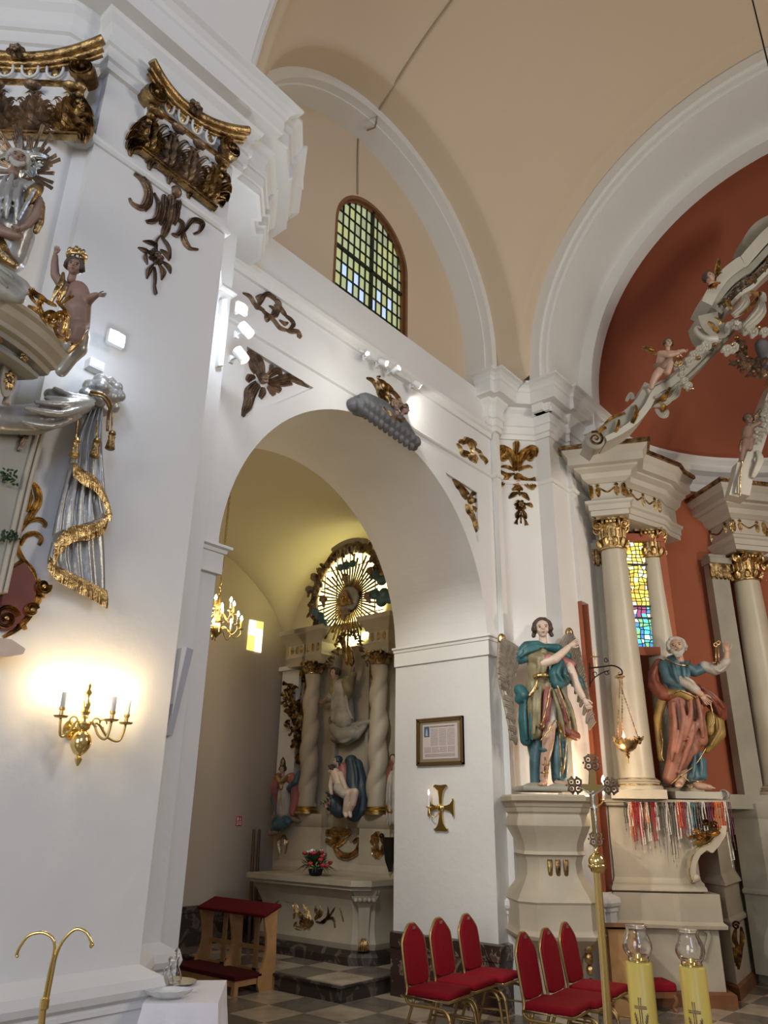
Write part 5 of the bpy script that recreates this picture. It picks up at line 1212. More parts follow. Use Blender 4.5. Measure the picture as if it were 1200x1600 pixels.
local_relief('gilded_tendrils', f, 'gold_old', al, [
  ([1, 3, 4, 2], 2, [(448, 1392), (456, 1402), (460, 1418), (459, 1436)]), ([2, 5, 5, 2], 3, [(452, 1402), (462, 1412), (466, 1426), (476, 1436)]), ([2, 6, 6, 3], 3, [(471, 1390), (486, 1392), (500, 1408), (502, 1424), (492, 1436)]),
  ([3, 8, 8, 4], 4, [(478, 1420), (482, 1436), (474, 1448), (480, 1456)]), ([2, 6, 4], 2, [(464, 1440), (462, 1450), (474, 1454)]), ([2, 5, 3], 2, [(488, 1436), (484, 1448), (482, 1454)]),
  ([2, 6, 6, 3], 3, [(464, 1396), (474, 1410), (480, 1424)]), ([3, 8, 7, 3], 3, [(468, 1440), (478, 1446), (490, 1440)]), ([2, 5, 5, 2], 3, [(488, 1398), (494, 1412), (494, 1428)]), ([1, 2, 2, 1], 0, [(494, 1440), (508, 1440), (514, 1420), (506, 1396)]), ([1, 2, 2, 1], 0, [(500, 1442), (516, 1430), (530, 1414), (537, 1440)]), ([1, 2, 2, 1], 0, [(502, 1440), (520, 1434), (524, 1450)]),
  ([1, 2, 2, 1], 0, [(456, 1412), (444, 1406), (434, 1402), (426, 1408)]), ([1, 2, 2, 1], 0, [(458, 1408), (442, 1404), (430, 1414)]), ([1, 4, 3], 2, [(474, 1404), (476, 1416), (480, 1426)]), ([1, 2, 1], 0, [(446, 1448), (440, 1454), (442, 1450)])])
# retable ----------------------------------------------------------
rt = thing('altar_retable', 'beige painted retable with gilded reliefs behind the altar table', 'retable', (7.6, 7.03, 1.0))
b = NB(); sweep(b, [(7.84, 8.10), (7.5, 8.10), (7.5, 7.35), (7.62, 7.35), (7.62, 6.70), (7.5, 6.70), (7.5, 5.98), (7.84, 5.98)], [(-.3, 1.0), (.05, 1.0), (.05, 1.05), (.02, 1.10), (0, 1.12), (0, 1.52), (.02, 1.54), (.05, 1.60), (.06, 1.64), (.06, 1.68), (-.3, 1.68)]); put(rt, b); obj('pedestal_zone', b, M['stone'], rt, smooth=True, auto=30)
b = NB(); box(b, (7.78, 7.03, 2.75), (0.12, 2.05, 2.2)); put(rt, b); obj('back_wall', b, M['stone'], rt)
b = NB()
for y in (7.32, 6.74): box(b, (7.69, y, 2.7), (0.10, 0.05, 2.1))
put(rt, b); obj('niche_moulding', b, M['stone_grey'], rt)
def capblock(y, name):
    b = NB(); sweep(b, [(7.84, y+.17), (7.47, y+.17), (7.47, y-.17), (7.84, y-.17)], [(-.2, 3.62), (0, 3.62), (.01, 3.70), (.03, 3.74), (0, 3.78), (0, 3.92), (.03, 3.96), (.08, 4.04), (.11, 4.07), (.12, 4.13), (-.2, 4.14)]); put(rt, b); obj(name, b, M['stone'], rt, smooth=True, auto=25)
    b = NB()
    for k in (-1, 0, 1): rib(b, [(y+k*.1, 3.80), (y+k*.1, 3.85), (y+k*.1, 3.91)], [.01, .035, .01], .015, 2, n=3)
    T = Matrix(((0, 0, -1, 7.465), (1, 0, 0, 0), (0, 1, 0, 0), (0, 0, 0, 1))); bmesh.ops.transform(b, matrix=T, verts=b.verts); put(rt, b); obj('frieze_relief', b, M['gold'], rt, smooth=True)
capblock(7.63, 'entablature_block'); capblock(6.42, 'entablature_block')
capblock(7.95, 'entablature_block')
b = NB(); box(b, (7.7, 7.03, 4.10), (0.25, 1.3, 0.10)); put(rt, b); obj('top_ledge', b, M['stone_grey'], rt)
b = NB(); box(b, (7.76, 8.28, 2.55), (0.16, 0.35, 2.2)); box(b, (7.74, 8.28, 3.66), (0.22, 0.42, 0.06)); put(rt, b); obj('side_board', b, M['plaster_trim'], rt)
f = Panel(None, None, None, (540, 1320), NXm, -7.60)
local_relief('gilded_relief', f, 'gold', rt, [([2, 6, 7, 3], 3, [(500, 1305), (515, 1300), (530, 1302), (548, 1300)]), ([2, 6, 6, 3], 3, [(522, 1322), (534, 1314), (540, 1304), (548, 1298)]), ([2, 5, 5, 2], 0, [(520, 1318), (530, 1334), (544, 1338), (560, 1332)]), ([1, 3, 3, 1], 0, [(540, 1338), (556, 1330), (562, 1318), (566, 1310)]), ([1, 3, 3, 1], 0, [(480, 1318), (482, 1306), (486, 1300)]), ([2, 5, 4], 3, [(506, 1312), (520, 1316), (534, 1312)]), ([1, 2, 1], 0, [(552, 1316), (560, 1310), (562, 1320)])], 1.1, 0.03)
f2 = Panel(None, None, None, (590, 1320), NXm, -7.49)
local_relief('gilded_relief', f2, 'gold', rt, [([2, 5, 3], 3, [(590, 1300), (584, 1308), (581, 1318)]), ([2, 5, 3], 3, [(590, 1300), (597, 1308), (600, 1318)]), ([2, 5, 3], 3, [(582, 1320), (585, 1332), (590, 1340)]), ([2, 5, 3], 3, [(599, 1320), (596, 1332), (590, 1340)]), ([2, 4, 2], 2, [(590, 1306), (589, 1320), (590, 1334)])], 1.0, 0.03)
local_relief('gilded_relief', Panel(None, None, None, (440, 1320), NXm, -7.49), 'gold', rt, [([1, 4, 1], 3, [(441, 1304), (436, 1316), (438, 1334)]), ([1, 4, 1], 3, [(443, 1304), (447, 1316), (445, 1334)])], 1.0, 0.02)
# twisted columns ---------------------------------------------------
def gilt_capital(b, r, h, M_=None, vol=True):
    """corinthian-like capital, base at z=0"""
    T = M_ or Matrix.Identity(4)
    lathe(b, [(r*1.02, 0), (r*1.12, 0.02*h), (r*1.12, 0.08*h), (r*0.98, 0.1*h), (r*0.95, 0.5*h), (r*1.1, 0.85*h), (r*1.25, 0.9*h)], 24, (0, 0, 0), T)
    for row, (z0, z1, n, off) in enumerate(((0.08, 0.48, 8, 0), (0.30, 0.74, 8, .5))):
        for k in range(n):
            a = 2*pi*(k+off)/n; ra = Vector((cos(a), sin(a), 0)); ta = Vector((-sin(a), cos(a), 0))
            for dx in (-1, 0, 1):
                P = [ra*r*0.98+ta*dx*r*.12+Vector((0, 0, z0*h)), ra*r*1.12+ta*dx*r*.2+Vector((0, 0, (z0*.4+z1*.6)*h)), ra*r*(1.42 if dx == 0 else 1.25)+ta*dx*r*.24+Vector((0, 0, z1*h*(1 if dx == 0 else .9))), ra*r*(1.45 if dx == 0 else 1.3)+ta*dx*r*.24+Vector((0, 0, (z1-.07)*h))]
                tube(b, [T @ v for v in P], [r*.13, r*.17, r*.14, r*.07], 6)
    if vol:
        for k in range(4):
            a = pi/4+k*pi/2; ra = Vector((cos(a), sin(a), 0)); c = ra*r*1.42+Vector((0, 0, .84*h)); pts = []
            for i in range(20):
                t = i/19; rr_ = r*.34*(1-.8*t); an = pi/2-2*pi*1.5*t
                pts.append(T @ (c+ra*rr_*cos(an)+Vector((0, 0, rr_*sin(an)))))
            tube(b, pts, [r*.13*(1-.4*i/19) for i in range(20)], 6)
        s = r*1.35; P = []
        for k in range(4):
            a0 = pi/4+k*pi/2
            for i in range(6):
                t = i/6; p = Vector((cos(a0), sin(a0)))*(1-t)+Vector((cos(a0+pi/2), sin(a0+pi/2)))*t
                q = p*s*(1.22-0.0*t); m_ = 1-0.10*sin(pi*t); P.append((q.x*m_, q.y*m_))
        prism(b, P, .92*h, 1.0*h, 'Z', T)
        for k in range(4):
            a = k*pi/2; ball(b, (cos(a)*r*1.2, sin(a)*r*1.2, .95*h), r*.22, seg=8, rings=6, M=T)
def twisted(y, lab, x=7.5):
    e = thing('twisted_column', lab, 'column', (x, y, 1.68))
    b = NB(); rows = []; H = 1.78; n = 90; sg = 24
    for i in range(n+1):
        t = i/n; z = 0.08+H*t*0.98; r = 0.125-0.025*t; ph = 2*pi*t*3.2*(1 if y > 7 else 1); cx_, cy_ = 0.010*cos(ph), 0.010*sin(ph); row = []
        for k in range(sg):
            a = 2*pi*k/sg; rr_ = r*(0.84+0.26*abs(cos(a-ph*0.75))**0.8); row.append(b.verts.new((cx_+rr_*cos(a), cy_+rr_*sin(a), z)))
        rows.append(row)
    for A, B in zip(rows, rows[1:]):
        for k in range(sg): b.faces.new((A[k], A[(k+1) % sg], B[(k+1) % sg], B[k]))
    b.faces.new(rows[0][::-1]); b.faces.new(rows[-1]); obj('shaft', b, M['stone'], e, smooth=True)
    b = NB(); lathe(b, [(.165, 0), (.165, .03), (.15, .035), (.16, .05), (.15, .065), (.135, .07), (.145, .08), (.13, .09)], 28); obj('base', b, M['brass_dull'], e, smooth=True, auto=40)
    b = NB(); T = Matrix.Translation((0, 0, 1.80)); gilt_capital(b, 0.105, 0.17, T); obj('capital', b, M['gold_old'], e, smooth=True, auto=50)
twisted(7.63, 'twisted beige column on the left of the retable'); twisted(6.42, 'twisted beige column on the right of the retable, close to the jamb')

# glory -------------------------------------------------------------
GL = at(546, 937, X=7.55)
f = Panel('gilded_glory', 'round gilded glory of rays with an eye in a triangle, backlit by the chapel window', 'ornament', (546, 937), NXm, -7.50)
b = NB()
for k in range(52):
    a = 2*pi*k/52; L = (0.66, 0.52, 0.60)[k % 3]
    tube(b, [(0.14*cos(a), 0.14*sin(a), 0), (L*cos(a), L*sin(a), 0.01)], [0.012, 0.016], 5)
obj('rays', b, M['gold_old'], f.e)
b = NB()
for k in range(12):
    a = 2*pi*k/12; ball(b, (0.15*cos(a), 0.13*sin(a), 0.03), 0.06, 1, 1, .7, 10, 7)
ball(b, (0, 0, .0), 0.15, 1, 1, .4); remeshed('cloud', b, M['stone_grey'], f.e, 0.012, 1)
b = NB(); prism(b, [(-0.15, -0.11), (0.15, -0.10), (0.0, 0.14)], .08, .12); obj('triangle', b, M['gold'], f.e)
b = NB(); tube(b, spline([(-0.05, 0, .125), (0, 0.035, .13), (0.05, 0, .125), (0, -0.025, .13)], 5, True), 0.007, 6, closed=True); ball(b, (0, 0, .125), 0.018); obj('eye_relief', b, M['brass'], f.e, smooth=True)
# ring of cherubs, clouds and gilded leafwork
f = Panel('cherub_wreath', 'dark gilded wreath of clouds and cherub heads around the glory', 'ornament', (546, 930), NXm, -7.46)
R0 = 0.66
def ringp(a, r=R0, z=0.02): return Vector((r*cos(a), r*sin(a), z))
b = NB(); rr = random.Random(11)
tube(b, spline([tuple(Vector((0, 0.02, 0))+ringp(R_(a), R0+(.03 if a > 60 and a < 120 else 0), 0.02)) for a in range(20, 215, 12)], 4), 0.055, 10)
for a in range(15, 216, 7):
    p = ringp(R_(a), R0+rr.uniform(-.06, .06), .06); 
    rib(b, [p, p+Vector((rr.uniform(-.06, .06), rr.uniform(-.06, .06), .02)), p+Vector((rr.uniform(-.1, .1), rr.uniform(-.1, .1), .0))], [.02, .035, .01], .03, 2, n=3)
    ball(b, p, rr.uniform(.03, .05), 1, 1, .8, 8, 6)
obj('gilded_leafwork', b, M['gold_brown'], f.e, smooth=True, auto=60)
b = NB()
for a in range(70, 112, 6): 
    p = ringp(R_(a), R0+.02, .07); tube(b, [p, p+Vector((0, -.09, 0))], [.03, .022], 8)
tube(b, [tuple(ringp(R_(a), R0+.11, .03)) for a in range(66, 116, 6)], .05, 10); obj('canopy_cap', b, M['stone_grey'], f.e, smooth=True)
b = NB()
for (px_, py_, r) in ((545, 885, 7), (536, 888, 6), (555, 882, 6), (504, 965, 8), (497, 958, 7), (509, 975, 7), (592, 900, 8), (600, 908, 8), (590, 930, 8), (600, 940, 9), (604, 928, 8), (612, 936, 8)):
    p = f(px_, py_, .05); ball(b, p, r*f.k*1.1, 1, 1, .8, 10, 7)
remeshed('teal_clouds', b, M['blue'], f.e, 0.014, 1)
for i, (x, y) in enumerate(((498, 905), (491, 925), (513, 940), (547, 906), (547, 960), (587, 896), (582, 935), (506, 918))):
    head(f, f.e, x, y, 6.0, 0.10, yaw=(-.5, .4, .2)[i % 3], tilt=(.3, -.3, 0)[i % 3], skin='gold_brown' if i % 2 else 'skin_dark', hair='gold_brown', hairlen=0, voxel=0.01, eyes=False)
# chapel window behind the glory
GW = at(546, 937, X=7.83)
w2 = thing('window_2', None, None, (7.84, GW.y, GW.z)); w2['kind'] = 'structure'
b = NB(); n = 40
P = [(GW.y+0.70*cos(2*pi*i/n), GW.z+0.70*sin(2*pi*i/n)) for i in range(n)]
prism(b, P, 7.825, 7.835, 'X'); put(w2, b); obj('pane', b, emit('yellow green window glass', (0.95, 0.88, 0.36), 2.2), w2)
b = NB()
for k in range(-2, 3):
    hw = sqrt(max(0, .7**2-(k*.25)**2)); box(b, (7.82, GW.y+k*.25, GW.z), (.02, .012, 2*hw)); box(b, (7.82, GW.y, GW.z+k*.25), (.02, 2*hw, .012))
put(w2, b); obj('glazing_bar', b, M['lead'], w2)
# projected sun patch on the north chapel wall, added as glowing pane quads
w4 = thing('sun_patch', None, None, at(398, 992, Y=CY1-.01)); w4['kind'] = 'structure'
b = NB(); wm = [emit('white sun patch', (1.0, .98, .72), .75), emit('yellow sun patch', (1.0, .80, .22), .45)]
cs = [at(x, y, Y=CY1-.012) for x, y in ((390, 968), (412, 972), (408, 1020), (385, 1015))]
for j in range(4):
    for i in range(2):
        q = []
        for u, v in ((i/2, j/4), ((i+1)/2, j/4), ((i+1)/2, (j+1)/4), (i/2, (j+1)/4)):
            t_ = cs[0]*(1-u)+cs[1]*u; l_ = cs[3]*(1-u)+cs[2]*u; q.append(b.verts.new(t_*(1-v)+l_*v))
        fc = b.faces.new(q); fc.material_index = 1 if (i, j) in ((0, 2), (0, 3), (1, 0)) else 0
put(w4, b); me = bpy.data.meshes.new('pane'); b.to_mesh(me); b.free(); o = bpy.data.objects.new('pane', me); COL.objects.link(o); o.parent = w4  # this pane is the glowing sun patch, not window glass
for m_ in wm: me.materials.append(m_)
# gilded garland between the two columns
def garland(name, label, f, pts, mt, wob=6, r=5, seed=1, n=40, cat='garland', parent=None, dz=.06):
    b = NB(); rr = random.Random(seed); P = spline([(p[0], p[1], 0) for p in pts], 10)
    for k in range(n):
        q = P[int(k/(n-1)*(len(P)-1))]; x, y = q[0]+rr.uniform(-wob, wob), q[1]+rr.uniform(-wob, wob); a = rr.uniform(0, 6.28)
        rib(b, [f(x, y, dz), f(x+r*.9*cos(a), y+r*.9*sin(a), dz+.03), f(x+r*1.7*cos(a+.4), y+r*1.7*sin(a+.4), dz)], [r*f.k*.25, r*f.k*.5, r*f.k*.12], r*f.k*.5, 1, n=3)
        if k % 3 == 0: ball(b, f(x, y, dz+.02), r*f.k*.45, seg=8, rings=6)
    return obj(name, b, M[mt], parent, smooth=True, auto=60)
f = Panel('gilded_garland', 'gilded garland draped below the glory between the column tops', 'garland', (545, 1000), NXm, -7.5)
garland('flowers', '', f, [(516, 1040), (530, 1022), (536, 1000), (552, 990), (566, 1000), (572, 1020), (582, 1040)], 'gold_brown', 3, 3.2, 2, 60, parent=f.e)
b = NB(); strokes(b, f, [([2, 5, 5, 3], 2, [(545, 1040, .03), (544, 1025, .05), (540, 1005, .05), (534, 995, .05)]), ([2, 5, 5, 2], 2, [(552, 1042, .03), (553, 1028, .05), (548, 1010, .05)])]); obj('ribbon', b, M['gold_old'], f.e, smooth=True)
f = Panel('hanging_drop', 'long gilded drop on the panel beside the right twisted column', 'ornament', (582, 1080), NXm, -7.66)
b = NB(); strokes(b, f, [([3, 4, 4, 3], 3, [(583, 1045), (582, 1070), (582, 1090), (581, 1110)])]); obj('relief', b, M['gold_old'], f.e, smooth=True)
# gilded trophy of instruments and staffs at the left
f = Panel('gilded_trophy', 'tall gilded openwork trophy of scrolls left of the twisted columns', 'ornament', (465, 1110), NXm, -7.62)
b = NB()
strokes(b, f, [([3, 5, 5, 3], 3, [(452, 1075), (456, 1095), (458, 1115), (462, 1135)]), ([3, 5, 5, 3], 3, [(474, 1050), (476, 1080), (474, 1110), (478, 1140)]), ([2, 4, 4, 2], 0, [(452, 1090), (466, 1105), (470, 1125), (468, 1145)]), ([3, 6, 5, 3], 3, [(456, 1158), (468, 1160), (474, 1172), (475, 1190)]),
  ([2, 4, 3], 0, [(482, 1040), (474, 1046), (470, 1056)]), ([2, 4, 4, 2], 0, [(470, 1085), (482, 1090), (484, 1104), (474, 1112)]), ([2, 4, 4, 2], 0, [(468, 1130), (480, 1126), (486, 1138), (478, 1150)])])
for c_, r_ in (((456, 1078), .07), ((452, 1132), .055), ((470, 1148), .05), ((478, 1062), .05), ((470, 1100), .055)):
    p = f(*c_); spiral(b, (p.x, p.y), r_, 1.5, 1.0, .015, .03, 1, .02)
obj('scrollwork', b, M['gold_old'], f.e, smooth=True, auto=55)
garland('flowers', '', f, [(455, 1072), (462, 1110), (470, 1150), (476, 1190)], 'gold_old', 9, 5, 5, 70, parent=f.e)

# statues ------------------------------------------------------------
f = Panel('bishop_statue', 'carved bishop in white robe and cream cape standing above an angel in the retable', 'statue', (540, 1100), NXm, -7.58)
b = NB(); limb(b, f, [(536, 1075, .02, 12), (538, 1095, .02, 13), (542, 1125, .04, 13)]); limb(b, f, [(534, 1090, .06, 9), (532, 1122, .06, 9)]); limb(b, f, [(528, 1070, .03, 7), (522, 1092, .06, 6)])
folds(b, f, [[(530, 1085, .12), (530, 1105, .13), (528, 1126, .1)], [(540, 1088, .12), (544, 1108, .12), (548, 1128, .1)], [(548, 1085, .1), (552, 1110, .1), (556, 1124, .06)]], 2.2)
remeshed('robe', b, M['whiterobe'], f.e, .012, 2)
b = NB(); limb(b, f, [(528, 1066, .05, 8), (526, 1080, .06, 7), (530, 1090, .06, 5)]); limb(b, f, [(546, 1066, .05, 8), (550, 1080, .06, 7), (546, 1092, .06, 5)]); limb(b, f, [(552, 1068, .05, 6), (558, 1056, .08, 5)]); remeshed('cape', b, M['olive'], f.e, .012, 2)
head(f, f.e, 530, 1054, 8.5, .08, yaw=-.2, tilt=.05, skin='skin', hair='hair', hairlen=0, voxel=.009)
b = NB(); limb(b, f, [(557, 1058, .08, 3.5), (559, 1046, .1, 3)]); limb(b, f, [(522, 1092, .08, 4), (514, 1098, .1, 3.5)]); remeshed('arm', b, M['skin_dark'], f.e, .008, 1)
hand(f, f.e, 559, 1044, .1, 9, R_(85)); hand(f, f.e, 511, 1098, .1, 9, R_(180), 'skin_dark')
f = Panel('flying_angel', 'grey carved angel and cloud supporting the bishop in the retable', 'statue', (545, 1145), NXm, -7.60)
b = NB(); limb(b, f, [(528, 1138, .05, 9), (540, 1148, .06, 11), (556, 1146, .05, 9)]); limb(b, f, [(555, 1135, .02, 5), (570, 1130, .02, 4), (580, 1128, .02, 3)]); limb(b, f, [(524, 1154, .03, 5), (545, 1158, .03, 5), (560, 1150, .03, 5), (572, 1136, .02, 3)]); limb(b, f, [(526, 1130, .04, 6), (530, 1120, .05, 4)])
folds(b, f, [[(530, 1140, .13), (545, 1150, .13), (558, 1148, .1)], [(530, 1152, .1), (545, 1160, .1), (562, 1150, .08)]], 2)
remeshed('drapery', b, M['stone_grey'], f.e, .012, 1)
b = NB(); limb(b, f, [(536, 1126, .1, 3.5), (546, 1130, .12, 3)]); limb(b, f, [(524, 1155, .06, 3), (538, 1156, .08, 3)]); remeshed('arm', b, M['skin_dark'], f.e, .009, 1)
head(f, f.e, 527, 1128, 6, .1, yaw=-.4, skin='skin_dark', hair='hair', hairlen=0, voxel=.009, eyes=False)

f = Panel('pieta_group', 'painted mourning mother in a dark blue mantle holding the pale dead son', 'statue', (545, 1240), NXm, -7.45)
b = NB()
limb(b, f, [(549, 1190, 0, 9), (554, 1212, 0, 13), (556, 1245, .03, 15), (556, 1268, .03, 13)]); limb(b, f, [(556, 1195, -.02, 8), (564, 1230, -.02, 9), (564, 1266, -.02, 9)]); limb(b, f, [(534, 1240, .06, 10), (534, 1265, .04, 11)])
folds(b, f, [[(556, 1185, .05), (564, 1215, .08), (562, 1260, .1)], [(550, 1235, .15), (556, 1250, .17), (558, 1272, .14)], [(530, 1240, .14), (532, 1258, .15), (528, 1272, .12)]], 2.2)
remeshed('mantle', b, M['darkblue'], f.e, .010, 2)
b = NB(); limb(b, f, [(543, 1200, .08, 7), (545, 1220, .10, 8), (540, 1236, .10, 8)]); remeshed('dress', b, M['rose'], f.e, .010, 2)
head(f, f.e, 538, 1190, 6.5, .12, yaw=-.7, tilt=.1, skin='skin_pale', hair='darkblue', hairlen=.6, voxel=.008)
g = Panel('dead_christ', 'pale carved body lying across the lap of the mourning mother', 'statue', (535, 1235), NXm, -7.25)
b = NB(); limb(g, g, []) if False else None
limb(b, g, [(524, 1208, 0, 6.5), (530, 1222, .0, 8), (538, 1236, .0, 7), (546, 1242, 0, 7)]); limb(b, g, [(538, 1240, .03, 5.5), (550, 1240, .06, 5.5), (546, 1256, .05, 4.5), (541, 1270, .02, 3.5), (545, 1275, .05, 2.5)])
limb(b, g, [(544, 1240, .03, 5.5), (560, 1238, .06, 5), (556, 1256, .05, 4.2), (548, 1268, .02, 3.2), (552, 1275, .05, 2.5)]); limb(b, g, [(532, 1210, .0, 4), (541, 1222, .05, 3.5), (546, 1232, .07, 2.6)]); limb(b, g, [(520, 1212, .0, 4), (518, 1228, .02, 3.2), (520, 1240, .02, 2.5)])
remeshed('body', b, M['skin_pale'], g.e, .008, 2)
head(g, g.e, 520, 1202, 6, .02, yaw=-.9, tilt=.5, skin='skin_pale', hair='hair', hairlen=.3, voxel=.008)
b = NB(); limb(b, g, [(534, 1232, .06, 7), (545, 1240, .07, 7)]); remeshed('loincloth', b, M['whiterobe'], g.e, .009, 1)

f = Panel('pope_statue', 'carved pope in tiara with rose cope left of the twisted columns', 'statue', (448, 1245), NXm, -7.40)
b = NB(); limb(b, f, [(448, 1222, 0, 9), (448, 1245, .02, 9), (446, 1270, .02, 9)]); folds(b, f, [[(444, 1232, .09), (444, 1250, .1), (440, 1274, .08)], [(450, 1232, .09), (451, 1252, .1), (451, 1274, .08)]], 1.6); remeshed('alb', b, M['whiterobe'], f.e, .009, 2)
b = NB(); limb(b, f, [(438, 1216, .03, 7), (434, 1230, .05, 7), (434, 1252, .02, 5), (436, 1268, 0, 4)]); limb(b, f, [(458, 1216, .03, 7), (464, 1225, .04, 6), (462, 1250, 0, 6), (458, 1270, 0, 5)]); remeshed('cope', b, M['rose'], f.e, .009, 2)
b = NB(); limb(b, f, [(440, 1214, .08, 3), (448, 1224, .1, 3.5), (458, 1213, .08, 3)]); limb(b, f, [(448, 1224, .1, 3), (448, 1232, .1, 3)]); remeshed('gilt_collar', b, M['gold'], f.e, .008, 1)
b = NB(); limb(b, f, [(458, 1232, .07, 4), (468, 1222, .08, 4), (472, 1206, .06, 2.5)]); limb(b, f, [(436, 1230, .08, 3), (431, 1248, .06, 3), (436, 1270, .05, 2)]); remeshed('lining', b, M['blue'], f.e, .009, 1)
h = head(f, f.e, 447, 1203, 5.6, .06, yaw=.1, skin='skin', hair='hair', hairlen=.1, voxel=.007)
b = NB(); p = f(446, 1197, .05); lathe(b, [(.036, 0), (.040, .02), (.034, .03), (.038, .05), (.03, .06), (.03, .075), (.018, .09), (.008, .105), (.002, .115)], 16, (0, 0, 0), Matrix.Translation(p) @ RX); obj('tiara', b, M['gold_old'], f.e, smooth=True, auto=40)
f = Panel('spiral_cloud', 'pale blue spiral cloud console under the pope statue', 'console', (443, 1286), NXm, -7.40)
b = NB()
for k in range(22):
    t = k/21; a = t*2*pi*1.6; r = 12*(1-.75*t); ball(b, f(443+r*cos(a), 1285-r*sin(a)*.9, .06), 4.2*f.k, 1, 1, .9, 8, 6)
limb(b, f, [(430, 1296, .02, 5), (438, 1290, .03, 7), (452, 1282, .03, 6)]); remeshed('cloud', b, M['blue'], f.e, .008, 1)
b = NB(); limb(b, f, [(425, 1302, .03, 4), (434, 1300, .03, 4)]); limb(b, f, [(428, 1278, 0, 5), (432, 1290, 0, 5)]); limb(b, f, [(450, 1275, 0, 5), (462, 1282, -.05, 4)]); remeshed('base', b, M['skin_dark'], f.e, .009, 1)
f = Panel('right_side_saint', 'carved saint half hidden behind the arch jamb', 'statue', (618, 1245), NXm, -7.40)
b = NB(); limb(b, f, [(622, 1200, 0, 9), (622, 1240, 0, 10), (620, 1280, 0, 10)]); folds(b, f, [[(616, 1205, .08), (614, 1240, .1), (612, 1290, .08)], [(620, 1205, .1), (619, 1245, .12), (618, 1290, .1)]], 2); remeshed('robe', b, M['whiterobe'], f.e, .011, 2)
b = NB(); limb(b, f, [(618, 1190, .04, 5), (614, 1210, .06, 5), (616, 1228, .05, 5)]); remeshed('cape', b, M['redrobe'], f.e, .01, 2)
b = NB(); limb(b, f, [(612, 1258, .08, 4), (618, 1268, .1, 4)]); remeshed('gilt_fold', b, M['gold'], f.e, .01, 1)
head(f, f.e, 620, 1186, 6, .06, skin='skin', hair='hair', hairlen=0, voxel=.009)
f = Panel('black_lantern', 'black iron lantern hanging at the right end of the altar', 'lantern', (610, 1330), NXm, -7.42)
b = NB(); q = [f(602, 1308), f(616, 1308), f(616, 1345), f(612, 1362), f(606, 1345)]; prism(b, [(p.x, p.y) for p in q], 0, .05); ball(b, f(599, 1306, .03), .03); obj('lantern_body', b, M['black'], f.e)

# flowers -------------------------------------------------------------
c0 = at(485, 1358, Z=1.0)
c0 = Vector((7.12, 7.02, 1.0)) if False else Vector((7.06, 6.98, 1.0))
fp = thing('flower_arrangement', 'basket of red and white flowers with dark leaves on the altar table', 'flowers', c0)
b = NB(); lathe(b, [(.05, 0), (.07, .01), (.09, .07), (.085, .075), (.06, .07)], 18); obj('bowl', b, M['black'], fp, smooth=True)
b = NB(); rr = random.Random(8)
for k in range(230):
    a = rr.uniform(0, 2*pi); e = rr.uniform(0.0, 1.3); L = rr.uniform(.10, .22); d = Vector((cos(a)*cos(e), sin(a)*cos(e), sin(e)+.15)); p = Vector((0, 0, .06))+d*L*.7; q = p+d*.07
    s_ = d.cross(Vector((0, 0, 1))).normalized()*.013
    b.faces.new([b.verts.new(v) for v in (p, (p+q)/2+s_, q, (p+q)/2-s_)])
for k in range(14):
    a = rr.uniform(0, 2*pi); d = Vector((cos(a), sin(a), .1)); P = [Vector((0, 0, .08)), d*.15+Vector((0, 0, .1)), d*.27+Vector((0, 0, .02))]; tube(b, P, [.012, .012, .002], 5, flat=.3)
o = obj('leaves', b, M['foliage'], fp)
for k in range(20):
    a = rr.uniform(0, 2*pi); e = rr.uniform(.1, 1.3); L = rr.uniform(.17, .22); d = Vector((cos(a)*cos(e), sin(a)*cos(e), sin(e)))*L+Vector((0, 0, .07))
    b = NB(); ball(b, d, .024, seg=10, rings=7)
    for j in range(6):
        t = j*pi/3; ball(b, d+Vector((.018*cos(t), .018*sin(t), .008*(j % 2))), .014, seg=7, rings=5)
    obj('flower_head', b, M['flower_white' if k % 3 == 0 else 'flower_red'], fp, smooth=True)
fp2 = thing('small_bouquet', 'small pink and blue bouquet on the retable ledge by the mourning mother', 'flowers', at(517, 1274, X=7.48))
b = NB()
for k in range(70):
    a = rr.uniform(0, 2*pi); e = rr.uniform(.2, 1.4); d = Vector((cos(a)*cos(e), sin(a)*cos(e), sin(e)+.5)).normalized(); p = d*rr.uniform(.05, .2); s_ = d.cross(Vector((0, 0, 1))).normalized()*.012; q = p+d*.06
    b.faces.new([b.verts.new(v) for v in (p, (p+q)/2+s_, q, (p+q)/2-s_)])
obj('leaves', b, M['foliage'], fp2)
for k, mt in enumerate(('flower_pink', 'flower_pink', 'flower_pink', 'darkblue', 'darkblue', 'blue')):
    b = NB(); a = k*1.1; ball(b, (-.05+.02*sin(a), .04*cos(a), .15+.035*(k-1.5)), .022, seg=9, rings=6); obj('flower_head', b, M[mt], fp2, smooth=True)

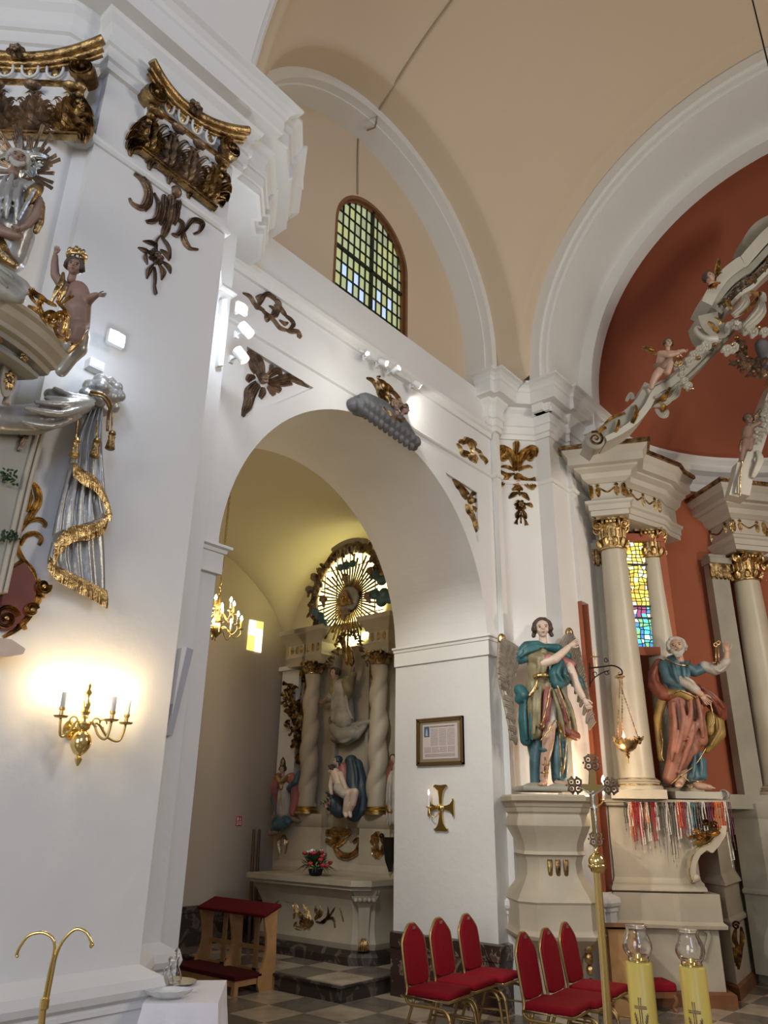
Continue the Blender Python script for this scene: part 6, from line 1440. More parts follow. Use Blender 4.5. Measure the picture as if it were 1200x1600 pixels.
# chandelier ----------------------------------------------------------
CH = Vector((5.15, 6.78, 0)); zc = at(352, 992, D=(CH-EYEP).dot(FWD)+0.55).z
ch = at(338, 985, D=8.15); ctop = 5.80
cd = thing('chandelier', 'brass candle chandelier on a long chain, half hidden behind the arch pier', 'chandelier', ch)
b = NB(); lathe(b, [(.002, -.12), (.012, -.10), (.006, -.08), (.03, -.05), (.06, -.02), (.065, .02), (.04, .06), (.02, .08), (.03, .12), (.02, .16), (.035, .20), (.03, .26), (.015, .30), (.02, .36), (.006, .40)], 20); obj('baluster', b, M['brass_dull'], cd, smooth=True, auto=50)
b = NB(); z = .40; k = 0
while ch.z+z < ctop:
    T = Matrix.Translation((0, 0, z+.02)) @ Matrix.Rotation(pi/2*(k % 2), 4, 'Z') @ Matrix.Rotation(pi/2, 4, 'X')
    tube(b, [T @ Vector((.012*cos(t), .024*sin(t), 0)) for t in [i*pi/5 for i in range(10)]], .004, 5, closed=True); z += .038; k += 1
obj('chain', b, M['brass_dull'], cd)
b = NB(); lathe(b, [(.01, z-.05), (.06, z-.03), (.05, z)], 14); obj('ceiling_rose', b, M['gold_brown'], cd, smooth=True)
for tier, (n, R, z0) in enumerate(((8, .26, .0), (6, .17, .16))):
    for k in range(n):
        a = 2*pi*k/n+.3+tier*.4; d = Vector((cos(a), sin(a), 0))
        b = NB(); tube(b, spline([tuple(d*.03+Vector((0, 0, z0))), tuple(d*R*.4+Vector((0, 0, z0+.03))), tuple(d*R*.75+Vector((0, 0, z0-.06))), tuple(d*R+Vector((0, 0, z0-.02))), tuple(d*R+Vector((0, 0, z0+.03)))], 5), .006, 7); tag_ = obj('arm', b, M['brass_dull'], cd, smooth=True)
        c_ = d*R+Vector((0, 0, z0+.03)); b = NB(); lathe(b, [(.004, 0), (.03, .006), (.032, .012), (.012, .014), (.011, .03)], 14, c_); obj('drip_pan', b, M['brass_dull'], tag_, smooth=True)
        b = NB(); lathe(b, [(.011, .03), (.011, .10)], 10, c_); obj('candle_sleeve', b, M['wax' if k % 2 else 'grey_panel'], tag_, smooth=True)
        b = NB(); lathe(b, [(.004, .10), (.014, .12), (.011, .14), (.002, .16)], 10, c_); obj('bulb', b, M['bulb'], tag_, smooth=True)
lamp('chandelier_light', 'POINT', tuple(ch+Vector((0, 0, .14))), None, 9, (1.0, .84, .60), .15)

# fire sign, poles, kneeler ---------------------------------------------
f = Panel('fire_point_sign', 'small red and white fire safety sign on the far chapel wall', 'sign', (373, 1283), NY, -CY1)
b = NB(); rect(b, -.045, -.06, .045, .06, 0, .006); obj('sign_plate', b, mat('sign red', (.55, .015, .02), .4), f.e)
b = NB(); rect(b, -.038, -.05, -.008, .05, .006, .008); rect(b, -.030, .02, -.014, .045, .008, .009)
rect(b, .006, -.045, .034, .0, .006, .008); rect(b, .012, .01, .03, .045, .006, .008); obj('pictogram', b, M['white_plastic'], f.e)
b = NB(); rect(b, -.034, -.035, -.02, -.015, .008, .0095); rect(b, -.034, -.005, -.012, .008, .008, .0095); rect(b, .014, -.03, .026, -.01, .008, .0095); rect(b, .018, .02, .024, .035, .008, .0095); obj('pictogram_detail', b, mat('sign red dark', (.5, .015, .02), .4), f.e)
for k, (dx, lab) in enumerate(((0, 'left brown wooden pole leaning in the chapel corner behind the altar'), (.08, 'right brown wooden pole leaning in the chapel corner behind the altar'))):
    p = at(403, 1296, Y=8.32); b = NB(); tube(b, [(0, 0, 0), (0.03+dx*.2, 0.10, p.z)], [.026, .02], 10)
    o = obj('wooden_pole', b, M['wood_pole'], smooth=True, auto=40); o.location = (p.x-0.03+dx, 8.30, 0.0); tag(o, lab, 'pole')
# kneeler
kn = thing('prie_dieu', 'light oak kneeler with dark red velvet armrest in front of the chapel altar', 'kneeler', (5.95, 6.65, 0))
def wavy(b, y, t=.03):
    P = [(.03, .0)] if False else []
    left = spline([(.05, 0), (.02, .12), (.10, .3), (.11, .45), (.06, .66)], 6); right = spline([(.24, .74), (.24, .5), (.25, .3), (.25, 0)], 3)
    prism(b, [(p[0], p[1]) for p in left]+[(p[0], p[1]) for p in right], y, y+t, 'Y')
for k, y in enumerate((0.0, .52, 1.03)):
    b = NB(); wavy(b, y)
    if k: bmesh.ops.translate(b, vec=(-.02, 0, .12 if False else 0), verts=b.verts)
    obj('side_panel', b, M['wood'], kn)
b = NB(); box(b, (.20, .53, .36), (.025, 1.0, .04)); box(b, (.20, .53, .10), (.02, 1.0, .14)); box(b, (.20, .26, .37), (.02, .06, .66)); box(b, (.20, .79, .37), (.02, .06, .66)); obj('back_rail', b, M['wood'], kn)
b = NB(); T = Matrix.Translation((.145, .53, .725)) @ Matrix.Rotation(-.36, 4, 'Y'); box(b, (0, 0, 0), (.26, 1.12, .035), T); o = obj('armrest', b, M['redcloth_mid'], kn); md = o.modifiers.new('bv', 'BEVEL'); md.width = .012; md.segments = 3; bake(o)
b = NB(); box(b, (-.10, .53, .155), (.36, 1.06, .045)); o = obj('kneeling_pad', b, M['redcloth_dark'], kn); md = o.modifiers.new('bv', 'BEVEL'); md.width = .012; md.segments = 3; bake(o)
b = NB(); box(b, (-.10, .53, .105), (.32, 1.02, .055)); obj('step_frame', b, M['wood'], kn)
for y in (.04, 1.02):
    b = NB(); box(b, (-.24, y, .055), (.05, .05, .11)); obj('leg', b, M['wood'], kn)
# ================================================================ CHAIRS
def make_chair(label):
    """banquet chair, facing local -y, origin on the floor under the seat centre"""
    t = thing('banquet_chair', label, 'chair')
    b = NB(); P = []
    for i in range(41):
        a = 2*pi*i/40; 
    outline = [(-.20, -.20), (.20, -.20), (.205, .0), (.19, .20), (-.19, .20), (-.205, .0)]
    prism(b, outline, .435, .49, 'Z'); o = obj('seat', b, M['redcloth'], t)
    md = o.modifiers.new('b', 'BEVEL'); md.width = .022; md.segments = 4; md.limit_method = 'ANGLE'; md.angle_limit = R_(50); bake(o)
    for p in o.data.polygons: p.use_smooth = True
    b = NB(); tube(b, [(-.205, -.205, .43), (.205, -.205, .43), (.205, .2, .43), (-.205, .2, .43)], .010, 8, closed=True); obj('seat_frame', b, M['chairgold'], t, smooth=True)
    tilt = Matrix.Translation((0, .20, .46)) @ Matrix.Rotation(-.16, 4, 'X')
    top = [(.175, .05), (.18, .10), (.18, .31), (.165, .37), (.10, .435), (.045, .474), (0, .478)]
    full = top + [(-x, z) for x, z in top[::-1][1:]]
    ol = full + [(-.15, .03), (-.08, .018), (.08, .018), (.15, .03)]
    b = NB(); S0 = Matrix.Identity(4); prism(b, [(x*.93, z*.975+.008) for x, z in ol], -.022, .022, 'Y', tilt); o = obj('backrest', b, M['redcloth'], t)
    md = o.modifiers.new('b', 'BEVEL'); md.width = .016; md.segments = 4; md.limit_method = 'ANGLE'; md.angle_limit = R_(50); bake(o)
    for p in o.data.polygons: p.use_smooth = True
    b = NB()
    for s in (-1, 1):
        st = [tilt @ Vector((s*x, 0, z)) for x, z in top[::-1]]
        st += [tilt @ Vector((s*.178, 0, .0)), Vector((s*.19, .205, .42)), Vector((s*.20, .17, .385)), Vector((s*.205, .10, .378)), Vector((s*.205, -.13, .378)), Vector((s*.205, -.19, .355)), Vector((s*.208, -.22, .30))]
        tube(b, [tuple(v) for v in spline([tuple(v) for v in st], 3)], .0125, 8)
    obj('back_frame', b, M['chairgold'], t, smooth=True)
    b = NB(); c = tilt @ Vector((0, -.026, .445)); box(b, c, (.045, .006, .022)); obj('handle_plate', b, M['silver'], t)
    for s in (-1, 1):
        b = NB(); tube(b, spline([(s*.208, -.215, .31), (s*.212, -.235, .18), (s*.215, -.25, 0.008)], 5), .0125, 8); ball(b, (s*.215, -.25, .012), .014); obj('leg', b, M['chairgold'], t, smooth=True)
        b = NB(); tube(b, spline([(s*.18, .13, .42), (s*.185, .19, .25), (s*.19, .27, 0.008)], 5), .0125, 8); ball(b, (s*.19, .27, .012), .014); obj('leg', b, M['chairgold'], t, smooth=True)
        b = NB(); tube(b, [(s*.211, -.229, .24), (s*.186, .20, .24)], .008, 7); obj('stretcher', b, M['chairgold'], t, smooth=True)
    return t
LBL = ['red banquet chair nearest the arch jamb edge, left end of the left trio', 'middle red banquet chair of the trio below the framed document', 'red banquet chair closest to the marble corner, right end of the left trio',
       'red banquet chair in front of the angel pedestal, left end of the right trio', 'middle red banquet chair of the trio before the angel pedestal', 'red banquet chair partly behind the cross pole, right end of the right trio']
SP = [(642, 1441), (684, 1433), (727, 1427), (815, 1455), (851, 1449), (881, 1440)]
ch0 = make_chair(LBL[0])
for k, (x, y) in enumerate(SP):
    p = at(x, y, Z=0.872); c = ch0 if k == 0 else copy_tree(ch0)
    c['label'] = LBL[k]; ang = R_(6); c.rotation_euler.z = ang
    c.scale = (.92, .92, .925); off = Vector((0, .255, 0)); off.rotate(Matrix.Rotation(ang, 4, 'Z')); c.location = (p.x-off.x, p.y-off.y, 0)
    c['group'] = 'red banquet chairs along the arch jamb' if k < 3 else 'red banquet chairs before the angel pedestal'

# ================================================================ ANGEL AND PEDESTAL
AP = Vector((7.18, 3.95, 0)); dn = Vector((-1, -1, 0)).normalized(); dx_ = Vector((1, -1, 0)).normalized()
PM_ = Matrix((dx_, -dn, Vector((0, 0, 1)))).transposed().to_4x4()      # local x right, y away from viewer, z up
ped = thing('angel_pedestal', 'tall swelling beige stone pedestal with three gilded flutes under the angel', 'pedestal', AP)
def tower(b, prof, cx=.35, M_=None, depth=1.0, back=.30):
    """stack of chamfered square sections: prof = (half width, z)"""
    rows = []
    for w, z in prof:
        d = w*depth; c = w*cx
        pts = [(-w, back), (-w, -d+c), (-w+c, -d), (w-c, -d), (w, -d+c), (w, back)]
        rows.append([b.verts.new(M_ @ Vector((p[0], p[1], z)) if M_ else (p[0], p[1], z)) for p in pts])
    for A, B in zip(rows, rows[1:]):
        for k in range(6): b.faces.new((A[k], A[(k+1) % 6], B[(k+1) % 6], B[k]))
    b.faces.new(rows[0][::-1]); b.faces.new(rows[-1])
R3 = PM_
b = NB(); tower(b, [(.35, 1.72), (.36, 1.76), (.37, 1.77), (.38, 1.80), (.41, 1.82), (.415, 1.86), (.40, 1.875)], M_=R3); obj('top_slab', b, M['stone'], ped, smooth=True, auto=25)
b = NB(); tower(b, [(.30, 1.35), (.285, 1.38), (.29, 1.45), (.33, 1.54), (.355, 1.60), (.35, 1.66), (.335, 1.70), (.345, 1.72)], M_=R3); obj('neck', b, M['stone'], ped, smooth=True, auto=25)
b = NB(); tower(b, [(.37, 1.0), (.36, 1.02), (.31, 1.10), (.27, 1.18), (.262, 1.28), (.28, 1.34), (.30, 1.35)], M_=R3); obj('waist', b, M['stone'], ped, smooth=True, auto=25)
b = NB(); tower(b, [(.40, .70), (.385, .72), (.38, .74), (.38, .94), (.39, .96), (.37, 1.0)], M_=R3); obj('die', b, M['stone'], ped, smooth=True, auto=25)
b = NB(); tower(b, [(.30, .0), (.30, .10), (.24, .12), (.22, .3), (.25, .5), (.33, .6), (.40, .66), (.41, .69), (.40, .70)], M_=R3); obj('console_foot', b, M['stone'], ped, smooth=True, auto=25)
for k in (-1, 0, 1):
    b = NB(); tube(b, [R3 @ Vector((k*.075, -.262, 1.17)), R3 @ Vector((k*.075, -.268, 1.22)), R3 @ Vector((k*.075, -.275, 1.31))], .023, 10, flat=.6); obj('gilded_flute', b, M['gold_old'], ped, smooth=True)
b = NB()
for k in range(4): ball(b, R3 @ Vector((.22, -.30, .60-.09*k)), .045-.006*k, 1, 1, 1.3)
obj('gilded_drop', b, M['gold'], ped, smooth=True)

f = Panel('angel_statue', 'painted angel with grey wings, teal cape and olive tunic on the stone pedestal', 'statue', (850, 1100), ND, dn.dot(Vector((7.15, 3.92, 0))))
ang = f.e
b = NB(); p = f(848, 1234, 0); box(b, (p.x, p.y+.005, 0), (.50, .05, .42)); ball(b, (p.x-.1, p.y+.02, .1), .09, 1.4, .5, 1); ball(b, (p.x+.14, p.y+.02, .08), .09, 1.2, .5, 1); remeshed('ground', b, M['stone_grey'], ang, .012, 2)
# tunic
b = NB(); limb(b, f, [(842, 1018, 0, 15), (840, 1045, .02, 15), (842, 1062, .02, 14)]); limb(b, f, [(828, 1020, 0, 10), (858, 1020, 0, 11)])
limb(b, f, [(826, 1026, .04, 9), (840, 1034, .12, 9)])
limb(b, f, [(834, 1072, .03, 12), (832, 1110, .05, 11), (834, 1146, .06, 9)]); limb(b, f, [(856, 1072, .03, 13), (872, 1110, .05, 12), (884, 1146, .05, 11)]); limb(b, f, [(845, 1072, 0, 14), (856, 1130, -.03, 14)])
folds(b, f, [[(834, 1030, .15), (836, 1045, .16), (834, 1058, .14)], [(844, 1028, .15), (845, 1045, .16), (842, 1058, .14)], [(830, 1075, .15), (828, 1110, .17), (828, 1150, .15)], [(862, 1078, .16), (876, 1115, .17), (886, 1155, .15)], [(868, 1074, .14), (884, 1110, .16), (895, 1150, .13)], [(856, 1080, .16), (866, 1115, .18), (874, 1150, .16)], [(838, 1075, .16), (834, 1110, .18), (836, 1140, .17)]], 2.6)
remeshed('tunic', b, M['olive'], ang, .010, 1)
b = NB(); limb(b, f, [(852, 1075, .08, 5), (850, 1095, .12, 7), (846, 1122, .12, 7), (840, 1138, .12, 4)]); limb(b, f, [(860, 1078, .10, 4), (868, 1105, .13, 5), (876, 1128, .13, 5)]); folds(b, f, [[(850, 1078, .2), (846, 1105, .22), (840, 1135, .19)], [(862, 1080, .19), (870, 1105, .22), (878, 1134, .19)]], 1.8); remeshed('pink_panel', b, M['rose'], ang, .009, 2)
b = NB(); limb(b, f, [(858, 1084, .10, 4), (858, 1108, .11, 6), (858, 1134, .10, 7)]); remeshed('white_panel', b, M['whiterobe'], ang, .009, 2)
# lower robe and boots
b = NB(); limb(b, f, [(842, 1150, -.02, 9), (838, 1190, -.03, 8), (838, 1222, -.03, 7)]); limb(b, f, [(870, 1150, 0, 9), (872, 1190, 0, 10), (874, 1216, 0, 10)]); folds(b, f, [[(866, 1150, .1), (866, 1185, .12), (870, 1218, .1)], [(880, 1150, .08), (880, 1185, .1), (880, 1216, .08)], [(862, 1160, .1), (864, 1190, .11), (866, 1218, .1)]], 2.2); remeshed('under_robe', b, M['blue'], ang, .010, 1)
b = NB(); limb(b, f, [(854, 1138, .10, 8), (851, 1155, .13, 8), (850, 1170, .12, 7), (848, 1185, .10, 6.5), (846, 1205, .09, 5.5), (846, 1218, .08, 5)]); foot(b, f, 846, 1224, .10, 17, -.6, .10); foot(b, f, 868, 1224, .06, 17, .75, .08); remeshed('legs', b, M['skin'], ang, .008, 2)
b = NB(); tube(b, spline([tuple(f(845+6*cos(t), 1172+2*sin(t), .12+.035*sin(t))) for t in [k*pi/6 for k in range(13)]], 1), .018, 7); remeshed('knee_ribbon', b, M['teal'], ang, .009, 1)
b = NB()
for y in (1184, 1196, 1208): tube(b, [tuple(f(848-(y-1184)*.08+5.5*cos(t), y, .10+.045*sin(t))) for t in [k*pi/7 for k in range(15)]], .007, 6, closed=False)
tube(b, [f(845, 1184, .155), f(845, 1215, .14)], .008, 6); obj('boot_straps', b, M['gold'], ang, smooth=True)
# cape
b = NB(); limb(b, f, [(812, 1024, .02, 8), (822, 1012, .04, 8), (836, 1010, .08, 6), (848, 1014, .1, 4)]); limb(b, f, [(808, 1032, 0, 6), (816, 1030, .05, 7)])
limb(b, f, [(852, 1014, .09, 5), (866, 1016, .08, 7), (884, 1026, .04, 6)]); limb(b, f, [(868, 1040, .12, 8), (862, 1058, .15, 10), (864, 1070, .15, 10), (876, 1066, .12, 8)])
folds(b, f, [[(812, 1020, .12), (828, 1014, .14), (844, 1016, .15)], [(808, 1030, .1), (820, 1022, .13), (836, 1018, .15)], [(866, 1044, .24), (860, 1058, .26), (868, 1072, .26)], [(874, 1048, .22), (872, 1060, .24), (878, 1070, .2)]], 2.3); remeshed('cape', b, M['teal'], ang, .010, 1)
b = NB(); limb(b, f, [(812, 1078, 0, 8), (818, 1088, .04, 9), (812, 1092, .0, 7)]); limb(b, f, [(822, 1092, -.02, 8), (820, 1125, .0, 9), (822, 1156, .0, 8)]); limb(b, f, [(832, 1150, -.05, 8), (838, 1180, -.06, 7)]); folds(b, f, [[(818, 1095, .08), (816, 1125, .1), (820, 1158, .08)], [(826, 1095, .08), (826, 1125, .1), (828, 1158, .08)]], 2.4); remeshed('cape_tail', b, M['teal'], ang, .010, 1)
b = NB(); limb(b, f, [(892, 1066, .08, 6), (900, 1066, .1, 6), (904, 1074, .1, 4)]); remeshed('cuff', b, M['teal'], ang, .008, 1)
b = NB(); tube(b, spline([tuple(f(828+26*t, 1062-2*sin(pi*t), .14+.06*sin(pi*t))) for t in (0, .25, .5, .75, 1)], 4), .022, 8, flat=.5); tube(b, spline([tuple(f(x, y, z)) for x, y, z in ((832, 1066, .17), (828, 1080, .18), (820, 1092, .16))], 4), .018, 7, flat=.6)
for L in ([(852, 1070, .2), (846, 1100, .235), (838, 1136, .21)], [(860, 1072, .2), (870, 1102, .235), (880, 1132, .21)], [(836, 1160, .2), (846, 1146, .24), (857, 1130, .26), (866, 1148, .22)], [(866, 1150, .18), (868, 1180, .16), (872, 1212, .14)], [(874, 1150, .15), (880, 1160, .12), (874, 1208, .13)]):
    tube(b, spline([tuple(f(*p)) for p in L], 5), .007, 6)
ball(b, f(838, 1136, .2), .03); obj('gold_trim', b, M['gold'], ang, smooth=True)
b = NB(); limb(b, f, [(874, 1136, .12, 5), (884, 1148, .14, 6), (894, 1152, .12, 6)]); remeshed('scorched_hem', b, M['redrobe'], ang, .010, 1)
b = NB(); limb(b, f, [(838, 1040, .13, 5), (850, 1032, .18, 4.5)]); limb(b, f, [(876, 1036, .06, 8), (890, 1040, .06, 6)]); remeshed('rose_cuff', b, M['rose'], ang, .009, 1)
# arms
b = NB(); limb(b, f, [(842, 1040, .14, 6.5), (858, 1036, .2, 6), (874, 1022, .22, 4.2), (878, 1018, .22, 3.8)]); remeshed('arm', b, M['skin_pale'], ang, .007, 2)
b = NB(); limb(b, f, [(884, 1040, .06, 7), (890, 1056, .1, 6), (898, 1080, .12, 5), (904, 1092, .14, 3.8)]); remeshed('arm', b, M['skin_pale'], ang, .007, 2)
hand(f, ang, 882, 1015, .23, 17, R_(30), 'skin_pale', .25, 1); hand(f, ang, 907, 1098, .15, 17, R_(-65), 'skin_pale', .35, -1)
head(f, ang, 843, 985, 14, .10, yaw=-.18, tilt=.04, skin='skin_pale', hair='hair', hairlen=.42, pitch=.05)
# wings
def wing(name, quad_fn, parent, f, mt='feather'):
    return
def bigwing(f, parent, spine, width, side, gold_n=1):
    """spine px from the gilded shoulder to the tip; feathers hang from it"""
    b = NB(); P = spline([(p[0], p[1], p[2]) for p in spine], 10); n = len(P)
    for row, (t0, t1, L, w) in enumerate(((0.0, .98, 1.0, 4.4), (0.0, .62, .62, 4.0), (0.0, .34, .34, 3.6))):
        m = (15, 12, 8)[row]
        for k in range(m):
            t = t0+(t1-t0)*k/(m-1); q = P[min(n-1, int(t*(n-1)))]; q2 = P[min(n-1, int(t*(n-1))+2)]
            d = Vector((q2[0]-q[0], q2[1]-q[1])); d = d.normalized() if d.length > 0 else Vector((0, 1))
            nn = Vector((-d.y, d.x))*side; ww = width*(1-t*.75)*L; a = Vector((q[0], q[1]))+nn*(-1); e = a+nn*ww+Vector((0, 1))*(14+16*(1-t))*(.6+.4*L)
            z = q[2]+.012*row
            mid = (a+e)/2+nn*ww*.18-Vector((0, 3))
            rib(b, [f(a.x, a.y, z), f(mid.x, mid.y, z+.02), f(e.x, e.y, z)], [w*f.k, w*f.k*1.15, w*f.k*.35], .03, n=4)
    tube(b, [tuple(f(*q)) for q in P], [f.k*(6.5-5*i/(n-1)) for i in range(n)], 9, flat=.8)
    o = obj('wing', b, M[mt_w], parent, smooth=True, auto=50)
    b = NB(); q = P[0]; ball(b, f(q[0], q[1], q[2]+.01), 8*f.k, .85, 1.25, .6, 14, 10); obj('gilded_wing_tip', b, M['gold'], o, smooth=True)
mt_w = 'feather'
bigwing(f, ang, [(783, 1000, .02), (781, 1020, .02), (779, 1050, .02), (788, 1100, .02), (798, 1155, .03)], 34, -1)
bigwing(f, ang, [(889, 990, .0), (900, 1010, 0), (908, 1040, 0), (918, 1085, .0), (927, 1128, .02)], 30, 1)

_w = at(970, 1050, D=7.72)-at(921, 1055, D=8.0); _w.z = 0; _w.normalize(); BN = tuple(_w.cross(_up)) if _w.cross(_up).dot(FWD) < 0 else tuple(-_w.cross(_up))
# lamp bracket and sanctuary lamp -----------------------------------
f = Panel('iron_bracket', 'black wrought iron bracket with scrolls holding the sanctuary lamp', 'bracket', (921, 1055), BN, D=8.0)
b = NB(); tube(b, spline([tuple(f(*p)) for p in ((920, 1044, 0), (940, 1042, 0), (958, 1040, 0), (970, 1046, 0), (972, 1053, 0), (967, 1054, 0))], 6), .008, 7)
tube(b, spline([tuple(f(*p)) for p in ((921, 1070, 0), (930, 1058, 0), (944, 1050, 0), (952, 1048, 0))], 6), .006, 7); tube(b, [f(921, 1036, 0), f(922, 1074, 0)], .007, 7)
for c_, r_ in (((930, 1053), 5), ((948, 1051), 4), ((947, 1031), 4)):
    tube(b, [tuple(f(c_[0]+r_*(1-.6*t/14)*cos(t*.5), c_[1]+r_*(1-.6*t/14)*sin(t*.5), 0)) for t in range(15)], .005, 6)
obj('ironwork', b, M['black'], f.e, smooth=True)
f = Panel('gilt_cross', 'tiny gilded cross standing on the iron bracket', 'cross', (929, 1030), BN, D=7.95)
b = NB(); tube(b, [f(929, 1019, 0), f(931, 1042, 0)], .006, 6); tube(b, [f(923, 1026, 0), f(936, 1026, 0)], .006, 6); obj('cross_bars', b, M['gold'], f.e)
f = Panel('sanctuary_lamp', 'gilded hanging sanctuary lamp with a red flame on three ornate chains', 'lamp', (983, 1165), TOCAM, D=7.7)
sl = f.e
p0 = f(979, 1166, 0); T = Matrix.Translation(p0) @ RX
b = NB(); lathe(b, [(.002, -.17), (.008, -.16), (.004, -.13), (.014, -.115), (.022, -.10), (.01, -.085), (.03, -.075), (.012, -.06), (.05, -.05), (.09, -.02), (.115, .03), (.12, .06), (.11, .06), (.10, .03), (.07, 0), (.002, -.01)], 28, (0, 0, 0), T)
for k in range(16):
    a = 2*pi*k/16; ball(b, p0+Vector((.118*cos(a), .055, .118*sin(a))), .012, seg=7, rings=5)
obj('bowl', b, M['gold'], sl, smooth=True, auto=45)
for k in range(3):
    a = 2*pi*k/3+.5; c = p0+Vector((.13*cos(a), .04, .13*sin(a)))
    b = NB(); ball(b, c, .022, 1, 1.2, 1); ball(b, c+Vector((0, .04, 0)), .016)
    for s in (-1, 1): rib(b, [c, c+Vector((s*.03, .03, 0)), c+Vector((s*.05, .055, 0))], [.012, .016, .004], .008, n=3)
    obj('winged_head', b, M['gold_old'], sl, smooth=True)
    top = f(966+3*k, 1060, 0); b = NB(); n = 22
    for i in range(n):
        q = c*(1-i/(n-1))+top*(i/(n-1)); ball(b, q, .0095, .8, 1.4, .8, 6, 5)
    tube(b, [c, top], .003, 5); obj('chain', b, M['gold'], sl, smooth=True)
b = NB(); q = f(968, 1057, 0); lathe(b, [(.002, -.015), (.05, -.01), (.055, 0), (.03, .012), (.012, .02), (.012, .04), (.002, .05)], 18, (0, 0, 0), Matrix.Translation(q) @ RX); obj('crown', b, M['gold'], sl, smooth=True, auto=45)
b = NB(); q = p0+Vector((-.02, .075, 0)); lathe(b, [(.003, 0), (.014, .015), (.012, .035), (.004, .055), (.001, .08)], 12, (0, 0, 0), Matrix.Translation(q) @ RX); obj('flame', b, M['flame'], sl, smooth=True)
lamp('sanctuary_flame_light', 'POINT', tuple(f.world(q+Vector((0, .06, 0)))), None, .8, (1, .2, .12), .02)

# candle sconce glowing beside the niche
f = Panel('niche_candle_lamp', 'bright warm candle bulb beside the red niche behind the cross', 'lamp', (943, 1220), TOCAM, D=7.55)
b = NB(); tube(b, [f(943, 1250, 0), f(943, 1226, 0)], .013, 10); obj('candle_sleeve', b, M['cloth'], f.e, smooth=True)
b = NB(); lathe(b, [(.006, 0), (.018, .02), (.014, .045), (.003, .075)], 12, (0, 0, 0), Matrix.Translation(f(943, 1224, 0)) @ RX); obj('bulb', b, M['bulb'], f.e, smooth=True)
b = NB(); tube(b, [f(943, 1250, 0), f(940, 1256, 0), f(936, 1262, -.12)], .008, 8); lathe(b, [(.002, -.01), (.03, 0), (.002, .01)], 14, (0, 0, 0), Matrix.Translation(f(943, 1250, 0)) @ RX); obj('arm', b, M['brass_dull'], f.e, smooth=True)
lamp('niche_bulb_light', 'POINT', tuple(f.world(f(941, 1216, .07))), None, 6, (1.0, .72, .42), .02)

# ================================================================ PROCESSIONAL CROSS
CD = 3.3
f = Panel('processional_cross', 'brass processional crucifix on a tall fluted brass pole', 'crucifix', (930, 1300), TOCAM, D=CD)
pc = f.e
b = NB(); tube(b, [f(933, 1362, 0), f(952, 1620, 0)], .0145, 14); q = f(952, 1620, 0); w = f.world(q)
tube(b, [q, q-Vector((0, w.z-.03, 0))], .0145, 14)
for k in range(6):
    a = k*pi/3; o_ = Vector((.0125*cos(a), 0, .0125*sin(a))); tube(b, [f(933, 1362, 0)+o_, f(952, 1620, 0)+o_, q-Vector((0, w.z-.03, 0))+o_], .0045, 6)
lathe(b, [(.15, 0), (.15, .015), (.04, .035), (.016, .06)], 28, (0, 0, 0), Matrix.Translation(q-Vector((0, w.z, 0))) @ RX); obj('pole', b, M['brass'], pc, smooth=True, auto=45)
b = NB(); lathe(b, [(.014, -.035), (.028, -.03), (.032, -.018), (.038, -.012), (.038, -.004), (.034, 0), (.037, .012), (.030, .030), (.018, .040), (.008, .046), (.010, .056), (.006, .064), (.010, .075)], 24, (0, 0, 0), Matrix.Translation(f(933, 1350, 0)) @ RX); obj('knop', b, M['brass'], pc, smooth=True, auto=45)
b = NB(); P = [f(x, y, 0) for x, y in ((921, 1200), (929, 1200), (930, 1226), (948, 1226), (948, 1236), (931, 1237), (935, 1308), (927, 1308), (921, 1236), (904, 1234), (905, 1225), (920, 1225))]
prism(b, [(p.x, p.y) for p in P], -.008, .006); obj('cross_plate', b, M['brass_dull'], pc)
def knot(cx_, cy_, R):
    b = NB(); c = f(cx_, cy_, 0); r = R*f.k
    for k in range(4):
        a = pi/4+k*pi/2; cc_ = c+Vector((r*.5*cos(a), r*.5*sin(a), 0))
        tube(b, [tuple(cc_+Vector((r*.38*cos(t*.628), r*.38*sin(t*.628), .004))) for t in range(10)], r*.13, 6, closed=True)
        ball(b, cc_, r*.16, seg=7, rings=5)
    for k in range(10):
        a = 2*pi*k/10; ball(b, c+Vector((r*.92*cos(a), r*.92*sin(a), 0)), r*.14, seg=7, rings=5)
    ball(b, c, r*.26, seg=8, rings=6); obj('openwork_end', b, M['gold_brown'], pc, smooth=True)
knot(924, 1192, 14); knot(898, 1227, 14); knot(954, 1228, 14); knot(931, 1311, 12)
b = NB(); ball(b, f(923, 1181, 0), 3.2*f.k); obj('finial', b, M['gold_old'], pc, smooth=True)
g = f
b = NB(); limb(b, g, [(925, 1244, .016, 2.4), (926, 1256, .014, 2.2), (928, 1264, .016, 2.2), (929, 1282, .018, 1.5), (930, 1296, .014, 1.0), (931, 1302, .018, .8)]); limb(b, g, [(927, 1264, .016, 1.7), (930, 1282, .02, 1.3), (931, 1298, .015, .9)])
limb(b, g, [(923, 1241, .016, 1.3), (914, 1236, .012, 1.0), (905, 1230, .008, .8)]); limb(b, g, [(928, 1241, .016, 1.3), (937, 1236, .012, 1.0), (945, 1230, .008, .8)]); ball(b, g(924, 1238, .02), 2.4*f.k, 1, 1.2, 1); limb(b, g, [(922, 1262, .016, 1.6), (931, 1263, .016, 1.6)])
remeshed('corpus', b, M['silver'], pc, .0022, 1)

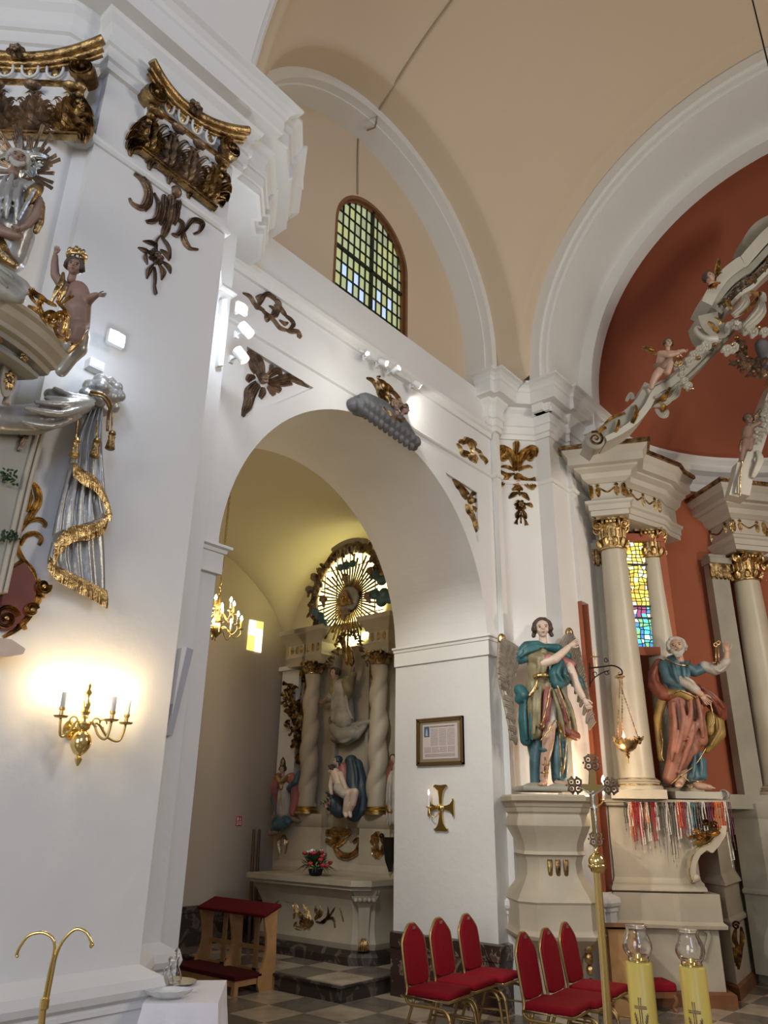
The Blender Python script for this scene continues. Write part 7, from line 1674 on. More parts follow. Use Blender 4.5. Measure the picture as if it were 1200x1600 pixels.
# ================================================================ TWO BIG CANDLES
def bigcandle(top, bot, lab):
    D = 2.35; p = at(*top, D=D); e = thing('altar_candle', lab, 'candle', (p.x, p.y, p.z), group=None)
    r = .0395
    b = NB(); lathe(b, [(.02, -.95), (r, -.95), (r, -.004), (r-.004, 0), (.001, 0)], 40); cdl = obj('wax_body', b, M['wax'], e, smooth=True, auto=50)
    b = NB(); lathe(b, [(.001, -p.z), (.13, -p.z), (.13, -p.z+.02), (.03, -p.z+.05), (.02, -p.z+.2), (.05, -.96), (.05, -.95), (.001, -.95)], 28); obj('stand', b, M['brass'], e, smooth=True, auto=40)
    b = NB(); lathe(b, [(.03, .0), (.032, .003), (.030, .012), (.038, .02), (.044, .035), (.044, .05), (.038, .068), (.032, .08), (.031, .088), (.035, .098), (.0335, .0985), (.0295, .088), (.0305, .08), (.0365, .067), (.0425, .05), (.0425, .036), (.037, .022), (.029, .013), (.028, .003)], 36); obj('glass_chimney', b, M['glass'], e, smooth=True, auto=60)
    b = NB(); lathe(b, [(.001, .001), (.029, .001), (.030, .006), (.012, .009), (.010, .02), (.004, .022), (.001, .024)], 20); obj('burner', b, M['brass'], e, smooth=True, auto=40)
    d = -Vector((p.x, p.y, 0)).normalized(); xa = _up.cross(d); T = Matrix((xa, Vector((0, 0, 1)), d)).transposed().to_4x4()
    def cv(x, y, z=.0): a = x/r; return Vector((r*sin(a), y, r*cos(a)+z))
    b = NB()
    for L in ([(-.012, -.09), (-.010, -.20)], [(-.006, -.09), (-.004, -.20)], [(-.026, -.113), (.010, -.113)], [(-.026, -.118), (.010, -.118)]):
        tube(b, [T @ cv(*q, .001) for q in spline([(l[0], l[1], 0) for l in L], 3) for q in [q[:2]]], .0016, 6)
    for s, x0 in ((-1, -.010), (1, -.006)):
        for k in range(8):
            y = -.195+.0075*k; x = x0+s*(.004+.0016*k)
            for q in (-1, 1): a = cv(x, y, .001); c = cv(x+q*.004, y+.008, .001); tube(b, [T @ a, T @ c], [.0024, .001], 6)
        tube(b, [T @ cv(x0+s*.002, -.21, .001), T @ cv(x0+s*.017, -.13, .001)], .0012, 5)
    for k in range(7): ball(b, T @ cv(.012+.004*(k % 3), -.165-.006*k, .001), .0042, seg=7, rings=5)
    obj('relief_cross_and_wheat', b, M['gold_brown'], e, smooth=True)
    return e
bigcandle((998, 1502), None, 'tall yellow wax candle under a glass chimney, the left of the pair')
bigcandle((1081, 1509), None, 'tall yellow wax candle under a glass chimney, the right of the pair')

# ================================================================ RIGHT FURNITURE
f = Panel('oak_pedestal_box', 'narrow light oak box stand with sloped brown top behind the cross pole', 'stand', (975, 1500), TOCAM, D=7.0)
b = NB(); q = [f(*p) for p in ((950, 1452), (985, 1456), (986, 1588), (958, 1584))]; zmin = min(p.y for p in q); fl_ = -f.o.z
x0, x1, yt = q[0].x, q[1].x, q[0].y
box(b, ((x0+x1)/2, (yt+fl_)/2, -.14), (x1-x0, yt-fl_, .28)); obj('cabinet', b, M['wood'], f.e)
b = NB(); box(b, ((x0+x1)/2+.06, (yt+fl_)/2, -.14), (.08+(x1-x0), yt-fl_-.02, .26)); obj('side', b, M['wood_dark'], f.e)
b = NB(); T = Matrix.Translation(((x0+x1)/2+.04, yt+.02, -.13)) @ Matrix.Rotation(-.12, 4, 'X'); box(b, (0, 0, 0), ((x1-x0)+.16, .035, .36), T); obj('sloped_top', b, M['wood_dark'], f.e)
def stool(p, w, d, h, lab, cat='stool', name='kneeling_stool', rot=0.0):
    e = thing(name, lab, cat, (p.x, p.y, 0), (0, 0, rot))
    b = NB(); box(b, (0, 0, h-.04), (w, d, .08)); o = obj('cushion', b, M['redcloth'], e); md = o.modifiers.new('b', 'BEVEL'); md.width = .025; md.segments = 3; bake(o)
    b = NB(); box(b, (0, 0, h-.10), (w*.95, d*.95, .05)); obj('frame', b, M['wood_dark'], e)
    for sx in (-1, 1):
        for sy in (-1, 1):
            b = NB(); P = [(sx*w*.42, sy*d*.42, h-.1), (sx*w*.46, sy*d*.46, (h-.1)*.6), (sx*w*.40, sy*d*.40, (h-.1)*.25), (sx*w*.46, sy*d*.46, .0)]; tube(b, spline(P, 4), [.022]*13, 8); obj('leg', b, M['wood_dark'], e, smooth=True)
    return e
stool(at(1038, 1584, Z=0)+Vector((.1, .16, 0)), .42, .30, .24, 'low red cushioned kneeling stool behind the left candle', rot=R_(-45))
stool(at(1196, 1530, Z=0)+Vector((.15, .05, 0)), .5, .5, .46, 'red upholstered stool with dark curved legs at the right edge', name='upholstered_stool', rot=R_(-40))
# wire of a hanging lamp
b = NB(); a = at(1183, 30, D=6); tube(b, [(a.x, a.y, 10.7), (a.x, a.y, 3.2)], .006, 6)
tag(obj('lamp_cable', b, M['black']), 'thin dark cable hanging from the vault at the upper right corner', 'cable')

# shadow of a cable over vault, band and lunette, modelled as a tan tube
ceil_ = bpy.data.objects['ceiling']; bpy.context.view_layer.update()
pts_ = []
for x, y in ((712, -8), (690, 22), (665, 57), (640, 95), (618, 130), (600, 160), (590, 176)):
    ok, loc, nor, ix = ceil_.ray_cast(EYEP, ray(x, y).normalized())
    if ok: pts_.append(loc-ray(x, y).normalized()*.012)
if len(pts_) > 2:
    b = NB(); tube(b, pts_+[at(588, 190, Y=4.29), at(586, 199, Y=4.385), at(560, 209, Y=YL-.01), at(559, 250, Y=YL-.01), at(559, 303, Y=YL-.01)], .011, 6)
    tag(obj('vault_cable_shadow', b, mat('tan shadow line', (.36, .28, .19), .7), smooth=True), 'thin brownish tube modelled as a cable shadow running down the vault and lunette to the arched window', 'cable')
# ================================================================ HIGH ALTAR
def dirv(a): return Vector((cos(R_(a)), sin(R_(a)), 0))
# --- first pedestal, under the first column and the saint with keys
LA = Vector((8.12, 3.74, 0)); LB = Vector((8.86, 2.76, 0)); pe1 = (LB-LA).normalized(); pn1 = Vector((pe1.y, -pe1.x, 0))     # pn1 points to the viewer
W1 = (LB-LA).length
P1 = Matrix((pe1, -pn1, Vector((0, 0, 1)))).transposed().to_4x4()
al1 = thing('altar_pedestal', 'beige painted high altar pedestal with hanging rosaries along its ledge', 'pedestal', LA)
def slab(b, pts, z0, z1): prism(b, pts, z0, z1, 'Z', P1)
def zone(name, prof, pts, mt='stone'):
    """closed swept outline in local plan, prof (out, z)"""
    b = NB(); L = [(P1 @ Vector((x, y, 0))) for x, y in pts]
    sweep(b, [(p.x, p.y) for p in L], prof+[(-.25, prof[-1][1]), (-.25, prof[0][1])]); return obj(name, b, M[mt], al1, smooth=True, auto=28)
K = [(0, .55), (0, 0), (W1*.52, -.03), (W1-.05, 0), (W1+.02, .5)]
zone('ledge', [(0, 1.80), (.015, 1.81), (.02, 1.83), (.04, 1.84), (.045, 1.865), (0.03, 1.87)], K)
b = NB(); prism(b, [(x, y) for x, y in K]+[(.0, .55)], 1.80, 1.868, 'Z', P1); obj('top_board', b, M['stone'], al1)
K2 = [(.02, .55), (.02, .04), (W1*.50, .02), (W1*.72, .05), (W1*.74, .5)]
zone('upper_die', [(0, 1.12), (0, 1.3), (.01, 1.5), (.0, 1.80)], K2)
zone('waist_moulding', [(.0, .98), (.05, 1.0), (.045, 1.03), (.03, 1.05), (.03, 1.07), (.01, 1.09), (0, 1.12)], K2)
K3 = [(-.02, .55), (-.02, .0), (W1*.46, -.03), (W1*.5, -.06), (W1*.84, -.03), (W1*.86, .5)]
zone('middle_die', [(.0, .72), (0, .98)], K3)
zone('lower_moulding', [(.0, .66), (.03, .67), (.035, .70), (.01, .72), (0, .73)], K3)
zone('lower_die', [(0, .12), (0, .66)], [(.0, .55), (.0, .04), (W1*.46, .01), (W1*.5, -.02), (W1*.80, .0), (W1*.82, .5)])
zone('plinth', [(.03, .0), (.03, .11), (0, .13)], K3, 'wood_dark')
f = Panel(None, None, None, (1090, 1340), pn1, pn1.dot(LA)+.03)
def reloc(b, f, parent):
    T = Matrix((f.xa, f.ya, f.n)).transposed().to_4x4(); T.translation = f.o-parent.location; bmesh.ops.transform(b, matrix=T, verts=b.verts)
# big volute bracket on the right shoulder
b = NB(); out = [(1133, 1290), (1132, 1304), (1122, 1320), (1112, 1332), (1108, 1332), (1102, 1328), (1092, 1336), (1086, 1350), (1085, 1366), (1088, 1376), (1080, 1379), (1074, 1366), (1076, 1344), (1083, 1330), (1094, 1322), (1106, 1318), (1118, 1304), (1124, 1290)]
prism(b, [(f(*p).x, f(*p).y) for p in out], -.22, .05); p = f(1086, 1372); lathe(b, [(.035, -.2), (.035, .06), (.02, .075), (.001, .08)], 18, (p.x, p.y, 0)); reloc(b, f, al1); obj('volute_bracket', b, M['stone'], al1, smooth=True, auto=40)
b = NB(); tube(b, spline([tuple(f(x, y, .055)) for x, y in ((1124, 1292), (1116, 1306), (1104, 1318), (1088, 1325), (1078, 1340), (1074, 1362), (1079, 1377))], 4), .006, 6); reloc(b, f, al1); obj('gilt_edge', b, M['gold'], al1, smooth=True)
b = NB()
strokes(b, f, [([2, 5, 4, 2], 3, [(1122, 1300, .06), (1108, 1304, .08), (1090, 1304, .09), (1072, 1310, .06)]), ([2, 4, 3], 2, [(1106, 1308, .08), (1094, 1314, .08), (1082, 1318, .06)]), ([1, 3, 1], 0, [(1090, 1302, .1), (1084, 1298, .1), (1078, 1300, .08)]), ([1, 3, 1], 0, [(1096, 1312, .08), (1088, 1308, .1), (1076, 1308, .08)])])
for c_, r_ in (((1112, 1290), .045), ((1100, 1286), .035)):
    p = f(*c_, .05); spiral(b, (p.x, p.y), r_, 1.6, .5, .01, .02, 1, .05)
reloc(b, f, al1); obj('gilded_acanthus', b, M['gold'], al1, smooth=True, auto=55)
b = NB(); strokes(b, f, [([2, 3, 3, 2], 0, [(1104, 1452), (1108, 1464), (1104, 1480), (1100, 1500)])]); p = f(1104, 1452); spiral(b, (p.x, p.y), .04, 1.5, .5, .01, .02, 1, .0); reloc(b, f, al1); obj('small_bracket', b, M['stone'], al1, smooth=True)

# rosaries along the ledge: every one hangs for itself
fr = Panel(None, None, None, (1048, 1252), pn1, pn1.dot(LA)+.065)
RC = {'red': mat('red glass beads', (.35, .02, .03), .25), 'pearl': mat('pearl beads', (.62, .58, .52), .3), 'brown': mat('dark brown wood beads', (.06, .03, .02), .4), 'orange': mat('orange wood beads', (.55, .15, .04), .4),
      'silver': mat('silver beads', (.4, .4, .4), .25, .8), 'black': mat('black beads', (.012, .015, .018), .3), 'purple': mat('purple beads', (.16, .05, .10), .3), 'teal': mat('blue green beads', (.08, .2, .24), .25)}
def rosary(x, top, L, w, col, seed, thick=1.0):
    rr = random.Random(seed); p = fr(x, top); k = fr.k
    b = NB(); half = []
    n = max(10, int(L*k/.0125))
    path = [Vector((-w/2*(.5+.5*min(1, t*3)) + .002*sin(t*9+seed), -L*k*t, .004*cos(t*7))) for t in [i/n for i in range(n+1)]]
    path += [Vector((w/2*(.5+.5*min(1, t*3)) + .002*sin(t*8+seed), -L*k*t*.98, .006*cos(t*6))) for t in [1-i/n for i in range(n+1)]]
    for i, q in enumerate(path):
        ball(b, q, .0075*thick if i % 10 else .009*thick, seg=5, rings=4)
    tube(b, [tuple(q) for q in path], .002, 4)
    q = path[n]; e = q+Vector((.003, -.045-.02*rr.random(), 0)); tube(b, [tuple(q), tuple(e)], .0016, 4); box(b, e+Vector((0, -.008, 0)), (.004, .028, .003)); box(b, e+Vector((0, -.003, 0)), (.016, .004, .003))
    o = obj('rosary', b, RC[col]); T = Matrix((fr.xa, fr.ya, fr.n)).transposed().to_4x4(); T.translation = fr.world(p); o.matrix_world = T
    tag(o, LAB[col], 'rosary', 'rosaries of %s beads' % col)
    return o
LAB = {'red': 'red bead rosary hanging from the altar pedestal ledge', 'pearl': 'pale pearl bead rosary hanging from the altar pedestal ledge', 'brown': 'dark brown bead rosary hanging from the altar pedestal ledge', 'orange': 'orange wooden bead rosary hanging from the altar pedestal ledge',
       'silver': 'silver grey bead rosary hanging from the altar pedestal ledge', 'black': 'black bead rosary hanging at the left end of the ledge', 'purple': 'purple bead rosary hanging from the altar pedestal ledge', 'teal': 'blue green bead rosary hanging from the altar pedestal ledge'}
seq = [('black', 976, 29), ('pearl', 983, 34), ('red', 988, 55), ('red', 992, 32), ('orange', 985, 48), ('red', 998, 50), ('pearl', 1000, 60), ('brown', 1004, 38), ('orange', 1008, 30), ('pearl', 1010, 55), ('brown', 1013, 42), ('red', 1018, 55), ('red', 1021, 34), ('black', 1024, 20), ('silver', 1026, 62), ('pearl', 1024, 40), ('brown', 1031, 36),
  ('silver', 1035, 44), ('pearl', 1041, 46), ('brown', 1044, 74), ('silver', 1048, 80), ('brown', 1053, 48), ('pearl', 1056, 52), ('red', 1058, 36), ('orange', 1060, 34), ('red', 1065, 38), ('purple', 1068, 40), ('silver', 1072, 44), ('pearl', 1075, 56), ('teal', 1078, 34), ('teal', 1082, 30), ('silver', 1086, 44), ('brown', 1089, 36),
  ('silver', 1093, 38), ('pearl', 1098, 40), ('purple', 1102, 36), ('purple', 1106, 34), ('brown', 1109, 40), ('red', 1113, 36), ('orange', 1117, 38), ('orange', 1121, 40), ('orange', 1125, 36), ('red', 1128, 42), ('pearl', 1132, 82), ('brown', 1136, 68), ('purple', 1139, 46)]
for i, (col, x, L) in enumerate(seq): rosary(x, 1254, L, .030 if i % 3 else .022, col, i, 1.1 if col in ('pearl', 'orange', 'red') else .9)

# --- columns -------------------------------------------------------
def flutecap(b, r, h, T):
    lathe(b, [(r*1.0, 0), (r*1.14, .02*h), (r*1.14, .07*h), (r, .09*h), (r*.98, .3*h), (r*1.0, .62*h), (r*1.14, .74*h), (r*1.2, .8*h)], 24, (0, 0, 0), T)
    for k in range(16):
        a = 2*pi*k/16; ra = Vector((cos(a), sin(a), 0))
        tube(b, [T @ (ra*r*1.02+Vector((0, 0, .36*h))), T @ (ra*r*1.05+Vector((0, 0, .64*h)))], r*.10, 6)
    for k in range(9):
        a = 2*pi*k/9; ra = Vector((cos(a), sin(a), 0)); tube(b, [T @ (ra*r+Vector((0, 0, .1*h))), T @ (ra*r*1.14+Vector((0, 0, .22*h))), T @ (ra*r*1.3+Vector((0, 0, .32*h))), T @ (ra*r*1.34+Vector((0, 0, .28*h)))], [r*.2, r*.26, r*.18, r*.08], 6)
    for k in range(4):
        a = pi/4+k*pi/2; ra = Vector((cos(a), sin(a), 0)); ta = Vector((-sin(a), cos(a), 0)); 
        for s in (-1, 1):
            c = ra*r*1.22+ta*s*r*.28+Vector((0, 0, .80*h)); dd = (ra*.7+ta*s*.7); pts = []
            for i in range(22):
                t = i/21; q = r*.42*(1-.82*t); an = pi/2+s*0-2*pi*1.7*t; pts.append(T @ (c+dd*q*cos(an)+Vector((0, 0, q*sin(an)))))
            tube(b, pts, [r*.12*(1-.45*i/21) for i in range(22)], 6); ball(b, c, r*.13, seg=7, rings=5, M=T)
    for k in range(4):
        a = k*pi/2; 
        for j in range(3): ball(b, (cos(a)*r*1.22+.3*r*(j-1)*sin(a), sin(a)*r*1.22+.3*r*(j-1)*cos(a), .84*h), r*.17, 1, 1, 1.2, 8, 6, M=T)
    P = []
    for k in range(4):
        a0 = pi/4+k*pi/2
        for i in range(6):
            t = i/6; q = (Vector((cos(a0), sin(a0)))*(1-t)+Vector((cos(a0+pi/2), sin(a0+pi/2)))*t)*r*1.62*(1-.12*sin(pi*t)); P.append((q.x, q.y))
    prism(b, P, .93*h, 1.0*h, 'Z', T)
def column(p, z0, z1, zc, r, lab, ang, plint=True):
    e = thing('altar_column', lab, 'column', (p.x, p.y, z0)); H = z1-z0
    b = NB(); prof = [(r*(1.0-.25*t+.03*sin(pi*t)), .12+(H-.12)*t) for t in [i/14 for i in range(15)]]; lathe(b, prof, 40); obj('shaft', b, M['column'], e, smooth=True, auto=50)
    b = NB(); lathe(b, [(r*1.38, .0), (r*1.38, .03), (r*1.32, .045), (r*1.2, .055), (r*1.22, .075), (r*1.28, .085), (r*1.2, .1), (r*1.06, .115), (r*1.02, .125)], 36); obj('base', b, M['stone'], e, smooth=True, auto=35)
    b = NB(); tube(b, [(r*1.30*cos(t*pi/18), r*1.30*sin(t*pi/18), .05) for t in range(36)], .009, 6, closed=True); tube(b, [(r*1.12*cos(t*pi/18), r*1.12*sin(t*pi/18), .108) for t in range(36)], .008, 6, closed=True); obj('gilt_ring', b, M['gold'], e, smooth=True)
    b = NB(); flutecap(b, r*.76, zc-z1, Matrix.Translation((0, 0, H)) @ Matrix.Rotation(R_(ang), 4, 'Z')); obj('capital', b, M['gold'], e, smooth=True, auto=50)
    return e
M['column'] = mat('cream painted column', (.50, .45, .345), .38, bump=.05, bscale=8, var=.12, vscale=2)
C1 = at(997, 1236, D=8.15); C2 = at(1062, 1236, D=8.5); C3 = at(1222, 1236, D=9.15)
b = NB(); Z1 = 1.87
for nm, c in (('column_plinth', C1),):
    b = NB(); box(b, (0, 0, .045), (.56, .50, .09), Matrix.Rotation(R_(-66), 4, 'Z')); o = obj(nm, b, M['stone']); o.location = (c.x, c.y, Z1); tag(o, 'square beige plinth block under the first altar column', 'plinth')
column(C1, 1.96, 4.66, 5.06, .19, 'first tall cream altar column with gilded capital, nearest the red niche', -66)
column(C2, 1.96, 4.68, 5.06, .19, 'second tall cream altar column, rising behind the saint with keys', -66)
column(C3, 1.96, 4.62, 5.0, .21, 'tall cream altar column near the right edge of the photo', -38)
c4 = C3+dirv(-38)*.62+dirv(52)*.25
column(c4, 1.96, 4.62, 5.0, .21, 'cream altar column cut off by the right edge of the photo', -38)
# dark back pilasters
def backp(c, a, w, lab, z1=4.7, mt='stone_grey', out=.28):
    e = thing('back_pilaster', lab, 'pilaster', (c.x, c.y, 0), (0, 0, R_(a)))
    b = NB(); box(b, (0, 0, (1.2+z1)/2), (w, .14, z1-1.2)); box(b, (0, -.03, z1-.1), (w+.06, .2, .08)); box(b, (0, 0, .6), (w+.08, .3, 1.2)); obj('shaft', b, M[mt], e)
    b = NB(); 
    for k in range(5): rib(b, [(-.12+.06*k, z1-.35), (-.12+.06*k, z1-.2), (-.12+.06*k, z1-.05)], [.02, .045, .02], .04, 2, n=3)
    T = Matrix(((1, 0, 0, 0), (0, 0, -1, -.08), (0, 1, 0, 0), (0, 0, 0, 1))); bmesh.ops.transform(b, matrix=T, verts=b.verts); obj('gilded_capital', b, M['gold_old'], e, smooth=True)
backp(C1+Vector((.16, .28, 0)), -66, .42, 'grey pilaster behind the first altar column', 4.9)
backp(C3+dirv(142)*.36+dirv(52)*.10, -38, .26, 'grey pilaster with gilded capital left of the third altar column', 5.0)
# --- entablatures --------------------------------------------------
def entab(nm, lab, path, z0, gold_blocks, parentloc, s=1.0):
    e = thing(nm, lab, 'entablature', parentloc)
    T = Matrix.Translation(-Vector(parentloc))
    def sw(name, prof, mt, path=path):
        b = NB(); sweep(b, path, prof+[(-.3, prof[-1][1]), (-.3, prof[0][1])]); bmesh.ops.transform(b, matrix=T, verts=b.verts); return obj(name, b, M[mt], e, smooth=True, auto=25)
    sw('architrave', [(0, z0), (0, z0+.07*s), (.02, z0+.075*s), (.02, z0+.15*s), (.05, z0+.17*s), (.06, z0+.20*s), (0.0, z0+.24*s)], 'altar_white')
    sw('frieze', [(-.02, z0+.24*s), (-.02, z0+.48*s)], 'altar_white')
    sw('cornice', [(0, z0+.48*s), (.02, z0+.50*s), (.06, z0+.53*s), (.08, z0+.60*s), (.15, z0+.64*s), (.15, z0+.67*s), (.22, z0+.68*s), (.22, z0+.80*s), (.25, z0+.83*s), (.29, z0+.90*s)], 'altar_white')
    sw('gilt_rim', [(.28, z0+.885*s), (.315, z0+.89*s), (.315, z0+.94*s), (.25, z0+.945*s)], 'gold_old')
    b = NB(); pl = [Vector(p) for p in path]
    prism(b, [tuple(p) for p in pl], z0+.90*s, z0+.945*s, 'Z', T) 
    obj('top', b, M['altar_white'], e)
    for (i, n) in gold_blocks:
        a, c = Vector((*path[i], 0)), Vector((*path[i+1], 0)); d = (c-a).normalized(); nn = Vector((d.y, -d.x, 0)); L = (c-a).length; b = NB()
        for k in range(n):
            x = L*(k+.5)/n; rib(b, [(x, .06), (x, .0), (x, -.07)], [.015, .04, .008], .02, 2, n=4); rib(b, [(x-.02, .07), (x, .085), (x+.02, .07)], [.01, .02, .01], .02, n=3)
            if k < n-1: rib(b, [(x+.02, .05), (x+L/n/2, -.01), (x+L/n-.02, .05)], [.008, .014, .008], .012, n=5)
        for x in (.03, L-.03): rib(b, [(x, .09), (x, .0), (x, -.08)], [.02, .035, .015], .03, 2, n=4)
        Q = Matrix((d, Vector((0, 0, 1)), nn)).transposed().to_4x4(); Q.translation = a-nn*.018+Vector((0, 0, z0+.36*s))-Vector(parentloc); bmesh.ops.transform(b, matrix=Q, verts=b.verts); obj('gilded_frieze', b, M['gold'], e, smooth=True, auto=55)
    return e
M['altar_white'] = mat('pale painted altar wood', (.52, .49, .42), .45, bump=.06, bscale=10, var=.1, vscale=2)
e1 = dirv(-66); n1 = Vector((e1.y, -e1.x, 0))    # towards the viewer
def pp(c, a, b_): v = c+e1*a+n1*b_; return (v.x, v.y)
pathA = [pp(C1, -.22, -.55), pp(C1, -.22, .22), pp(C1, .22, .22), pp(C1, .22, .04), pp(C2, .20, .04), pp(C2, .27, -.18), pp(C2, .42, -.42)]
# seen from the room the path must run left to right
entab('entablature', 'pale projecting entablature with gilded frieze over the first two altar columns', pathA, 5.06, [(1, 2), (3, 3)], (C1.x, C1.y, 5.06), .88)
e3 = dirv(-38); n3 = Vector((e3.y, -e3.x, 0))
def p3(a, b_): v = C3+e3*a+n3*b_; return (v.x, v.y)
pathB = [p3(-.26, -.75), p3(-.26, .24), p3(.26, .24), p3(.26, .06), p3(1.2, .06), p3(1.25, -.5)]
entab('entablature', 'greenish lit entablature with gilded frieze at the right edge of the photo', pathB, 5.0, [(0, 3), (1, 2), (3, 3)], (C3.x, C3.y, 5.0), .92)
# pedestal of the second group
al2 = thing('altar_pedestal', 'beige altar pedestal behind, with gilded leaf brackets, right of the rosary ledge', 'pedestal', (C3.x, C3.y, 0))
def zone2(name, prof, pts, par, org, mt='stone'):
    b = NB(); sweep(b, pts, prof+[(-.25, prof[-1][1]), (-.25, prof[0][1])]); bmesh.ops.transform(b, matrix=Matrix.Translation(-Vector(org)), verts=b.verts); return obj(name, b, M[mt], par, smooth=True, auto=28)
q1 = at(1111, 1545, Z=0); q2 = at(1155, 1562, Z=0); q3 = at(1178, 1534, Z=0)
G = [(q1.x+.1, q1.y+.25), (q1.x, q1.y), (q2.x, q2.y), (q3.x+.2, q3.y)]
sz = lambda s: [(x+s*.0, y) for x, y in G]
zone2('lower_die', [(0, 0.13), (0, .66)], G, al2, (C3.x, C3.y, 0)); zone2('plinth', [(.03, 0), (.03, .11), (0, .13)], G, al2, (C3.x, C3.y, 0), 'wood_dark')
zone2('band', [(0, .66), (.035, .67), (.04, .70), (.01, .73), (0, 1.02), (.04, 1.04), (.03, 1.07), (-.02, 1.14), (-.03, 1.7), (0, 1.72), (.03, 1.80), (.03, 1.86)], G, al2, (C3.x, C3.y, 0))
zone2('side_wing', [(0, 0.12), (0, .9), (.03, .92), (.03, .95), (0, .97), (0, 1.7), (.03, 1.75), (.04, 1.86)], [(10.0, 3.05), (9.9, 2.75), (10.7, 2.05), (11.4, 1.6)], al2, (C3.x, C3.y, 0), 'stone_grey')
b = NB(); prism(b, G, 1.80, 1.88, 'Z', Matrix.Translation((-C3.x, -C3.y, 0))); prism(b, [(9.0, 3.4), (9.9, 2.75), (10.7, 2.05), (11.6, 1.7), (11.4, 2.9), (10.2, 3.5)], 1.80, 1.955, 'Z', Matrix.Translation((-C3.x, -C3.y, 0))); obj('top_board', b, M['stone_grey'], al2)
f = Panel(None, None, None, (1160, 1480), TOCAM, D=7.75)
b = NB(); strokes(b, f, [([2, 4, 5, 3], 2, [(1150, 1450), (1148, 1468), (1154, 1484), (1150, 1505)]), ([2, 4, 4, 2], 2, [(1158, 1448), (1160, 1468), (1156, 1490), (1154, 1515)]), ([2, 3, 2], 0, [(1146, 1480), (1150, 1496), (1152, 1510)])]); p = f(1150, 1446); spiral(b, (p.x, p.y), .04, 1.5, .4, .01, .02, 1, 0); reloc(b, f, al2); obj('gilded_bracket', b, M['gold_old'], al2, smooth=True, auto=55)
# stained glass window between the two columns
wst = thing('window_3', None, None, (0, 0, 0)); wst['kind'] = 'structure'
sg = Panel(None, None, None, (1004, 930), TOCAM, D=9.25)
wst.matrix_world = Matrix.Translation(sg.o) @ Matrix((sg.xa, sg.ya, sg.n)).transposed().to_4x4()
q = [sg(*p) for p in ((982, 862), (1000, 856), (1024, 1010), (1004, 1004))]
xl, xr = q[0].x-.0, q[1].x+.0
rr = random.Random(21); SG = [emit('stained '+n, c, 0.6) for n, c in (('yellow', (.75, .62, .10)), ('pale yellow', (.8, .75, .4)), ('white', (.75, .8, .7)), ('blue', (.05, .22, .5)), ('turquoise', (.08, .5, .55)), ('red violet', (.25, .05, .15)), ('green', (.2, .45, .2)), ('amber', (.6, .35, .05)))]
b = NB(); x0, x1 = sg(978, 930).x-.05, sg(1030, 930).x+.05; y0, y1 = sg(1004, 1012).y, sg(1004, 848).y; nx, ny = 9, 26
gx = [[(x0+(x1-x0)*(i+rr.uniform(-.3, .3)*(0 < i < nx))/nx, y0+(y1-y0)*(j+rr.uniform(-.3, .3)*(0 < j < ny))/ny) for i in range(nx+1)] for j in range(ny+1)]
vv = [[b.verts.new((x, y, 0)) for x, y in r] for r in gx]
for j in range(ny):
    for i in range(nx):
        fc = b.faces.new((vv[j][i], vv[j][i+1], vv[j+1][i+1], vv[j+1][i])); fc.material_index = rr.choice((4, 4, 3, 4, 2, 6)) if j < 7 else rr.choice((3, 5, 4, 5, 2)) if j < 10 else rr.choice((0, 0, 1, 1, 2, 0, 7))
me = bpy.data.meshes.new('pane'); b.to_mesh(me); b.free(); o = bpy.data.objects.new('pane', me); COL.objects.link(o); o.parent = wst
for m_ in SG: me.materials.append(m_)
b = NB()
for j in range(ny+1):
    for i in range(nx):
        if j % 2 or rr.random() < .8: tube(b, [(*gx[j][i], .004), (*gx[j][i+1], .004)], .005, 4)
for i in range(nx+1):
    for j in range(ny): tube(b, [(*gx[j][i], .004), (*gx[j+1][i], .004)], .005, 4)
for y in (y0+(y1-y0)*.27, y0+(y1-y0)*.38, y0+(y1-y0)*.78): box(b, ((x0+x1)/2, y, .01), (x1-x0, .02, .02))
obj('lead_lines', b, M['lead'], wst)
b = NB(); 
for x in (x0-.04, x1+.04): box(b, (x, (y0+y1)/2, .0), (.08, y1-y0+.16, .10))
box(b, ((x0+x1)/2, y0-.05, 0), (x1-x0+.16, .10, .12)); box(b, ((x0+x1)/2, y1+.05, 0), (x1-x0+.16, .10, .12)); obj('window_surround', b, M['red'], wst)

# --- saint with keys -------------------------------------------------
f = Panel('saint_with_keys', 'painted bearded saint in blue tunic and terracotta cloak holding up golden keys', 'statue', (1078, 1130), pn1, pn1.dot(LA)-.10)
st = f.e
b = NB(); q = [f(*p) for p in ((1048, 1236), (1120, 1238), (1120, 1249), (1048, 1247))]; box(b, ((q[0].x+q[1].x)/2, f(1084, 1243).y, 0), (q[1].x-q[0].x, .07, .30)); obj('rock_base', b, M['stone_grey'], st)
b = NB(); limb(b, f, [(1054, 1040, 0, 15), (1058, 1060, .02, 15), (1060, 1078, .02, 14)]); limb(b, f, [(1040, 1042, 0, 10), (1044, 1062, .05, 9), (1056, 1072, .1, 7)]); limb(b, f, [(1070, 1042, 0, 9), (1084, 1050, .02, 7), (1094, 1046, .03, 7), (1100, 1042, .04, 7)])
folds(b, f, [[(1046, 1036, .12), (1048, 1055, .16), (1054, 1072, .16)], [(1060, 1038, .14), (1062, 1058, .16), (1062, 1078, .15)], [(1070, 1042, .1), (1070, 1060, .13), (1066, 1078, .13)]], 2.4); remeshed('tunic', b, M['blue'], st, .011, 1)
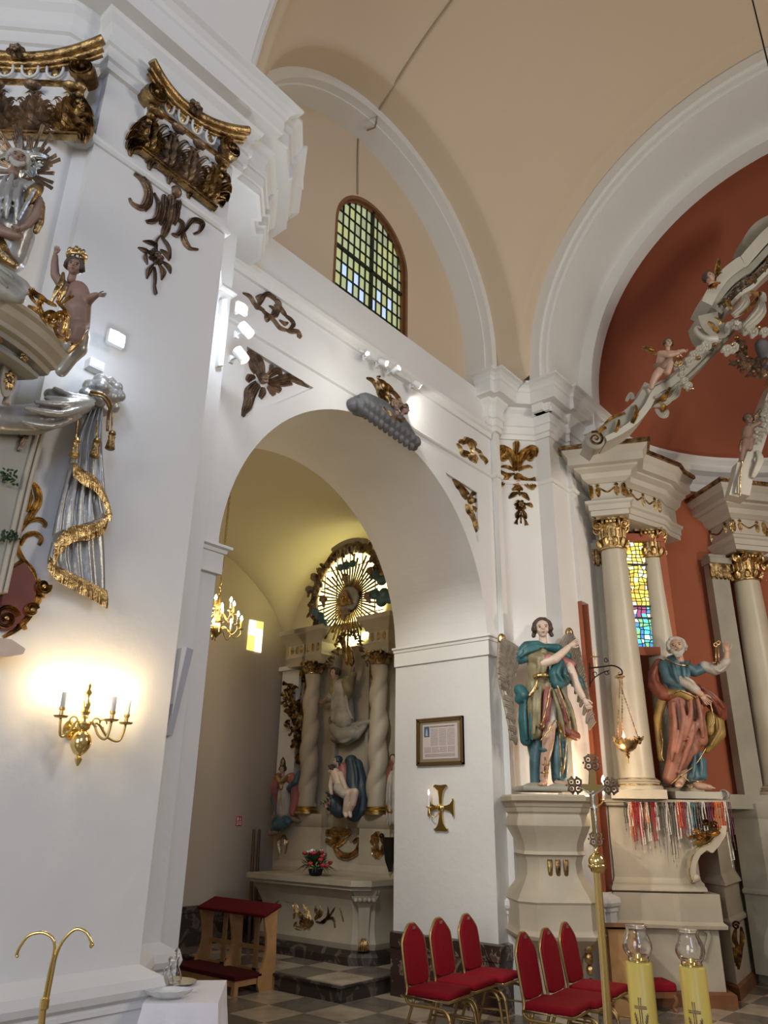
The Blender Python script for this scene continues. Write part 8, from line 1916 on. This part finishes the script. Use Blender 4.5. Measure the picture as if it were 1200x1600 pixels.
b = NB(); limb(b, f, [(1086, 1180, .02, 9), (1086, 1200, .03, 9), (1082, 1214, .05, 9)]); limb(b, f, [(1094, 1190, 0, 8), (1094, 1212, .02, 8)]); folds(b, f, [[(1080, 1180, .13), (1078, 1200, .15), (1076, 1218, .14)], [(1088, 1175, .13), (1090, 1200, .14), (1090, 1218, .13)]], 2); remeshed('under_tunic', b, M['blue'], st, .011, 2)
b = NB(); limb(b, f, [(1098, 1042, .05, 7), (1112, 1048, .07, 8), (1124, 1044, .09, 7), (1130, 1036, .1, 6)]); limb(b, f, [(1058, 1066, .12, 7), (1070, 1074, .16, 7), (1080, 1082, .17, 6)]); folds(b, f, [[(1106, 1040, .12), (1116, 1052, .14), (1128, 1044, .15)], [(1060, 1062, .2), (1072, 1070, .22), (1080, 1080, .2)]], 1.8); remeshed('white_sleeve', b, M['whiterobe'], st, .010, 2)
# cloak
b = NB(); limb(b, f, [(1032, 1035, -.06, 7), (1024, 1052, -.06, 8), (1024, 1072, -.03, 9), (1034, 1086, .06, 9), (1048, 1088, .1, 8)]); limb(b, f, [(1090, 1078, .0, 8), (1108, 1092, .0, 10), (1124, 1106, -.02, 10), (1128, 1118, -.04, 8)]); limb(b, f, [(1076, 1086, .08, 8), (1096, 1096, .06, 8)])
folds(b, f, [[(1026, 1040, .0), (1020, 1060, .02), (1028, 1082, .09)], [(1090, 1074, .08), (1110, 1088, .1), (1128, 1108, .07)], [(1092, 1084, .1), (1108, 1098, .12), (1122, 1118, .06)]], 2.6); remeshed('cloak', b, M['redrobe'], st, .012, 1)
b = NB(); limb(b, f, [(1056, 1096, .06, 13), (1062, 1130, .06, 15), (1060, 1160, .05, 14), (1052, 1195, .02, 10), (1046, 1216, .0, 9)]); limb(b, f, [(1076, 1096, .06, 12), (1084, 1130, .08, 12), (1090, 1156, .08, 10)]); limb(b, f, [(1066, 1140, .08, 12), (1078, 1170, .08, 9), (1062, 1196, .04, 8)])
folds(b, f, [[(1044, 1100, .16), (1046, 1140, .2), (1044, 1190, .12)], [(1054, 1096, .2), (1058, 1130, .23), (1050, 1180, .18)], [(1070, 1096, .2), (1068, 1125, .24), (1060, 1160, .2)], [(1080, 1090, .18), (1084, 1120, .22), (1090, 1155, .18)], [(1090, 1104, .16), (1078, 1140, .2), (1062, 1180, .17)], [(1074, 1130, .22), (1070, 1160, .2), (1056, 1210, .1)]], 2.8); remeshed('skirt', b, mat('rose brown cloak', (.36, .15, .10), .45, var=.45, vscale=7), st, .012, 1)
b = NB(); limb(b, f, [(1042, 1086, .12, 5), (1054, 1086, .17, 5), (1070, 1094, .17, 5)]); limb(b, f, [(1034, 1096, .02, 6), (1028, 1120, .0, 6), (1030, 1150, -.02, 5), (1034, 1185, -.03, 4)]); limb(b, f, [(1124, 1128, -.04, 8), (1126, 1146, -.04, 8), (1114, 1160, -.04, 7), (1106, 1172, -.04, 4)]); limb(b, f, [(1112, 1118, -.02, 7), (1110, 1142, -.02, 7)]); folds(b, f, [[(1118, 1122, .08), (1120, 1142, .08), (1108, 1166, .04)]], 2); remeshed('mustard_lining', b, M['mustard'], st, .011, 2)
b = NB()
for L in ([(1034, 1030, .1), (1050, 1042, .18), (1066, 1044, .18), (1074, 1034, .1)], [(1040, 1092, .16), (1054, 1084, .22), (1082, 1096, .2)], [(1102, 1100, .15), (1110, 1130, .12), (1104, 1138, .12)], [(1096, 1170, .15), (1080, 1196, .14), (1058, 1214, .1), (1044, 1226, .08)], [(1058, 1212, .12), (1066, 1218, .13), (1072, 1222, .12)], [(1074, 1220, .14), (1084, 1222, .15), (1096, 1220, .12)], [(1030, 1140, .06), (1034, 1160, .04), (1032, 1180, .04), (1036, 1190, .04)]):
    tube(b, spline([tuple(f(*p)) for p in L], 5), .008, 6)
obj('gold_trim', b, M['gold'], st, smooth=True)
b = NB(); foot(b, f, 1058, 1226, .06, 20, -.35, .14); limb(b, f, [(1068, 1206, .03, 6), (1060, 1222, .06, 5.5)]); remeshed('foot', b, M['skin'], st, .008, 2)
b = NB(); foot(b, f, 1088, 1228, .06, 20, .7, .10); limb(b, f, [(1086, 1210, .03, 6), (1086, 1224, .06, 5.5)]); remeshed('foot', b, M['skin'], st, .008, 2)
hand(f, st, 1088, 1092, .2, 19, R_(-55), 'skin', .35, -1); hand(f, st, 1130, 1020, .12, 18, R_(95), 'skin', .35, 1)
b = NB(); limb(b, f, [(1080, 1084, .18, 4.5), (1086, 1089, .2, 4)]); limb(b, f, [(1130, 1034, .1, 4.5), (1130, 1024, .11, 4)]); remeshed('wrist', b, M['skin'], st, .008, 1)
head(f, st, 1053, 1014, 13.5, .10, yaw=-.3, tilt=.12, skin='skin', hair='hair_white', beard='hair_white', hairlen=.12, pitch=-.1)
kf = Panel('golden_keys', 'pair of golden keys held in the raised hand of the bearded saint', 'keys', (1119, 1022), pn1, pn1.dot(LA)-.10+.14)
b = NB(); tube(b, [kf(1117, 1012, .02), kf(1118, 1040, .02)], .009, 8); tube(b, [kf(1121, 1010, .03), kf(1122, 1038, .03)], .008, 8)
for x, y in ((1117, 1008), (1121, 1005)): tube(b, [tuple(kf(x+3*cos(t), y+3*sin(t), .025)) for t in [i*pi/5 for i in range(10)]], .007, 6, closed=True)
a = kf(1116, 1036, .02); box(b, a, (.05, .035, .012)); obj('key_pair', b, M['gold'], kf.e, smooth=True)
f = Panel('shell_lamp', 'small white round spot lamp on the ledge beside the feet of the saint', 'lamp', (1132, 1242), pn1, pn1.dot(LA)-.1)
b = NB(); lathe(b, [(.02, -.06), (.045, -.04), (.055, .02), (.05, .03), (.04, .0), (.02, -.02)], 20, (0, 0, 0), Matrix.Rotation(-.8, 4, 'Y')); tube(b, [(0, 0, 0), (-.05, -.06, .0), (0, -.075, 0)], .007, 6); obj('lamp_shade', b, M['whiterobe'], f.e, smooth=True)

# --- broken pediment and crown of the altar ---------------------------
f = Panel('pediment_scroll', 'grey blue carved scroll pediment with gilt leaves rising over the first columns', 'scroll', (985, 650), TOCAM, D=8.6)
sc_ = f.e
def beam(b, f, pts, w, z0, z1):
    """a curved beam: px centre line, half width px, depth z0..z1"""
    P = spline([(p[0], p[1], 0) for p in pts], 8); n = len(P); A = []; 
    for i, p in enumerate(P):
        a = P[max(0, i-1)]; c = P[min(n-1, i+1)]; d = Vector((c[0]-a[0], c[1]-a[1])).normalized(); nn = Vector((-d.y, d.x)); ww = w if not isinstance(w, (list, tuple)) else w[0]+(w[-1]-w[0])*i/(n-1)
        A.append((f(p[0]+nn.x*ww, p[1]+nn.y*ww, 0), f(p[0]-nn.x*ww, p[1]-nn.y*ww, 0)))
    rows = [[b.verts.new((u.x, u.y, z0)), b.verts.new((u.x, u.y, z1)), b.verts.new((v.x, v.y, z1)), b.verts.new((v.x, v.y, z0))] for u, v in A]
    for a, c in zip(rows, rows[1:]):
        for k in range(4): b.faces.new((a[k], a[(k+1) % 4], c[(k+1) % 4], c[k]))
    b.faces.new(rows[0]); b.faces.new(rows[-1][::-1])
b = NB(); beam(b, f, [(922, 700), (934, 684), (955, 670), (978, 654), (1000, 632), (1012, 606)], [10, 9], -.25, .08); p = f(926, 694); lathe(b, [(.11, -.05), (.11, .10), (.09, .12), (.04, .13), (.001, .135)], 26, (p.x, p.y, 0)); obj('scroll_body', b, M['blue_stone'] if 'blue_stone' in M else M['stone_grey'], sc_, smooth=True, auto=40)
b = NB(); beam(b, f, [(942, 694), (962, 684), (985, 668), (1005, 645), (1020, 620), (1042, 608)], [4, 6], -.2, .13); obj('lower_moulding', b, M['altar_white'], sc_, smooth=True, auto=40)
b = NB(); p = f(926, 694, .12); spiral(b, (p.x, p.y), .09, 1.6, 2.0, .014, .03, -1, .12)
strokes(b, f, [([1, 2.5, 2], 0, [(938, 672, .1), (952, 660, .12), (972, 652, .1)]), ([2, 4, 3], 0, [(988, 640, .1), (988, 655, .14), (982, 670, .12)]), ([1.5, 3, 2], 0, [(962, 664, .12), (960, 676, .14), (956, 684, .13)]), ([2, 4, 3, 2], 0, [(1018, 638, .15), (1028, 636, .18), (1034, 625, .16), (1040, 616, .14)]), ([2, 3, 2], 0, [(942, 676, .12), (934, 680, .14), (930, 686, .14)]), ([2, 4, 2], 0, [(1022, 640, .16), (1030, 648, .16), (1024, 656, .14)])], k=1.1); obj('gilt_leaves', b, M['gold'], sc_, smooth=True, auto=55)
b = NB(); strokes(b, f, [([2, 5, 5, 3], 2, [(1015, 645, .14), (1032, 640, .16), (1048, 628, .16), (1054, 612, .14)]), ([2, 5, 4], 2, [(1018, 648, .13), (1030, 660, .14), (1036, 650, .13)]), ([2, 4, 3], 0, [(974, 634, .1), (980, 626, .14), (984, 632, .12)])]); obj('pale_leaves', b, M['altar_white'], sc_, smooth=True, auto=55)

f = Panel('rising_arch_moulding', 'pale carved moulding with white flower garland climbing to the altar crown', 'moulding', (1080, 590), TOCAM, D=8.7)
b = NB(); beam(b, f, [(1014, 618), (1040, 606), (1064, 588), (1092, 562), (1120, 534), (1140, 512)], [11, 9], -.2, .03); obj('beam', b, M['altar_white'], f.e, smooth=True, auto=40)
b = NB(); beam(b, f, [(1020, 626), (1046, 613), (1072, 594), (1100, 567), (1128, 538), (1146, 518)], 2.2, -.15, .07); beam(b, f, [(1010, 608), (1036, 598), (1060, 580), (1088, 554), (1114, 528)], 1.8, -.15, .06); obj('profile', b, M['stone_grey'], f.e, smooth=True, auto=40)
gl = Panel('flower_garland', 'garland of carved white flowers with gilt buds along the climbing moulding', 'garland', (1100, 560), TOCAM, D=8.6)
b = NB(); rr = random.Random(31)
def whiteflower(b, f, x, y, r, dz=.04):
    for k in range(5):
        a = 2*pi*k/5+.4; rib(b, [f(x, y, dz), f(x+r*.6*cos(a), y+r*.6*sin(a), dz+.04), f(x+r*cos(a), y+r*sin(a), dz+.01)], [r*f.k*.25, r*f.k*.62, r*f.k*.2], r*f.k*.35, n=3)
    ball(b, f(x, y, dz+.03), r*f.k*.3, seg=7, rings=5)
for x, y, r in ((1052, 576, 7), (1062, 582, 7), (1072, 570, 8), (1080, 560, 8), (1090, 552, 8), (1100, 545, 9), (1108, 536, 9), (1118, 530, 10), (1128, 522, 10), (1136, 516, 9), (1160, 520, 9), (1172, 524, 9), (1062, 590, 6), (1066, 600, 6), (1072, 608, 7), (1142, 548, 9), (1132, 552, 9), (1152, 512, 9), (1190, 524, 8)):
    whiteflower(b, gl, x, y, r)
obj('white_flowers', b, M['altar_white'], gl.e, smooth=True, auto=60)
b = NB()
for x, y in ((1058, 572), (1086, 566), (1112, 545), (1124, 515), (1146, 534), (1138, 545), (1180, 518), (1076, 614), (1100, 535)): ball(b, gl(x, y, .08), .028, 1.2, .9, 1)
strokes(b, gl, [([1.5, 3, 1], 0, [(1054, 566, .08), (1056, 556, .1), (1060, 552, .08)]), ([2, 4, 2], 0, [(1112, 520, .08), (1120, 512, .1), (1110, 505, .1)])]); obj('gilt_buds', b, M['gold'], gl.e, smooth=True)
f = Panel('curled_horn', 'pale curled scroll horn ending left of the white flower garland', 'scroll', (1100, 525), TOCAM, D=8.65)
b = NB(); tube(b, spline([tuple(f(*p)) for p in ((1118, 532, .02), (1104, 532, .03), (1092, 526, .03), (1086, 518, .03), (1088, 514, .03), (1094, 516, .03))], 6), [f.k*7*(1-.75*i/30) for i in range(31)], 9); obj('horn', b, M['altar_white'], f.e, smooth=True)
# upper curved moulding
f = Panel('crown_moulding', 'broad pale curved moulding of the altar crown with gilt and dark relief band', 'moulding', (1150, 430), TOCAM, D=8.9)
b = NB(); beam(b, f, [(1102, 478), (1112, 458), (1130, 434), (1152, 416), (1160, 412), (1172, 398), (1200, 368), (1240, 340)], 9, -.3, .05); obj('upper_band', b, M['altar_white'], f.e, smooth=True, auto=30)
b = NB(); beam(b, f, [(1114, 484), (1124, 464), (1142, 442), (1160, 428), (1168, 424), (1182, 410), (1210, 380), (1240, 354)], 5, -.3, .02); beam(b, f, [(1124, 486), (1134, 470), (1150, 452), (1166, 440), (1176, 436), (1192, 420), (1220, 392)], 6, -.3, -.02); obj('middle_band', b, M['stone_grey'], f.e, smooth=True, auto=30)
b = NB(); beam(b, f, [(1134, 486), (1144, 474), (1158, 460), (1174, 450), (1184, 440), (1204, 420), (1230, 398)], 3, -.3, .03); obj('lower_fillet', b, M['altar_white'], f.e, smooth=True, auto=30)
garland('relief_band', '', f, [(1128, 478), (1146, 458), (1166, 444), (1182, 430), (1210, 402)], 'gold_brown', 3, 4, 12, 60, parent=f.e, dz=.02)
b = NB(); beam(b, f, [(1106, 490), (1110, 505), (1120, 515), (1132, 516)], [16, 12], -.3, .0); obj('hollow_end', b, M['stone_grey'], f.e, smooth=True, auto=40)
b = NB(); beam(b, f, [(1176, 372), (1186, 352), (1204, 336), (1240, 322)], 10, -.4, -.15); obj('back_shell', b, M['stone_grey'], f.e, smooth=True, auto=40)
f = Panel('cartouche', 'pale and gilt oval cartouche with rose below the altar crown', 'ornament', (1165, 490), TOCAM, D=8.6)
b = NB(); strokes(b, f, [([4, 8, 8, 5], 0, [(1186, 472, .02), (1184, 490, .06), (1174, 504, .06), (1160, 516, .03)]), ([3, 6, 6, 4], 0, [(1160, 466, .05), (1160, 480, .08), (1152, 492, .08), (1142, 498, .05)]), ([3, 5, 4], 0, [(1176, 464, .05), (1186, 468, .07), (1190, 476, .05)])], k=1.2); p = f(1146, 512); rosette(b, (p.x, p.y), .07, .04, 7, .05); obj('shell_body', b, M['altar_white'], f.e, smooth=True, auto=55)
b = NB(); strokes(b, f, [([2, 4, 3, 1], 0, [(1180, 470, .1), (1170, 484, .12), (1158, 496, .12), (1150, 500, .1)]), ([2, 4, 3], 0, [(1166, 464, .09), (1178, 468, .1), (1184, 464, .08)]), ([2, 4, 2], 0, [(1138, 492, .09), (1132, 482, .1), (1136, 474, .08)]), ([2, 5, 3], 2, [(1105, 505, .03), (1112, 516, .05), (1122, 522, .03)])]); obj('gilt_shell', b, M['gold'], f.e, smooth=True, auto=55)
f = Panel('gilt_cluster', 'dark gilded trophy cluster of leaves hanging under the flower garland', 'ornament', (1175, 560), TOCAM, D=8.7)
garland('leaves', '', f, [(1150, 548), (1158, 570), (1176, 578), (1200, 590)], 'gold_brown', 10, 8, 14, 46, parent=f.e)
b = NB(); limb(b, f, [(1190, 540, 0, 9), (1196, 560, 0, 8), (1200, 580, 0, 8)]); remeshed('dark_drapery', b, M['greycloud'], f.e, .015, 1)

# cherubs
f = Panel('seated_cherub', 'winged cherub sitting on the carved scroll and playing a small gilt lyre', 'statue', (1038, 570), TOCAM, D=8.5)
b = NB(); limb(b, f, [(1036, 556, 0, 7.5), (1034, 568, .0, 7.5), (1033, 580, .02, 7)]); limb(b, f, [(1044, 556, .04, 4.5), (1054, 558, .08, 3.6), (1062, 556, .1, 2.8)]); limb(b, f, [(1030, 556, .04, 4.5), (1040, 564, .1, 3.6), (1052, 562, .12, 2.8)])
limb(b, f, [(1030, 582, .05, 6), (1022, 592, .08, 5.2), (1017, 602, .06, 4), (1015, 610, .05, 3)]); limb(b, f, [(1038, 580, .06, 5.5), (1042, 576, .1, 5), (1038, 590, .1, 4)]); remeshed('body', b, M['skin'], f.e, .008, 2)
b = NB(); limb(b, f, [(1024, 574, .03, 4), (1032, 580, .09, 5), (1042, 570, .1, 4)]); remeshed('loincloth', b, M['skin_dark'], f.e, .009, 1)
head(f, f.e, 1042, 540, 7.0, .04, yaw=.1, tilt=-.1, skin='skin', hair='hair', hairlen=.0)
hand(f, f.e, 1063, 556, .1, 8, R_(0), 'skin', .5); hand(f, f.e, 1053, 562, .12, 8, R_(0), 'skin', .5)
b = NB(); cherubwing(b, f, (1027, 552), (1003, 542), 8, 6, 1, -.02); obj('wing', b, M['gold'], f.e, smooth=True, auto=55)
g = Panel('gilt_lyre', 'small gilded lyre in the hands of the seated cherub', 'instrument', (1060, 562), TOCAM, D=8.38)
b = NB(); tube(b, spline([tuple(g(*p)) for p in ((1052, 566, 0), (1056, 572, 0), (1064, 570, 0), (1067, 560, 0), (1062, 554, 0))], 5), .012, 7); 
for k in range(4): tube(b, [g(1056+2.5*k, 571, 0), g(1056+2.5*k, 558, 0)], .004, 5)
obj('lyre_frame', b, M['gold'], g.e, smooth=True)
f = Panel('winged_cherub', 'cherub head with gilded wings on the altar crown moulding', 'ornament', (1110, 437), TOCAM, D=8.7)
head(f, f.e, 1107, 436, 9, .02, yaw=.25, tilt=.35, skin='skin', hair='hair', hairlen=0)
b = NB(); cherubwing(b, f, (1117, 440), (1122, 404), 9, 7, 1, .0); cherubwing(b, f, (1124, 444), (1104, 450), 7, 5, -1, .02); obj('wings', b, M['gold'], f.e, smooth=True, auto=55)
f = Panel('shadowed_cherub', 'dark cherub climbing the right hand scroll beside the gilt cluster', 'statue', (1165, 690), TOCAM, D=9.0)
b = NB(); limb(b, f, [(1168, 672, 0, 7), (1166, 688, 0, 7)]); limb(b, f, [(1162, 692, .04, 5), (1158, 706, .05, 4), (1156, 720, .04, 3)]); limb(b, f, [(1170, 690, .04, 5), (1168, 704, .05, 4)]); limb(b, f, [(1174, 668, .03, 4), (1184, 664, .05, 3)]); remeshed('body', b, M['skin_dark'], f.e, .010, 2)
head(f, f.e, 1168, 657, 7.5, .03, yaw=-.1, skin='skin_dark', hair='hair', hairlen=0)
b = NB(); cherubwing(b, f, (1176, 660), (1190, 640), 6, 5, -1, 0); strokes(b, f, [([1.5, 3, 1.5], 0, [(1156, 690, .05), (1154, 704, .05), (1158, 716, .05)])]); obj('gilding', b, M['gold_brown'], f.e, smooth=True)
f = Panel('right_scroll', 'pale fluted scroll moulding rising at the right edge above the greenish entablature', 'scroll', (1175, 700), TOCAM, D=9.05)
b = NB(); beam(b, f, [(1160, 772), (1166, 745), (1176, 715), (1188, 680), (1200, 640), (1215, 600)], [12, 9], -.25, .0); beam(b, f, [(1150, 772), (1156, 745), (1160, 720)], [8, 5], -.2, -.05); obj('beam', b, M['altar_white'], f.e, smooth=True, auto=40)
b = NB(); strokes(b, f, [([3, 6, 5, 3], 0, [(1182, 706, .02), (1184, 722, .06), (1178, 738, .06), (1174, 748, .03)])]); p = f(1182, 722, .02); spiral(b, (p.x, p.y), .05, 1.4, .4, .012, .02, 1, .03); obj('bracket', b, M['altar_white'], f.e, smooth=True)
garland('leafwork', '', f, [(1176, 690), (1186, 668), (1194, 650), (1200, 628)], 'altar_white', 5, 6, 17, 30, parent=f.e)
b = NB(); tube(b, [f(1158, 720, .04), f(1154, 750, .04), f(1154, 778, .04)], .01, 6); obj('gilt_rod', b, M['gold'], f.e)

# ================================================================ pieces that are parts of their own
def split_loose(o):
    bm = bmesh.new(); bm.from_mesh(o.data); seen = set(); groups = []
    for v in bm.verts:
        if v.index in seen: continue
        st_ = [v]; g = set()
        while st_:
            w = st_.pop()
            if w.index in g: continue
            g.add(w.index)
            for e in w.link_edges: st_.append(e.other_vert(w))
        seen |= g; groups.append(g)
    if len(groups) < 2: bm.free(); return
    for k, g in enumerate(groups):
        c = bm.copy(); c.verts.ensure_lookup_table(); bmesh.ops.delete(c, geom=[v for v in c.verts if v.index not in g], context='VERTS')
        me = bpy.data.meshes.new(o.name); c.to_mesh(me); c.free()
        for m_ in o.data.materials: me.materials.append(m_)
        for p in me.polygons: p.use_smooth = True
        if k == 0: first = me
        else:
            n = bpy.data.objects.new(o.name.split('.')[0], me); COL.objects.link(n); n.parent = o.parent
    o.data = first; bm.free()
for o in list(bpy.data.objects):
    if o.type == 'MESH' and o.name.split('.')[0] in ('teal_clouds', 'gilt_shell', 'lining', 'wrist', 'arm', 'gold_trim') and o.parent and 'sconce' not in o.parent.name and 'chandelier' not in o.parent.name: split_loose(o)
